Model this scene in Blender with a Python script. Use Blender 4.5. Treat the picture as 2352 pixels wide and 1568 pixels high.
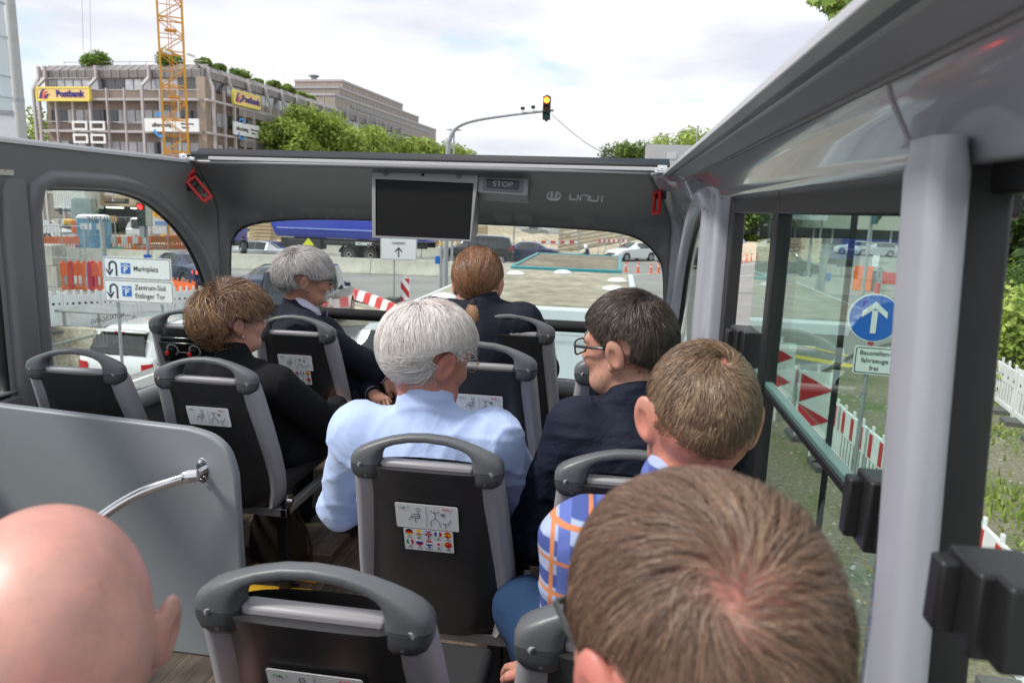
import bpy, bmesh, math, random
import numpy as np
from mathutils import Vector, Matrix, Euler, geometry
random.seed(7); rng = np.random.default_rng(7)
SC = bpy.context.scene
for _o in list(bpy.data.objects): bpy.data.objects.remove(_o)
C = SC.collection
R = math.radians
# ---------------------------------------------------------------- camera
CAMZ = 3.75
cr = Vector((0.988722, 0.146206, 0.032433)); cu = Vector((-0.058071, 0.174662, 0.982915)); cf = Vector((-0.138043, 0.973713, -0.181182))
cam_d = bpy.data.cameras.new('camera'); cam = bpy.data.objects.new('camera', cam_d); C.objects.link(cam)
_m = Matrix((cr, cu, -cf)).transposed().to_4x4(); _m.translation = Vector((0, 0, CAMZ)); cam.matrix_world = _m
cam_d.sensor_width = 36; cam_d.lens = 2900 / 4096 * 36; cam_d.clip_start = 0.03; cam_d.clip_end = 3000
cam_d.dof.use_dof = True; cam_d.dof.focus_distance = 2.1; cam_d.dof.aperture_fstop = 6.3
SC.camera = cam
FP = 2900 * 2352 / 4096
def ray(x, y): return cf + cr * ((x - 1176) / FP) - cu * ((y - 784) / FP)
def at(x, y, **k):            # point of the photograph (2352 wide) on the plane X=, Y= or Z=
    d = ray(x, y); a, v = list(k.items())[0]; i = 'XYZ'.index(a); o = (0, 0, CAMZ)[i]
    return Vector((0, 0, CAMZ)) + d * ((v - o) / d[i])
# ---------------------------------------------------------------- light
SC.view_settings.view_transform = 'Standard'; SC.view_settings.look = 'None'; SC.view_settings.gamma = 1; SC.view_settings.exposure = 0.6
SUN_EL, SUN_AZ = R(52), R(-118)          # azimuth measured from +Y towards +X
W = bpy.data.worlds.new('World'); SC.world = W; W.use_nodes = True
nt = W.node_tree; nt.nodes.clear(); N = nt.nodes.new; L = nt.links.new
out = N('ShaderNodeOutputWorld'); bg = N('ShaderNodeBackground'); bg.inputs[1].default_value = 0.1
sky = N('ShaderNodeTexSky'); sky.sky_type = 'NISHITA'; sky.sun_disc = False; sky.sun_elevation = SUN_EL; sky.sun_rotation = SUN_AZ; sky.dust_density = 1.5
tc = N('ShaderNodeTexCoord'); mp = N('ShaderNodeMapping'); mp.inputs['Scale'].default_value = (1.5, 1.5, 5.5); mp.inputs['Location'].default_value = (2.3, 5.1, 0.4)
nz = N('ShaderNodeTexNoise'); nz.inputs['Scale'].default_value = 1.5; nz.inputs['Detail'].default_value = 7; nz.inputs['Roughness'].default_value = .55; nz.inputs['Distortion'].default_value = .25
cl = N('ShaderNodeValToRGB'); cl.color_ramp.elements[0].position = .34; cl.color_ramp.elements[1].position = .47
nz2 = N('ShaderNodeTexNoise'); nz2.inputs['Scale'].default_value = 1.7; nz2.inputs['Detail'].default_value = 6; nz2.inputs['Roughness'].default_value = .5
mp2 = N('ShaderNodeMapping'); mp2.inputs['Scale'].default_value = (1.2, 1.2, 4.5); mp2.inputs['Location'].default_value = (7.7, 1.35, 2.2)
c2 = N('ShaderNodeValToRGB'); e = c2.color_ramp.elements; e[0].position = .42; e[0].color = (8.0, 8.0, 8.15, 1); e[1].position = .60; e[1].color = (5.2, 5.35, 6.1, 1)
mb = N('ShaderNodeMix'); mb.data_type = 'RGBA'; mb.inputs['A'].default_value = (4.7, 6.4, 7.4, 1); mb.inputs['Factor'].default_value = .3
mx = N('ShaderNodeMix'); mx.data_type = 'RGBA'
L(tc.outputs['Generated'], mp.inputs[0]); L(mp.outputs[0], nz.inputs[0]); L(nz.outputs[0], cl.inputs[0])
L(tc.outputs['Generated'], mp2.inputs[0]); L(mp2.outputs[0], nz2.inputs[0]); L(nz2.outputs[0], c2.inputs[0])
L(sky.outputs[0], mb.inputs['B']); L(mb.outputs['Result'], mx.inputs['A']); L(c2.outputs[0], mx.inputs['B']); L(cl.outputs[0], mx.inputs['Factor'])
L(mx.outputs['Result'], bg.inputs[0]); L(bg.outputs[0], out.inputs[0])
sd = bpy.data.lights.new('sun', 'SUN'); sd.energy = 2.5; sd.angle = R(9); sd.color = (1, .96, .9)
sun = bpy.data.objects.new('sun', sd); C.objects.link(sun)
_sv = Vector((math.sin(SUN_AZ) * math.cos(SUN_EL), math.cos(SUN_AZ) * math.cos(SUN_EL), math.sin(SUN_EL)))
sun.rotation_euler = _sv.to_track_quat('Z', 'Y').to_euler(); sun.location = (0, 0, 60)
# ---------------------------------------------------------------- materials
def mat(name, col, rough=.6, metal=0., spec=.5, bump=0., bscale=30., var=0., vscale=6., emit=None, coat=0., stretch=None, detail=4., gen=False, vcol=None):
    m = bpy.data.materials.new(name); m.use_nodes = True; t = m.node_tree; b = t.nodes['Principled BSDF']
    if len(col) == 3: col = (*col, 1)
    b.inputs['Base Color'].default_value = col; b.inputs['Roughness'].default_value = rough; b.inputs['Metallic'].default_value = metal
    b.inputs['Specular IOR Level'].default_value = spec; b.inputs['Coat Weight'].default_value = coat
    if emit: b.inputs['Emission Color'].default_value = (*emit[:3], 1); b.inputs['Emission Strength'].default_value = emit[3]
    src = None
    if bump or var:
        tcn = t.nodes.new('ShaderNodeTexCoord'); mpn = t.nodes.new('ShaderNodeMapping')
        if stretch: mpn.inputs['Scale'].default_value = stretch
        t.links.new(tcn.outputs['Generated' if gen else 'Object'], mpn.inputs[0])
    if var:
        n = t.nodes.new('ShaderNodeTexNoise'); n.inputs['Scale'].default_value = vscale; n.inputs['Detail'].default_value = detail; n.inputs['Roughness'].default_value = .65
        r = t.nodes.new('ShaderNodeValToRGB'); e = r.color_ramp.elements; e[0].position = .3; e[1].position = .7
        c2 = vcol or tuple(c * (1 + var) for c in col[:3]); c1 = tuple(c * (1 - var) for c in col[:3])
        e[0].color = (*c1[:3], 1); e[1].color = (*c2[:3], 1)
        t.links.new(mpn.outputs[0], n.inputs[0]); t.links.new(n.outputs[0], r.inputs[0]); t.links.new(r.outputs[0], b.inputs['Base Color'])
        rr = t.nodes.new('ShaderNodeMapRange'); rr.inputs[3].default_value = max(0, rough - .08); rr.inputs[4].default_value = min(1, rough + .08)
        t.links.new(n.outputs[0], rr.inputs[0]); t.links.new(rr.outputs[0], b.inputs['Roughness'])
    if bump:
        n = t.nodes.new('ShaderNodeTexNoise'); n.inputs['Scale'].default_value = bscale; n.inputs['Detail'].default_value = 3
        bp = t.nodes.new('ShaderNodeBump'); bp.inputs['Strength'].default_value = bump; bp.inputs['Distance'].default_value = .01
        t.links.new(mpn.outputs[0], n.inputs[0]); t.links.new(n.outputs[0], bp.inputs['Height']); t.links.new(bp.outputs[0], b.inputs['Normal'])
    return m
def attr_mat(name, rough=.5, spec=.4, attr='col', transl=0.):
    m = bpy.data.materials.new(name); m.use_nodes = True; t = m.node_tree; b = t.nodes['Principled BSDF']
    a = t.nodes.new('ShaderNodeAttribute'); a.attribute_name = attr
    t.links.new(a.outputs['Color'], b.inputs['Base Color']); b.inputs['Roughness'].default_value = rough; b.inputs['Specular IOR Level'].default_value = spec
    if transl:
        tr = t.nodes.new('ShaderNodeBsdfTranslucent'); mxs = t.nodes.new('ShaderNodeMixShader'); mxs.inputs[0].default_value = transl
        t.links.new(a.outputs['Color'], tr.inputs[0]); t.links.new(b.outputs[0], mxs.inputs[1]); t.links.new(tr.outputs[0], mxs.inputs[2]); t.links.new(mxs.outputs[0], t.nodes['Material Output'].inputs[0])
    return m
def glass_mat(name, tint=(.8, .9, .86), gloss=1.0, rough=0.01):
    m = bpy.data.materials.new(name); m.use_nodes = True; t = m.node_tree; t.nodes.clear()
    o = t.nodes.new('ShaderNodeOutputMaterial'); tr = t.nodes.new('ShaderNodeBsdfTransparent'); tr.inputs[0].default_value = (*tint, 1)
    g = t.nodes.new('ShaderNodeBsdfGlossy'); g.inputs['Roughness'].default_value = rough; g.inputs[0].default_value = (.95, 1, .98, 1)
    f = t.nodes.new('ShaderNodeLayerWeight'); f.inputs[0].default_value = .5; pw = t.nodes.new('ShaderNodeMath'); pw.operation = 'POWER'; pw.inputs[1].default_value = 4.0
    ml = t.nodes.new('ShaderNodeMath'); ml.operation = 'MULTIPLY_ADD'; ml.inputs[1].default_value = .75; ml.inputs[2].default_value = .055 * gloss; t.links.new(f.outputs['Facing'], pw.inputs[0])
    x = t.nodes.new('ShaderNodeMixShader'); t.links.new(pw.outputs[0], ml.inputs[0]); t.links.new(ml.outputs[0], x.inputs[0]); t.links.new(tr.outputs[0], x.inputs[1]); t.links.new(g.outputs[0], x.inputs[2]); t.links.new(x.outputs[0], o.inputs[0])
    return m
# ---------------------------------------------------------------- mesh builder
class MB:
    def __init__(s, mats=None): s.v = []; s.f = []; s.mi = []; s.m = 0; s.mats = mats
    def add(s, vs, fs, m=None):
        b = len(s.v); s.v += [tuple(p) for p in vs]; m = s.m if m is None else m
        for f in fs: s.f.append(tuple(i + b for i in f)); s.mi.append(m)
    def box(s, c, d, rot=None, m=None, taper=1.):
        hx, hy, hz = d[0] / 2, d[1] / 2, d[2] / 2; vs = []
        for z in (-hz, hz):
            k = taper if z > 0 else 1
            for x, y in ((-hx, -hy), (hx, -hy), (hx, hy), (-hx, hy)): vs.append(Vector((x * k, y * k, z)))
        if rot is not None:
            M = Euler(rot).to_matrix() if not isinstance(rot, Matrix) else rot
            vs = [M @ v for v in vs]
        c = Vector(c); vs = [v + c for v in vs]
        s.add(vs, [(0, 3, 2, 1), (4, 5, 6, 7), (0, 1, 5, 4), (1, 2, 6, 5), (2, 3, 7, 6), (3, 0, 4, 7)], m)
    def bx(s, x0, x1, y0, y1, z0, z1, m=None): s.box(((x0 + x1) / 2, (y0 + y1) / 2, (z0 + z1) / 2), (x1 - x0, y1 - y0, z1 - z0), m=m)
    def bar(s, a, b, w, h, up=(0, 0, 1), m=None):
        a = Vector(a); b = Vector(b); d = (b - a); l = d.length; d.normalize(); u = Vector(up)
        if abs(d.dot(u)) > .98: u = Vector((1, 0, 0))
        x = d.cross(u).normalized(); u = x.cross(d)
        M = Matrix((x, d, u)).transposed(); s.box((a + b) / 2, (w, l, h), M, m)
    def tube(s, pts, r, n=10, m=None, cap=True, closed=False, sx=1., up=None):
        pts = [Vector(p) for p in pts]; k = len(pts); rs = r if hasattr(r, '__len__') else [r] * k
        fr = None; vs = []
        for i, p in enumerate(pts):
            if closed: t = (pts[(i + 1) % k] - pts[i - 1])
            else: t = pts[min(i + 1, k - 1)] - pts[max(i - 1, 0)]
            t.normalize()
            if fr is None:
                a = Vector(up) if up else (Vector((0, 0, 1)) if abs(t.z) < .9 else Vector((1, 0, 0)))
                x = t.cross(a).normalized()
            else: x = (fr - t * fr.dot(t)).normalized()
            fr = x; y = t.cross(x)
            for j in range(n):
                a = 2 * math.pi * j / n; vs.append(p + (x * math.cos(a) * sx + y * math.sin(a)) * rs[i])
        fs = []
        for i in range(k if closed else k - 1):
            for j in range(n):
                a = i * n + j; b = i * n + (j + 1) % n; i2 = (i + 1) % k
                fs.append((a, b, i2 * n + (j + 1) % n, i2 * n + j))
        if cap and not closed: fs.append(tuple(range(n))[::-1]); fs.append(tuple((k - 1) * n + j for j in range(n)))
        s.add(vs, fs, m)
    def cyl(s, a, b, r, n=16, m=None, r2=None): s.tube([a, b], [r, r if r2 is None else r2], n, m)
    def lathe(s, prof, c=(0, 0, 0), n=20, m=None, M=None):   # prof: (r,z)
        vs = []; c = Vector(c)
        for r, z in prof:
            for j in range(n):
                a = 2 * math.pi * j / n; p = Vector((r * math.cos(a), r * math.sin(a), z))
                if M is not None: p = M @ p
                vs.append(c + p)
        fs = [(i * n + j, i * n + (j + 1) % n, (i + 1) * n + (j + 1) % n, (i + 1) * n + j) for i in range(len(prof) - 1) for j in range(n)]
        fs.append(tuple(range(n))[::-1]); fs.append(tuple((len(prof) - 1) * n + j for j in range(n)))
        s.add(vs, fs, m)
    def loft(s, secs, m=None, closed=False, cap=False):
        n = len(secs[0]); vs = [p for q in secs for p in q]; fs = []
        for i in range(len(secs) - 1):
            for j in range(n if closed else n - 1):
                a = i * n + j; b = i * n + (j + 1) % n; fs.append((a, b, b + n, a + n))
        if cap: fs.append(tuple(range(n))[::-1]); fs.append(tuple((len(secs) - 1) * n + j for j in range(n)))
        s.add(vs, fs, m)
    def prism(s, poly, O, X, Y, t, m=None):      # poly 2D in frame O,X,Y ; thickness t along -normal
        O = Vector(O); X = Vector(X); Y = Vector(Y); Z = X.cross(Y).normalized(); n = len(poly)
        vs = [O + X * a + Y * b for a, b in poly] + [O + X * a + Y * b - Z * t for a, b in poly]
        tri = geometry.tessellate_polygon([[Vector((a, b, 0)) for a, b in poly]])
        fs = [tuple(q) for q in tri] + [tuple(i + n for i in q[::-1]) for q in tri]
        a = sum(poly[i][0] * poly[(i + 1) % n][1] - poly[(i + 1) % n][0] * poly[i][1] for i in range(n))
        for i in range(n):
            j = (i + 1) % n; fs.append((i, i + n, j + n, j) if a > 0 else (i, j, j + n, i + n))
        s.add(vs, fs, m)
    def build(s, name, mats, parent=None, smooth=False, bevel=0., angle=40, loc=None, col=None, subs=0, seg=2):
        me = bpy.data.meshes.new(name); me.from_pydata(s.v, [], s.f); me.update()
        mats = mats if isinstance(mats, (list, tuple)) else [mats]
        for m in mats: me.materials.append(m)
        if len(mats) > 1: me.polygons.foreach_set('material_index', s.mi)
        b = bmesh.new(); b.from_mesh(me); bmesh.ops.recalc_face_normals(b, faces=b.faces); b.to_mesh(me); b.free()
        if smooth:
            me.shade_smooth(); me.set_sharp_from_angle(angle=R(angle))
        o = bpy.data.objects.new(name, me); C.objects.link(o)
        if parent: o.parent = parent
        if loc is not None: o.location = loc
        if bevel:
            md = o.modifiers.new('bevel', 'BEVEL'); md.width = bevel; md.segments = seg; md.limit_method = 'ANGLE'; md.angle_limit = R(35)
            me.shade_smooth(); md.harden_normals = False
            me.set_sharp_from_angle(angle=R(50))
        if subs:
            md = o.modifiers.new('subd', 'SUBSURF'); md.levels = subs; md.render_levels = subs; me.shade_smooth()
        return o
def tag(o, label, cat, group=None, kind=None):
    if label: o['label'] = label
    if cat: o['category'] = cat
    if group: o['group'] = group
    if kind: o['kind'] = kind
    return o
def thing(name, label, cat, loc=(0, 0, 0), rz=0, group=None):
    o = bpy.data.objects.new(name, None); C.objects.link(o); o.location = loc; o.rotation_euler = (0, 0, rz); o.empty_display_size = .2
    return tag(o, label, cat, group)
def copy_tree(o, parent=None):
    c = o.copy(); C.objects.link(c)
    if parent is not None: c.parent = parent; c.matrix_parent_inverse = o.matrix_parent_inverse.copy()
    for ch in [k for k in o.children]: copy_tree(ch, c)
    return c
def text_mesh(name, s, size, m, parent=None, M=None, ext=.0015, align='CENTER', sx=1., bold=0., spacing=1.):
    cu_ = bpy.data.curves.new(name, 'FONT'); cu_.body = s; cu_.size = size; cu_.align_x = align; cu_.align_y = 'CENTER'; cu_.extrude = ext; cu_.offset = bold; cu_.space_character = spacing
    cu_.resolution_u = 3
    t = bpy.data.objects.new('tmp', cu_); C.objects.link(t); dg = bpy.context.evaluated_depsgraph_get(); me = bpy.data.meshes.new_from_object(t.evaluated_get(dg)); bpy.data.objects.remove(t)
    me.name = name
    if sx != 1.: me.transform(Matrix.Diagonal((sx, 1, 1, 1)))
    if M is not None: me.transform(M)
    me.materials.clear(); me.materials.append(m)
    o = bpy.data.objects.new(name, me); C.objects.link(o)
    if parent: o.parent = parent
    return o
def frame(O, X, Y):           # 4x4 with given x,y axes
    X = Vector(X).normalized(); Z = X.cross(Vector(Y)).normalized(); Y = Z.cross(X); M = Matrix((X, Y, Z)).transposed().to_4x4(); M.translation = Vector(O); return M
def rrect(w, h, r, n=5, cx=0, cy=0):
    p = []
    for sx, sy, a0 in ((1, -1, -90), (1, 1, 0), (-1, 1, 90), (-1, -1, 180)):
        for i in range(n + 1):
            a = R(a0 + 90 * i / n); p.append((cx + sx * (w / 2 - r) + r * math.cos(a), cy + sy * (h / 2 - r) + r * math.sin(a)))
    return p
def circ(r, n=24, cx=0, cy=0): return [(cx + r * math.cos(2 * math.pi * i / n), cy + r * math.sin(2 * math.pi * i / n)) for i in range(n)]
def line2(mb, a, b, w, O, X, Y, t, m=None):   # a stroke as thin prism in a plane
    a = Vector(a); b = Vector(b); d = (b - a).normalized(); n = Vector((-d.y, d.x)) * w / 2; d *= w * .3
    mb.prism([tuple(a - d - n), tuple(b + d - n), tuple(b + d + n), tuple(a - d + n)], O, X, Y, t, m)
def spline(pts, n=8, closed=False):
    P = [Vector(p) for p in pts]; o = []; k = len(P)
    for i in range(k if closed else k - 1):
        if closed: a, b, c, d = P[i - 1], P[i], P[(i + 1) % k], P[(i + 2) % k]
        else: a, b, c, d = P[max(i - 1, 0)], P[i], P[i + 1], P[min(i + 2, k - 1)]
        for j in range(n):
            t = j / n; o.append(.5 * ((2 * b) + (c - a) * t + (2 * a - 5 * b + 4 * c - d) * t * t + (3 * b - a - 3 * c + d) * t ** 3))
    if not closed: o.append(P[-1])
    return o
# shared materials
M_grey = mat('light_grey_plastic', (.31, .30, .32), .45, bump=.03, bscale=400, var=.06, vscale=3)
M_handle = mat('dark_grey_handle', (.10, .105, .112), .42, bump=.04, bscale=500, var=.10, vscale=9)
M_shell = mat('charcoal_seat_shell', (.032, .031, .032), .34, bump=.05, bscale=300, var=.18, vscale=5)
M_black = mat('black_rubber', (.012, .012, .013), .45)
M_blackgloss = mat('black_gloss', (.008, .008, .009), .12)
M_chrome = mat('polished_chrome', (.72, .72, .73), .12, metal=1)
M_steel = mat('brushed_steel', (.45, .45, .46), .35, metal=1)
M_galv = mat('galvanised_metal', (.36, .38, .39), .5, metal=.4, var=.15, vscale=8)
M_white = mat('white_paint', (.78, .79, .80), .4, var=.04, vscale=3)
M_whitesign = mat('white_sign_film', (.78, .80, .80), .35)
M_blackprint = mat('black_print', (.02, .02, .022), .5)
M_red = mat('red_plastic', (.55, .02, .02), .35)
M_redprint = mat('red_film', (.52, .03, .035), .4)
M_blue = mat('blue_sign_film', (.01, .13, .55), .35)
M_green = mat('green_print', (.02, .25, .08), .5)
M_orange = mat('orange_plastic', (.80, .14, .03), .5, var=.15, vscale=3)
M_yellow = mat('yellow_paint', (.75, .42, .03), .5)
M_concrete = mat('weathered_concrete', (.42, .40, .36), .85, var=.22, vscale=2.5, bump=.3, bscale=12)
M_glass = glass_mat('clear_window_glass', (.90, .97, .94), 1.0)
M_glassg = glass_mat('green_tinted_glass', (.62, .82, .74), 1.3)
M_lens = glass_mat('spectacle_lens', (.93, .95, .95), 1.0)
# ================================================================= the open-top bus
DECK = 2.30; XL, XR, YF = -2.12, .31, 3.68; ZT = 3.92
bus = thing('tour_bus', 'grey open-top tour bus interior with glossy side panels and wide front window', 'bus', (0, 0, 0))
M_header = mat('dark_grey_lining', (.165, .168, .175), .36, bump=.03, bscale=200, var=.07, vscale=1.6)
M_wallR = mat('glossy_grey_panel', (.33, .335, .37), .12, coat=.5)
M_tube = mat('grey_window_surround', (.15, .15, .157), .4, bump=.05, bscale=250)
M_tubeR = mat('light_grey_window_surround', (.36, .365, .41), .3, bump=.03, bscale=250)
M_rail = mat('silver_roof_rail', (.55, .55, .57), .35, metal=.3)
# plan path (inner face), s = arc length
rc = .12; path = []
for y in np.arange(-1.3, YF - rc + .001, .12): path.append((XL, y))
for a in range(10, 91, 10): path.append((XL + rc - rc * math.cos(R(a)), YF - rc + rc * math.sin(R(a))))
for x in np.linspace(XL + rc, XR - rc, 22)[1:]: path.append((x, YF + .10 * (1 - ((x - (XL + XR) / 2) / 1.1) ** 2)))
for a in range(80, -1, -10): path.append((XR - rc + rc * math.cos(R(a)), YF - rc + rc * math.sin(R(a))))
for y in np.arange(YF - rc, -1.31, -.12)[1:]: path.append((XR, y))
PA = np.array(path); dS = np.r_[0, np.cumsum(np.hypot(*np.diff(PA, axis=0).T))]
def plan(s): return np.interp(s, dS, PA[:, 0]), np.interp(s, dS, PA[:, 1])
def s_left(y): return y + 1.3
def s_right(y): return dS[-1] - (y + 1.3)
def s_front(x):
    i = [k for k in range(len(PA)) if PA[k, 1] >= YF - rc + .0001]; i0, i1 = i[0], i[-1]
    return np.interp(x, PA[i0:i1 + 1, 0], dS[i0:i1 + 1])
def wall_pt(s, z, off=0.):
    x, y = plan(s); isR = (x > XR - .02 and y < YF - rc)
    rx = -2.05 + (x - XL) * (2.22 / 2.43); ry = y if y < 3.0 else 3.0 + .3 * math.sin(min(1, (y - 3.0) / .68) * math.pi / 2)
    if off:                                   # push towards the inside
        x2, y2 = plan(s + .01); x1, y1 = plan(s - .01); d = Vector((x2 - x1, y2 - y1)).normalized(); x += d.y * off; y -= d.x * off
    t = min(max((z - 3.67) / (ZT - 3.67), 0), 1); e_ = min(max((y - 2.7) / .7, 0), 1); k = t ** (1 + .5 * e_ * e_ * (3 - 2 * e_))
    lean = Vector((x + (rx - x) * k, y + (ry - y) * k, z))
    if x > XR - .02:
        q = Vector((XR - off, y, z))
        if z > 3.803: q.x = XR + float(np.interp(z, [3.803, 3.812, 3.824, 3.849, 3.870, 3.884, 3.890, 3.896, 3.906, 3.915, 3.919, 3.93], [-.0155, -.016, -.022, -.036, -.047, -.052, -.0545, -.068, -.10, -.128, -.14, -.14])) - off
        w_ = min(max((y - 3.15) / .4, 0), 1); w_ = w_ * w_ * (3 - 2 * w_); return q.lerp(lean, w_)
    return lean
# window outlines in (s,z)
def outl(pts, n=6): return [tuple(p) for p in spline([(a, b, 0) for a, b in pts], n, True)]
def side_window(sy, flip=1):
    P = [(2.42, 2.90), (2.42, 3.765), (2.62, 3.768), (2.85, 3.76), (3.10, 3.70), (3.32, 3.56), (3.47, 3.37), (3.55, 3.13), (3.575, 2.92), (3.50, 2.87), (3.0, 2.87)]
    q = []
    for i, (y, z) in enumerate(P): q.append((sy(y), z))
    r = [q[0], (q[0][0], 3.2), (q[0][0], 3.6), q[1]] + [tuple(p[:2]) for p in spline([(a, b, 0) for a, b in q[1:]], 6)][1:]
    return r
def poly_smooth(P, n=6): return [tuple(p[:2]) for p in spline([(a, b, 0) for a, b in P], n, True)]
WL = side_window(s_left); WR = [(s_right(y), z) for (y, z) in [((a - 1.3 if True else 0), b) for a, b in [(s, z) for s, z in WL]]]
WR = [(s_right(max(p[0] - 1.3, 2.56) if p[0] - 1.3 < 2.6 else p[0] - 1.3), p[1]) for p in WL]
fx0, fx1 = s_front(-2.075), s_front(.245)
WF = poly_smooth([(fx0, 2.95), (fx0 + .005, 3.40), (fx0 + .03, 3.55), (fx0 + .14, 3.625), (fx0 + .45, 3.662), (fx0 + 1.1, 3.668), (fx1 - .5, 3.664), (fx1 - .2, 3.64), (fx1 - .06, 3.55), (fx1 - .01, 3.40), (fx1, 2.95), (fx1 - .08, 2.865), (fx0 + 1.1, 2.86), (fx0 + .08, 2.865)])
def rectw(a, b, z0, z1): return [(a, z0), (b, z0), (b, z1), (a, z1)]
WL2 = rectw(s_left(-1.15), s_left(2.22), 3.03, 3.74)
WR2 = rectw(s_right(2.34), s_right(.735), 2.90, 3.81); WR3 = rectw(s_right(.71), s_right(-1.15), 2.90, 3.81)
holes = [WL, WR, WF, WL2, WR2, WR3]
def inside(p, poly):
    c = False; n = len(poly); x, y = p
    for i in range(n):
        x1, y1 = poly[i]; x2, y2 = poly[(i + 1) % n]
        if (y1 > y) != (y2 > y) and x < (x2 - x1) * (y - y1) / (y2 - y1) + x1: c = not c
    return c
vs = []; es = []
for h in holes:
    b = len(vs); hh = []
    for i in range(len(h)):
        a = Vector(h[i]); c = Vector(h[(i + 1) % len(h)]); k = max(1, int((c - a).length / .12))
        for j in range(k): hh.append(tuple(a.lerp(c, j / k)))
    vs += hh; es += [(b + i, b + (i + 1) % len(hh)) for i in range(len(hh))]
nb = len(vs); SG = sorted(set(list(np.round(dS, 4))))
zs = [DECK, 2.55, 2.8, 2.83, 3.0, 3.2, 3.4, 3.55, 3.67, 3.70, 3.73, 3.77, 3.80, 3.812, 3.83, 3.845, 3.86, 3.87, 3.885, 3.893, 3.9, 3.915, ZT]
hv = np.array(vs)
for s in SG:
    for z in zs:
        if min(abs(s - s_left(3.62)), abs(s - s_right(3.62)), abs(s - s_right(3.10))) < .012: continue
        if np.min(np.hypot(hv[:, 0] - s, hv[:, 1] - z)) > .02: vs.append((float(s), z))
for s_, z0_ in ((s_left(3.62), DECK), (s_right(3.62), DECK), (s_right(3.10), 3.812)):
    b0 = len(vs); zc_ = [z for z in zs if z >= z0_]; vs += [(float(s_), z) for z in zc_]; es += [(b0 + i, b0 + i + 1) for i in range(len(zc_) - 1)]; nb_keep = len(vs)
co, _, tri, *_r = geometry.delaunay_2d_cdt([Vector(v) for v in vs], es, [], 0, 1e-5)
groups = {'left': MB(), 'front': MB(), 'right': MB()}
sA, sB = s_left(3.62), s_right(3.62)
P3 = [wall_pt(c.x, c.y) for c in co]
for t in tri:
    cx = sum(co[i].x for i in t) / 3; cy = sum(co[i].y for i in t) / 3
    if any(inside((cx, cy), h) for h in holes): continue
    if cy > 3.803 and cx > s_right(3.10): continue
    g = groups['left' if cx < s_left(3.62) else 'right' if cx > s_right(3.62) else 'front']
    g.add([P3[i] for i in t], [(0, 1, 2)])
def weld(o, d=1e-4):
    b = bmesh.new(); b.from_mesh(o.data); bmesh.ops.remove_doubles(b, verts=b.verts, dist=d); bmesh.ops.recalc_face_normals(b, faces=b.faces); b.to_mesh(b_ := o.data); b.free(); o.data.shade_smooth()
for k, nm, m in (('left', 'side_wall', M_header), ('front', 'front_header', M_header), ('right', 'side_wall', M_wallR)):
    o = groups[k].build(nm, m, bus); weld(o); o.data.set_sharp_from_angle(angle=R(85))
    sm = o.modifiers.new('solid', 'SOLIDIFY'); sm.thickness = .02; sm.offset = 0
    o['label'] = {'left': 'dark grey left side wall of the bus', 'front': 'dark grey front panel over the window', 'right': 'glossy light grey right side wall'}[k]
b = MB(); prf = [(.0, 3.802), (-.008, 3.799), (-.0155, 3.803), (-.016, 3.812), (-.022, 3.824), (-.036, 3.849), (-.047, 3.870), (-.052, 3.884), (-.0545, 3.890), (-.068, 3.896), (-.10, 3.906), (-.128, 3.912), (-.14, 3.916), (-.14, 3.918)]
b.loft([[Vector((XR + px_, y_, pz_)) for px_, pz_ in prf[:9]] for y_ in np.linspace(-1.3, 3.15, 30)]); o = b.build('roof_panel', M_wallR, bus, smooth=True, angle=70); o['label'] = 'glossy light grey panel over the right windows'
b = MB(); b.loft([[Vector((XR + px_, y_, pz_)) for px_, pz_ in prf[8:]] for y_ in np.linspace(-1.3, 3.15, 30)]); b.build('roof_soffit', mat('satin_grey_soffit', (.37, .375, .40), .5, bump=.02, bscale=100), bus, smooth=True, angle=70)
# outer skin of the bus + lower body (seen from other positions)
ms = MB()
ms.loft([[Vector((p[0] + (-.06 if p[0] < -1 else .06) * (abs(p[0] + .9) > 1.1), p[1] + (.07 if p[1] > YF - .13 else 0), z)) for p in path] for z in (.35, 1.2, DECK + .5)])
ms.build('outer_body', mat('white_bus_paint', (.7, .7, .72), .3, coat=.5), bus, smooth=True)
for yy in (2.2, -.3):
    for xx in (XL + .1, XR - .1):
        w = MB([0]); w.cyl((xx - .15, yy, .5), (xx + .15, yy, .5), .5, 28); w.build('wheel', M_black, bus, bevel=.02)
# contour trims
def contour(poly, off, r, name, m, sx=1., n=10, lab=None):
    b = MB(); pts = [wall_pt(s, z, off) for s, z in poly]; b.tube(pts, r, n, closed=True); o = b.build(name, m, bus, smooth=True, angle=80)
    if lab: o['label'] = lab
def grow(poly, g):
    c = np.mean(np.array(poly), 0); n = len(poly); o = []
    for i in range(n):
        a = Vector(poly[i - 1]); b = Vector(poly[(i + 1) % n]); d = (b - a).normalized(); p = Vector(poly[i]); q = Vector((d.y, -d.x))
        if q.dot(p - Vector(c)) < 0: q = -q
        o.append(tuple(p + q * g))
    return o
def dense(poly, st=.08):
    hh = []
    for i in range(len(poly)):
        a = Vector(poly[i]); c = Vector(poly[(i + 1) % len(poly)]); k = max(1, int((c - a).length / st))
        for j in range(k): hh.append(tuple(a.lerp(c, j / k)))
    return hh
contour(grow(dense(WL), .036), .0, .038, 'window_surround', M_tube)
contour(grow(dense(WL), .003), -.012, .012, 'window_seal', M_black)
contour(grow(dense(WR), .036), .0, .038, 'window_surround', M_tubeR)
contour(grow(dense(WR), .003), -.012, .012, 'window_seal', M_black)
contour(dense(WF), -.01, .012, 'window_seal', M_black)
contour(dense(WL2), -.01, .02, 'window_seal', M_black); contour(dense(WR3), -.03, .010, 'window_seal', M_black)
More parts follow.
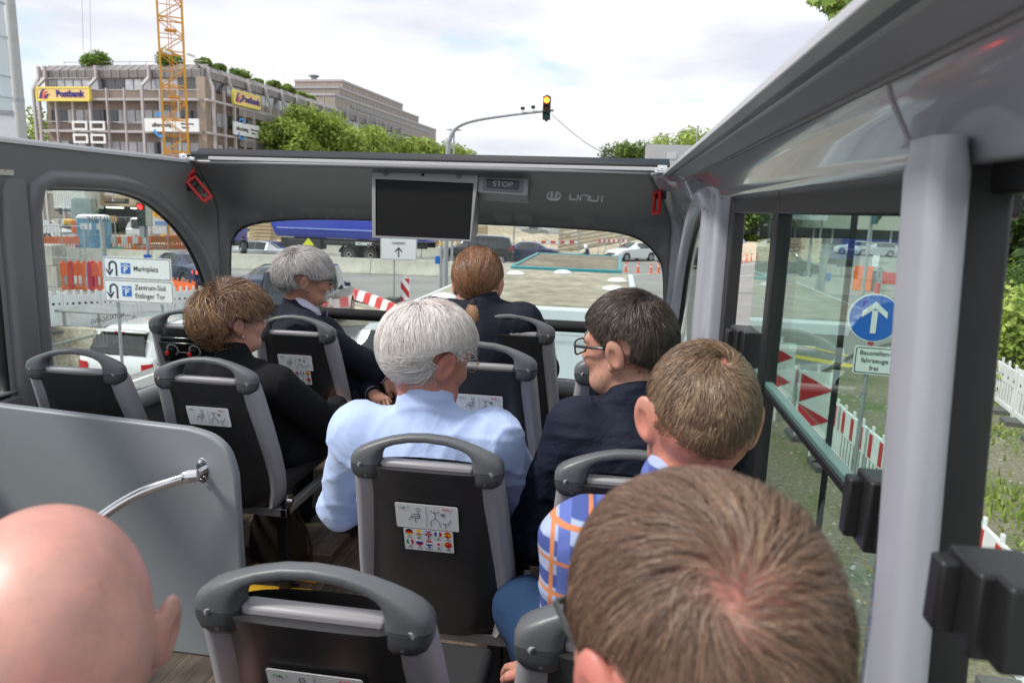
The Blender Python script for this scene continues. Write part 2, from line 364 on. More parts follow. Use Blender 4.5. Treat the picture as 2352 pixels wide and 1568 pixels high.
# panes
def pane(poly, name, m, off=-.03):
    pts = [wall_pt(s, z, off) for s, z in poly]; tr = geometry.tessellate_polygon([[Vector((s, z, 0)) for s, z in poly]])
    b = MB(); b.add(pts, [tuple(t) for t in tr]); return b.build(name, m, bus)
def pane_grid(poly, name, m, off=-.03):
    a0 = min(p[0] for p in poly); a1 = max(p[0] for p in poly); vv = [tuple(p) for p in poly]; ee = [(i, (i + 1) % len(vv)) for i in range(len(vv))]
    for s in np.linspace(a0, a1, 26)[1:-1]:
        for z in (3.0, 3.2, 3.4, 3.55):
            if inside((s, z), poly): vv.append((float(s), z))
    co_, _, tr, *_ = geometry.delaunay_2d_cdt([Vector(v) for v in vv], ee, [], 1, 1e-5)
    b = MB(); b.add([wall_pt(c.x, c.y, off) for c in co_], [tuple(t) for t in tr]); o = b.build(name, m, bus, smooth=True); return o
pane_grid(WF, 'window_pane', M_glass); pane_grid(WL, 'window_pane', M_glass); pane_grid(WR, 'window_pane', glass_mat('pale_green_glass', (.80, .92, .87), 1.0))
pane(WL2, 'window_pane', M_glass)
# emergency exit lettering on the left pane
M_notaus = mat('grey_glass_lettering', (.12, .13, .13), .6)
p0 = at(220, 502, X=XL - .02); p1 = at(285, 507, X=XL - .02)
text_mesh('lettering', 'NOTAUSGANG', .036, M_notaus, bus, frame((p0 + p1) / 2, (0, 1, 0), (0, 0, 1)), .0004, spacing=1.05)
p0 = at(248, 731, X=XL - .02)
text_mesh('lettering', 'NOTAUSGANG', .029, M_notaus, bus, frame(p0, (0, -1, 0), (0, 0, 1)), .0004, spacing=1.05)
# right sliding windows: black frame, panes, mid rail
GX = XR + .035
f = MB(); y0, y1, z0, z1 = .72, 2.34, 2.87, 3.83
f.bx(GX - .012, GX + .012, y0, y1, z1 - .075, z1); f.bx(GX - .012, GX + .012, y0, y1, z0, z0 + .05); f.bx(GX - .015, GX + .02, 2.25, y1, z0 + .001, z1 - .001); 
f.bx(GX - .013, GX + .02, 1.645, 1.695, z0 + .002, z1 - .002)
f.build('window_frame', M_black, bus, bevel=.004)
f = MB(); f.bx(GX + .016, GX + .022, 1.215, 1.23, z0, z1); f.build('pane_edge', M_black, bus)
rb = MB(); rb.bx(GX - .006, GX + .016, .72, 2.25, 3.360, 3.374, 0); rb.bx(GX - .004, GX + .014, .72, 2.25, 3.374, 3.386, 1); 
rb.build('window_mid_rail', [M_black, mat('pale_green_rail', (.09, .17, .15), .5), M_steel], bus, bevel=.002)
for a, b, z_0, z_1, xx, m in ((.74, 1.94, 3.396, 3.78, GX + .004, M_glassg), (.74, 2.25, 2.9, 3.365, GX + .006, glass_mat('deep_green_glass', (.60, .74, .67), 1.8)), (1.22, 1.66, 3.396, 3.78, GX + .014, M_glass)):
    b_ = MB(); b_.add([(xx, a, z_0), (xx, b, z_0), (xx, b, z_1), (xx, a, z_1)], [(0, 1, 2, 3)]); b_.build('window_pane', m, bus)
b_ = MB(); b_.add([(GX + .004, -1.15, 2.9), (GX + .004, .70, 2.9), (GX + .004, .70, 3.8), (GX + .004, -1.15, 3.8)], [(0, 1, 2, 3)]); b_.build('window_pane', M_glass, bus)
# window latches
def latch(y, z, w=.05, h=.075, x=XR):
    b = MB(); b.bx(x - .022, x + .03, y - w / 2, y + w / 2, z - h / 2, z + h / 2); b.bx(x - .036, x - .02, y + .0, y + w * .42, z - h * .42, z + h * .42); b.bx(x - .012, x + .03, y - w * .9, y - w / 2 + .003, z - h * .45, z + h * .52)
    o = b.build('window_latch', M_black, bus, bevel=.003); return o
pl = at(1690, 803, X=XR); latch(pl.y, pl.z, .10, .115, XR + .012)
pl = at(1990, 1170, X=XR - .02); latch(pl.y, pl.z, .05, .082, XR - .005)
pl = at(2240, 1380, X=XR - .04); latch(pl.y, pl.z, .05, .065, XR - .03)
# pillars on the right
def pillar(x0, x1, y0, y1, z0, z1, r, name, m, lab=None, lean=0.):
    b = MB(); secs = []
    for z in (z0, z1 - .03, z1 - .008, z1):
        k = 0 if z < z1 - .01 else .006
        secs.append([Vector((p[0] + lean * (3.6 - z), p[1], z)) for p in rrect(x1 - x0 - k, y1 - y0 - k, r, 5, (x0 + x1) / 2, (y0 + y1) / 2)])
    b.loft(secs, closed=True, cap=True); o = b.build(name, m, bus, smooth=True, angle=50)
    if lab: o['label'] = lab
pillar(XR - .043, XR - .008, .668, .745, 2.75, 3.822, .014, 'window_pillar', M_tubeR, 'light grey window pillar nearest the camera', lean=.055)
pillar(XR - .02, XR + .05, 2.35, 2.55, 2.75, 3.835, .018, 'window_pillar', M_tubeR, 'light grey pillar before the front corner')
pillar(XR - .0075, XR + .036, .694, .752, 2.75, 3.81, .006, 'window_frame', M_black, lean=.055)
b = MB(); b.bx(XR + .005, XR + .05, -1.15, .70, 3.775, 3.812); b.build('window_frame', M_black, bus, bevel=.004)
# pillar on the left wall between the windows
pillar(XL - .02, XL + .045, 2.24, 2.345, 2.98, 3.85, .02, 'window_pillar', M_tube, 'grey pillar between the left windows')
b = MB(); b.bx(XL - .02, XL + .03, -1.15, 2.30, 2.985, 3.03); b.bx(XL - .02, XL + .02, -1.15, 2.30, 3.04, 3.052); b.build('window_ledge', M_tube, bus, bevel=.006)
# lower ledge tube on the left wall and front
b = MB(); b.tube([(XL + .03, 2.35, 2.845), (XL + .03, 3.5, 2.845), (XL + .12, 3.62, 2.84), (XL + .4, 3.66, 2.84), (XR - .3, 3.66, 2.84)], .045, 12); b.build('ledge_tube', mat('mid_grey_ledge', (.2, .2, .205), .4), bus, smooth=True)
# roof rails
b = MB()
b.bx(-2.075, -2.035, -1.3, 3.28, ZT - .012, ZT + .003); b.bx(-2.095, -2.075, -1.3, 3.28, ZT - .012, ZT + .012); b.build('roof_rail', M_rail, bus, bevel=.002)
b = MB(); b.bx(.168, .19, -1.3, 3.30, 3.905, 3.9165); b.bx(.19, .205, -1.3, 3.3, 3.905, 3.922, 1); b.bx(.205, .235, -1.3, 3.3, 3.905, 3.945); b.build('roof_rail', [M_rail, mat('grey_rail_groove', (.16, .165, .19), .4)], bus, bevel=.002)
b = MB(); b.tube([(.2555, -1.3, 3.887), (.2555, 3.4, 3.887)], .0035, 6); b.build('panel_joint', mat('grey_sealant', (.3, .29, .28), .7, bump=.6, bscale=60), bus)
b = MB(); yj = at(2063, 250, X=.27).y; b.tube([(XR + px_ - .001, yj, pz_) for px_, pz_ in prf[2:8]], .0022, 6); b.build('panel_joint', mat('pale_sealant', (.42, .40, .42), .6), bus)
# front rim: black outer gutter, white strip
cxm = (XL + XR) / 2
def arcx(x): return 3.30 + .012 * (1 - ((x - cxm) / 1.15) ** 2)
xs = np.linspace(-2.05, .20, 24)
b = MB(); b.loft([[Vector((x, arcx(x) + dy, z)) for x in xs] for dy, z in ((.0, 3.932), (.0, 3.953), (.02, 3.966), (.03, 3.956), (.05, 3.966), (.08, 3.985), (.16, 3.985), (.16, 3.90), (0, 3.932))]); b.build('front_rim', M_blackgloss, bus, smooth=True, angle=30)
b = MB(); b.loft([[Vector((x, arcx(x) + dy, z)) for x in xs[1:]] for dy, z in ((-.006, 3.927), (-.008, 3.929), (-.008, 3.941), (-.002, 3.943), (.006, 3.941), (.006, 3.927), (-.006, 3.927))]); b.build('white_strip', mat('pale_plastic_strip', (.55, .54, .56), .4), bus, smooth=True, angle=30)
# latch brackets at both ends of the rim
for x, s in ((-2.055, 1), (.165, -1)):
    b = MB(); b.bx(x - .02, x + .02, 3.25, 3.30, 3.925, 3.95); b.bx(x + s * .02 - .012, x + s * .02 + .03, 3.262, 3.29, 3.918, 3.936); b.cyl((x, 3.24, 3.938), (x, 3.252, 3.938), .006, 10); b.build('rim_bracket', M_chrome, bus, bevel=.003)
# front hand rail: foam sleeves over a chrome tube
zb = 3.222
b = MB(); b.tube([(-1.95, 3.3, zb), (.2, 3.3, zb)], .014, 12); b.build('front_hand_rail', M_chrome, bus, smooth=True)
for a, c in ((-1.85, -1.055), (-.70, .12)):
    b = MB(); b.tube([(a, 3.3, zb), (a + .004, 3.3, zb), (c - .004, 3.3, zb), (c, 3.3, zb)], [.022, .027, .027, .022], 14); b.build('foam_sleeve', mat('black_foam', (.014, .014, .015), .8, bump=.2, bscale=300), bus, smooth=True, angle=60)
for x in (-1.93, .18, -1.0):
    b = MB(); b.tube([(x, 3.3, zb), (x, 3.5, 3.0), (x, 3.64, 2.86)], .014, 10); b.build('rail_stay', M_chrome, bus, smooth=True)
# deck floor
mf = bpy.data.materials.new('wood_plank_floor'); mf.use_nodes = True; t = mf.node_tree; bs = t.nodes['Principled BSDF']
tcn = t.nodes.new('ShaderNodeTexCoord'); m1 = t.nodes.new('ShaderNodeMapping'); m1.inputs['Rotation'].default_value = (0, 0, R(90)); br = t.nodes.new('ShaderNodeTexBrick'); br.inputs['Scale'].default_value = 1; br.inputs['Brick Width'].default_value = .9; br.inputs['Row Height'].default_value = .13; br.inputs['Mortar Size'].default_value = .0015
br.inputs['Color1'].default_value = (.17, .13, .105, 1); br.inputs['Color2'].default_value = (.07, .056, .048, 1); br.inputs['Mortar'].default_value = (.02, .017, .015, 1)
nn = t.nodes.new('ShaderNodeTexNoise'); m2 = t.nodes.new('ShaderNodeMapping'); m2.inputs['Scale'].default_value = (28, 2.2, 1); nn.inputs['Scale'].default_value = 1.5; nn.inputs['Detail'].default_value = 9; nn.inputs['Roughness'].default_value = .7
rr = t.nodes.new('ShaderNodeValToRGB'); rr.color_ramp.elements[0].position = .3; rr.color_ramp.elements[0].color = (.35, .33, .32, 1); rr.color_ramp.elements[1].position = .72; rr.color_ramp.elements[1].color = (1.5, 1.4, 1.3, 1)
mm = t.nodes.new('ShaderNodeMix'); mm.data_type = 'RGBA'; mm.blend_type = 'MULTIPLY'; mm.inputs['Factor'].default_value = 1
t.links.new(tcn.outputs['Object'], m1.inputs[0]); t.links.new(m1.outputs[0], br.inputs[0]); t.links.new(tcn.outputs['Object'], m2.inputs[0]); t.links.new(m2.outputs[0], nn.inputs[0]); t.links.new(nn.outputs[0], rr.inputs[0])
t.links.new(br.outputs[0], mm.inputs['A']); t.links.new(rr.outputs[0], mm.inputs['B']); t.links.new(mm.outputs['Result'], bs.inputs['Base Color']); bs.inputs['Roughness'].default_value = .5
b = MB(); b.bx(XL - .02, XR + .02, -1.3, 3.72, DECK - .08, DECK); b.build('deck_floor', mf, bus)
b = MB(); b.bx(-.72, XR, 2.22, 3.70, DECK + .001, DECK + .10); b.build('seat_platform', mf, bus, bevel=.004)
b = MB(); b.bx(XL, -1.08, 2.60, 3.70, DECK + .001, DECK + .045); b.build('seat_platform', mf, bus, bevel=.004)
# stairwell partition with its hand rail
M_part = mat('satin_grey_panel', (.26, .275, .29), .34, bump=.02, bscale=150, var=.05, vscale=1.2)
YP = 1.95
pp = [(XL, DECK)] + [(XL, 3.095), (-1.262, 3.060)] + [tuple(p[:2]) for p in spline([(-1.262, 3.060, 0), (-1.185, 3.04, 0), (-1.135, 2.995, 0), (-1.112, 2.92, 0)], 5)][1:] + [(-1.095, DECK)]
b = MB(); b.prism([(a, z) for a, z in pp], (0, YP, 0), (1, 0, 0), (0, 0, 1), .035)
part = b.build('stair_partition', M_part, bus, bevel=.008, seg=3); part['label'] = 'grey stairwell partition board with rounded corner'
pc = at(465, 1080, Y=YP); hb = MB()
hb.prism([(x * 1.0, z) for x, z in [(.021 * math.cos(a), .040 * math.sin(a)) for a in np.linspace(0, 2 * math.pi, 25)[:-1]]], (pc.x, YP - .001, pc.z), (1, 0, 0), (0, 0, 1), .008); hb.cyl((pc.x, YP, pc.z), (pc.x, YP - .05, pc.z - .002), .011, 12)
hb.cyl((pc.x, YP - .009, pc.z + .028), (pc.x, YP - .012, pc.z + .028), .006, 10); hb.cyl((pc.x, YP - .009, pc.z - .028), (pc.x, YP - .012, pc.z - .028), .006, 10)
hb.build('rail_bracket', M_chrome, part, smooth=True, bevel=.0015)
h = MB(); a0 = at(440, 1092, Y=YP - .06); pts = [Vector((pc.x + .004, YP - .055, pc.z - .006)), a0, at(395, 1105, Y=YP - .075), at(330, 1128, Y=YP - .10), at(270, 1160, Y=YP - .13), at(210, 1205, Y=YP - .17), at(120, 1290, Y=YP - .24), at(20, 1400, Y=YP - .3)]
h.tube(spline(pts, 6), .0165, 16); h.build('hand_rail', M_chrome, part, smooth=True)
h = MB(); h.lathe([(.012, -.02), (.0195, -.018), (.0205, 0), (.0205, .018), (.018, .024)], a0, 16, M=(pts[2] - pts[0]).to_track_quat('Z', 'Y').to_matrix()); h.build('rail_bracket', M_chrome, part, smooth=True, angle=60)
# stickers on the bus lining
def red_mark(name, p, X, Y, w, h, lab):
    b = MB(); b.prism(rrect(w, h, .003), p, X, Y, .001, 0); n = Vector(X).cross(Vector(Y)).normalized() * .0006
    b.prism([(.004, -h * .36), (.010, -h * .18), (.0065, -h * .18), (.0085, h * .36), (-.001, h * .36), (.0015, -h * .18), (-.002, -h * .18)], Vector(p) + n, X, Y, .001, 1)
    b.prism(rrect(w * .3, .002, .0005, 2, -w * .28, 0), Vector(p) + n, X, Y, .001, 1)
    o = b.build(name, [mat('cream_sticker', (.45, .47, .38), .5), M_redprint], bus); o['label'] = lab
px = at(5, 373, X=XL + .03); red_mark('sticker', wall_pt(s_left(px.y - .02), px.z, .012), (0, 1, 0), (0, 0, 1), .08, .085, 'cream sticker with a red arrow pointing down')
# ---------------------------------------------------------------- hung on the bus front
def at_front(x, y, Y=3.34): return at(x, y, Y=Y)
mon = thing('monitor', 'black flat monitor in a grey housing hanging from the front header', 'monitor', (-.89, 3.34, 3.75))
M_mon = mat('grey_monitor_housing', (.20, .20, .205), .45, bump=.04, bscale=300)
q = [at_front(*p) - mon.location for p in ((851, 388), (1098, 402), (1089, 554), (866, 545))]
qi = [at_front(*p) - mon.location for p in ((862, 411), (1088, 421), (1086, 549), (874, 540))]
tilt = lambda v, d: Vector((v.x, v.y + d + (v.z) * .28, v.z))
b = MB(); fr = [tilt(v, -.03) for v in q]; bk = [Vector((v.x * .9 + .04 * 0, v.y + .20, v.z * .9 + .01)) for v in q]
b.add(fr + [tilt(v, -.03) for v in qi] + bk, [(0, 1, 5, 4), (1, 2, 6, 5), (2, 3, 7, 6), (3, 0, 4, 7), (0, 8, 9, 1), (1, 9, 10, 2), (2, 10, 11, 3), (3, 11, 8, 0), (8, 11, 10, 9)])
b.build('housing', M_mon, mon, bevel=.004)
b = MB(); b.add([tilt(v, -.024) for v in qi], [(0, 1, 2, 3)]); b.build('screen', mat('black_screen', (.004, .004, .004), .35, spec=.15), mon)
for px_, rad in ((886, .016), (1054, .016), (970, .008)):
    c = tilt(at_front(px_, 398 + (px_ - 886) * .035) - mon.location, -.0312)
    b = MB()
    if rad > .01:
        for i in range(-3, 4):
            for j in range(-3, 4):
                x = (i + (j % 2) * .5) * .0046; z = j * .0042
                if math.hypot(x, z) < .0145: b.prism(circ(.0017, 6, x, z), c, (1, 0, 0), (0, .28, 1), .001)
        b.build('speaker_grille', M_black, mon)
    else: b.prism(circ(rad, 20), c, (1, 0, 0), (0, .28, 1), .002); b.build('camera_eye', M_blackgloss, mon)
st = thing('stop_sign', 'small grey STOP request display on the front header right of the monitor', 'sign', at_front(1157, 425, 3.38))
O = Vector((0, -.02, 0)); X = Vector((1, .02, -.035)).normalized(); Y = Vector((0, .3, 1)).normalized(); zx = X.cross(Y).normalized()
b = MB(); b.prism(rrect(.232, .086, .008), O, X, Y, .12); b.build('housing', M_mon, st, bevel=.002)
b = MB(); b.prism(rrect(.182, .062, .01), O + zx * .004, X, Y, .005); b.build('bezel', M_handle, st, bevel=.002)
b = MB(); b.prism(rrect(.15, .042, .002), O + zx * .0055, X, Y, .002); b.build('display', M_blackgloss, st)
text_mesh('lettering', 'STOP', .036, mat('grey_letters', (.25, .25, .26), .5), st, frame(O + zx * .006, X, Y), .0005, bold=.0006, sx=1.1)
lg = thing('emblem', 'silver lettering and round badge fixed to the front header right of the stop display', 'emblem', at_front(1320, 458, 3.40))
X = Vector((1, 0.02, -.03)).normalized(); Y = Vector((0, .75, .7)).normalized(); Zn = X.cross(Y).normalized(); O = Zn * .015
def at_l(x): return (at_front(x, 458, 3.40) - lg.location).x
b = MB()
def arcstroke(cx, cy, r, a0, a1, w, n=8):
    for i in range(n):
        t0 = R(a0 + (a1 - a0) * i / n); t1 = R(a0 + (a1 - a0) * (i + 1) / n); line2(b, (cx + r * math.cos(t0), cy + r * math.sin(t0)), (cx + r * math.cos(t1), cy + r * math.sin(t1)), w, O, X, Y, .004)
def U(cx, w, h, st=.007, flip=1):
    line2(b, (cx - w / 2, h / 2 * flip), (cx - w / 2, -h / 4 * flip), st, O, X, Y, .004); line2(b, (cx + w / 2, h / 2 * flip), (cx + w / 2, -h / 4 * flip), st, O, X, Y, .004)
    line2(b, (cx - w / 2 + .003, -h / 2 * flip), (cx + w / 2 - .003, -h / 2 * flip), st, O, X, Y, .004); line2(b, (cx - w / 2, -h / 4 * flip), (cx - w / 2 + .005, -h / 2 * flip), st, O, X, Y, .004); line2(b, (cx + w / 2, -h / 4 * flip), (cx + w / 2 - .005, -h / 2 * flip), st, O, X, Y, .004)
c0 = at_l(1272); arcstroke(c0, 0, .030, 120, 240, .008); arcstroke(c0, 0, .030, -60, 60, .008); U(c0, .02, .052, .010); b.build('badge', M_rail, lg, bevel=.001); b = MB()
x0 = at_l(1308); w = .036
U(x0 + .020, w, .034); U(x0 + .068, w, .034, flip=-1); U(x0 + .112, w, .034); line2(b, (x0 + .148, .02), (x0 + .148, -.018), .007, O, X, Y, .004)
o = b.build('letters', M_rail, lg, bevel=.001)
def hammer(loc, rot, lab, sc_=1.2):
    t = thing('emergency_hammer', lab, 'hammer', loc); t.rotation_euler = rot; t.scale = (sc_,) * 3
    b = MB(); b.tube([(0, -.02, 0), (0, -.02, -.02)], .014, 10); b.bx(-.006, .006, -.028, -.014, -.035, -.02); b.bx(-.006, .006, -.028, -.014, -.11, -.098); 
    b.bx(-.020, -.010, -.028, -.014, -.105, -.024); b.bx(.010, .020, -.028, -.014, -.105, -.024); b.bx(-.018, .018, -.028, -.014, -.034, -.024); b.bx(-.018, .018, -.028, -.014, -.112, -.100); b.cyl((-.028, -.021, -.012), (.028, -.021, -.012), .0095, 12)
    b.build('handle', M_red, t, bevel=.003)
    b = MB(); b.cyl((-.045, -.021, -.012), (-.028, -.021, -.012), .005, 10, r2=.009); b.build('tip', M_chrome, t)
    b = MB(); b.bx(-.03, .03, -.012, -.0, -.055, .012); b.build('holder', M_black, t, bevel=.006)
p = at(425, 398, Y=3.34); hammer(p, (R(-10), R(-38), R(35)), 'red emergency hammer in a black holder in the left front corner', 1.5)
p = at(1521, 425, Y=3.45); hammer(p, (R(0), R(0), R(-50)), 'red emergency hammer in the right front corner')
s1 = at(468, 438, Y=3.46)
b = MB(); b.prism(rrect(.028, .09, .002, 3, 0, .0), s1 - Vector((.01, .03, 0)), Vector((1, .1, -.05)), Vector((-.15, .35, 1)), .001, 0); b.prism(rrect(.028, .055, .002, 3, .03, -.002), s1 - Vector((.01, .032, 0)), Vector((1, .1, -.05)), Vector((-.15, .35, 1)), .001, 0); b.prism(rrect(.012, .02, .002, 3, .03, -.002), s1 - Vector((.01, .034, 0)), Vector((1, .1, -.05)), Vector((-.15, .35, 1)), .001, 1)
o = b.build('sticker', [mat('grey_sticker', (.3, .31, .27), .5), M_redprint], bus); o['label'] = 'small pale sticker beside the left hammer'
# ================================================================= seats
def flag_part(root, cx, cz, O, X, Y, k, s, tag_=None):
    r = .0088 * s; Zn = Vector(X).cross(Vector(Y)).normalized()
    def cir_clip(x0, x1, z0, z1):
        P = [(x, z) for x, z in circ(r, 28)]
        def clip(P, f, g):
            o = []
            for i in range(len(P)):
                a, b = P[i - 1], P[i]; ia, ib = f(a), f(b)
                if ia != ib: o.append(g(a, b))
                if ib: o.append(b)
            return o
        for ax, v, sg in ((0, x0 * r, 1), (0, x1 * r, -1), (1, z0 * r, 1), (1, z1 * r, -1)):
            if not P: return P
            P = clip(P, lambda p: (p[ax] - v) * sg >= 0, lambda a, b: (lambda t: (a[0] + (b[0] - a[0]) * t, a[1] + (b[1] - a[1]) * t))((v - a[ax]) / (b[ax] - a[ax])))
        return [(cx + x, cz + z) for x, z in P]
    b = MB()
    for (x0, x1, z0, z1, c, lv) in FLAGS[k]:
        P = cir_clip(x0, x1, z0, z1)
        if len(P) > 2: b.prism(P, Vector(O) + Zn * (.0004 * (lv + 1)), X, Y, .0003, c)
    o = b.build('flag', FM, root)
    return o
FM = [mat('flag_' + n, c, .4) for n, c in (('black', (.01, .01, .01)), ('red', (.6, .01, .01)), ('gold', (.85, .5, .01)), ('blue', (.01, .03, .35)), ('white', (.8, .8, .8)), ('green', (.01, .3, .06)))]
FLAGS = [[(-1, 1, .33, 1, 0, 0), (-1, 1, -.33, .33, 1, 0), (-1, 1, -1, -.33, 2, 0)], [(-1, 1, -1, 1, 2, 0), (-1, 1, -.35, .3, 4, 1), (-.5, .5, -.2, .1, 1, 2)],
         [(-1, 1, -1, 1, 3, 0), (-.3, .3, -1, 1, 4, 1), (-1, 1, -.3, .3, 4, 1), (-.15, .15, -1, 1, 1, 2), (-1, 1, -.15, .15, 1, 2)], [(-1, -.33, -1, 1, 3, 0), (-.33, .33, -1, 1, 4, 0), (.33, 1, -1, 1, 1, 0)],
         [(-1, 1, .4, 1, 1, 0), (-1, 1, -.4, .4, 2, 0), (-1, 1, -1, -.4, 1, 0), (-.4, 0, -.3, .25, 1, 1)], [(-1, -.33, -1, 1, 5, 0), (-.33, .33, -1, 1, 4, 0), (.33, 1, -1, 1, 1, 0)],
         [(-1, 1, .33, 1, 4, 0), (-1, 1, -.33, .33, 3, 0), (-1, 1, -1, -.33, 1, 0)], [(-1, 1, .33, 1, 1, 0), (-1, 1, -.33, .33, 4, 0), (-1, 1, -1, -.33, 3, 0)],
         [(-1, 1, -1, 1, 4, 0), (-.35, .35, -.35, .35, 1, 1)], [(-1, 1, -1, 1, 1, 0), (-.55, -.2, .1, .45, 2, 1), (.1, .25, .4, .55, 2, 1), (.3, .45, .1, .25, 2, 1)]]
def back_y(z): # recline: y of the back shell surface at height z
    return (.87 - z) * .26 + .02 * math.sin((.87 - z) * 5)
def make_seat(sticker, flags, name='bus_seat'):
    t = thing(name, 'charcoal bus seat', 'seat')
    # shell
    b = MB(); secs = []; 
    for z, w in ((.865, .290), (.84, .292), (.78, .300), (.70, .315), (.60, .330), (.52, .335), (.46, .325), (.42, .30), (.395, .26), (.388, .2)):
        y = back_y(z); row = []
        for u in np.linspace(-1, 1, 15):
            bulge = -.012 * (1 - u ** 4) - .006 * (1 if abs(u) < .8 else 0); row.append(Vector((u * w / 2, y + bulge, z)))
        secs.append(row)
    b.loft(secs)
    b.loft([[Vector((p.x * 1.0, p.y + .055, p.z)) for p in r] for r in secs])
    b.loft([[s[0], Vector((s[0].x, s[0].y + .055, s[0].z))] for s in secs]); b.loft([[s[-1], Vector((s[-1].x, s[-1].y + .055, s[-1].z))] for s in secs]); b.loft([secs[-1], [Vector((p.x, p.y + .055, p.z)) for p in secs[-1]]]); b.loft([secs[0], [Vector((p.x, p.y + .055, p.z)) for p in secs[0]]])
    o = b.build('back_shell', M_shell, t, smooth=True, angle=35); weld(o, 1e-4); o.data.set_sharp_from_angle(angle=R(40))
    # upholstered pad on the front face
    b = MB(); b.loft([[Vector((u * .15, back_y(z) + .055 + .035 * (1 - abs(u) ** 3), z)) for u in np.linspace(-1, 1, 9)] for z in (.86, .8, .7, .6, .5, .44)]); b.build('back_pad', mat_pad, t, smooth=True)
    # light grey side frames
    for s in (-1, 1):
        b = MB(); secs = []
        for z, xo, wd in ((.875, .158, .018), (.868, .166, .03), (.85, .171, .045), (.80, .176, .050), (.70, .184, .046), (.60, .192, .042), (.52, .196, .038), (.46, .192, .036), (.42, .182, .036), (.40, .172, .030), (.392, .162, .02)):
            y = back_y(z); 
            secs.append([Vector((s * (xo - wd), y - .004, z)), Vector((s * (xo - wd * .45), y - .013, z)), Vector((s * (xo - .006), y - .008, z)), Vector((s * xo, y + .008, z)), Vector((s * xo, y + .045, z)), Vector((s * (xo - wd), y + .05, z))])
        b.loft(secs, closed=True, cap=True); b.build('side_frame', M_grey, t, smooth=True, angle=55)
    # handle: arch + end blocks
    yb = back_y(.87) + .015
    def hsec(o, i, d, n=14):
        o, i = Vector((o[0], yb, o[1])), Vector((i[0], yb, i[1])); c = (o + i) / 2; v = (o - i) / 2
        return [c + v * math.copysign(abs(math.cos(2 * math.pi * q / n)) ** .6, math.cos(2 * math.pi * q / n)) + Vector((0, d * math.copysign(abs(math.sin(2 * math.pi * q / n)) ** .6, math.sin(2 * math.pi * q / n)), 0)) for q in range(n)]
    hp_ = [((-.177, .870), (-.107, .870), .026), ((-.1768, .882), (-.1068, .878), .026), ((-.172, .893), (-.106, .886), .026), ((-.160, .903), (-.104, .894), .025), ((-.140, .913), (-.100, .902), .023), ((-.115, .923), (-.092, .909), .020), ((-.085, .933), (-.075, .916), .017), ((-.045, .942), (-.042, .923), .0155), ((0, .945), (0, .926), .015)]
    hp_ += [((-o[0], o[1]), (-i[0], i[1]), d) for o, i, d in hp_[:-1][::-1]]
    b = MB(); b.loft([hsec(*q) for q in hp_], closed=True, cap=True); b.build('handle', M_handle, t, smooth=True, angle=60)
    for s in (-1, 1):
        b = MB(); b.loft([hsec((s * o[0], o[1]), (s * i[0], i[1]), d) for o, i, d in (((.177, .8685), (.106, .8685), .0262), ((.1765, .856), (.107, .853), .026), ((.171, .843), (.110, .841), .024), ((.160, .835), (.116, .834), .019))], closed=True, cap=True); b.cyl((s * .137, yb - .0245, .845), (s * .137, yb - .020, .845), .0035, 8); b.build('handle_cap', M_handle2, t, smooth=True, angle=60)
    b = MB(); b.box((0, back_y(.87) + .018, .8695), (.215, .03, .018)); b.build('top_trim', M_grey, t, bevel=.006)
    # cushion, frame, legs
    b = MB(); b.bx(-.175, .175, .19, .59, .415, .475); b.build('cushion', mat_pad, t, bevel=.02, seg=3)
    b = MB(); b.bx(-.20, .20, .145, .175, .355, .385); b.bx(-.20, -.175, .145, .5, .355, .385); b.bx(.175, .20, .145, .5, .355, .385); b.build('seat_frame', M_steel2, t, bevel=.003)
    for s in (-1, 1):
        b = MB(); b.lathe([(.0, 0), (.028, 0), (.028, .005), (0, .005)], (s * .20, .165, .41), 20, M=Euler((0, R(90), 0)).to_matrix()); b.cyl((s * .19, .165, .41), (s * .216, .165, .41), .008, 10); b.build('hinge_disc', M_chrome, t, smooth=True, angle=40)
        b = MB(); b.bx(s * .13 - .02, s * .13 + .02, .25, .29, 0.006, .355); b.bx(s * .13 - .035, s * .13 + .035, .22, .32, 0, .008); b.build('leg', M_black, t, bevel=.003)
    O = Vector((0, back_y(.745) - .0265, .745)); X = Vector((1, 0, 0)); Y = Vector((0, -.30, 1)).normalized(); Zn = X.cross(Y).normalized()
    if sticker:
        b = MB(); b.prism(rrect(.148, .071, .004, 3), O, X, Y, .0008, 0); b.m = 1; P = O + Zn * .0006; w = .0011
        def ln(a, c, ww=w): line2(b, a, c, ww, P, X, Y, .0004)
        ln((-.001, .030), (-.001, -.030), .0004)
        for i in range(16):
            a0, a1 = 2 * math.pi * i / 16, 2 * math.pi * (i + 1) / 16
            ln((-.020 + .0046 * math.cos(a0), .020 + .0052 * math.sin(a0)), (-.020 + .0046 * math.cos(a1), .020 + .0052 * math.sin(a1)), .0008)
            ln((.038 + .0053 * math.cos(a0), .010 + .0045 * math.sin(a0)), (.038 + .0053 * math.cos(a1), .010 + .0045 * math.sin(a1)), .0008)
        for a, c in (((.034, .010), (.042, .013)), ((.038, .006), (.040, .014)), ((-.020, .015), (-.021, -.001)), ((-.021, .008), (-.036, .006)), ((-.021, .0), (-.037, .0)), ((-.037, .0), (-.043, -.012)), ((-.016, .008), (-.019, -.006)), ((-.019, -.006), (-.036, -.004)), ((-.028, -.005), (-.027, -.018)),
                     ((.0195, .020), (.0195, -.002)), ((.009, .020), (.0195, .012)), ((.0195, .012), (.030, .020)), ((.0195, -.002), (.009, -.010)), ((.009, -.010), (.008, -.025)), ((.0195, -.002), (.028, -.010)), ((.028, -.010), (.030, -.025)), ((.034, -.014), (.050, -.016)), ((.050, -.016), (.056, -.002)), ((.043, -.016), (.043, -.029))): ln(a, c)
        stk = b.build('safety_sticker', [M_whitesign, M_blackprint], t)
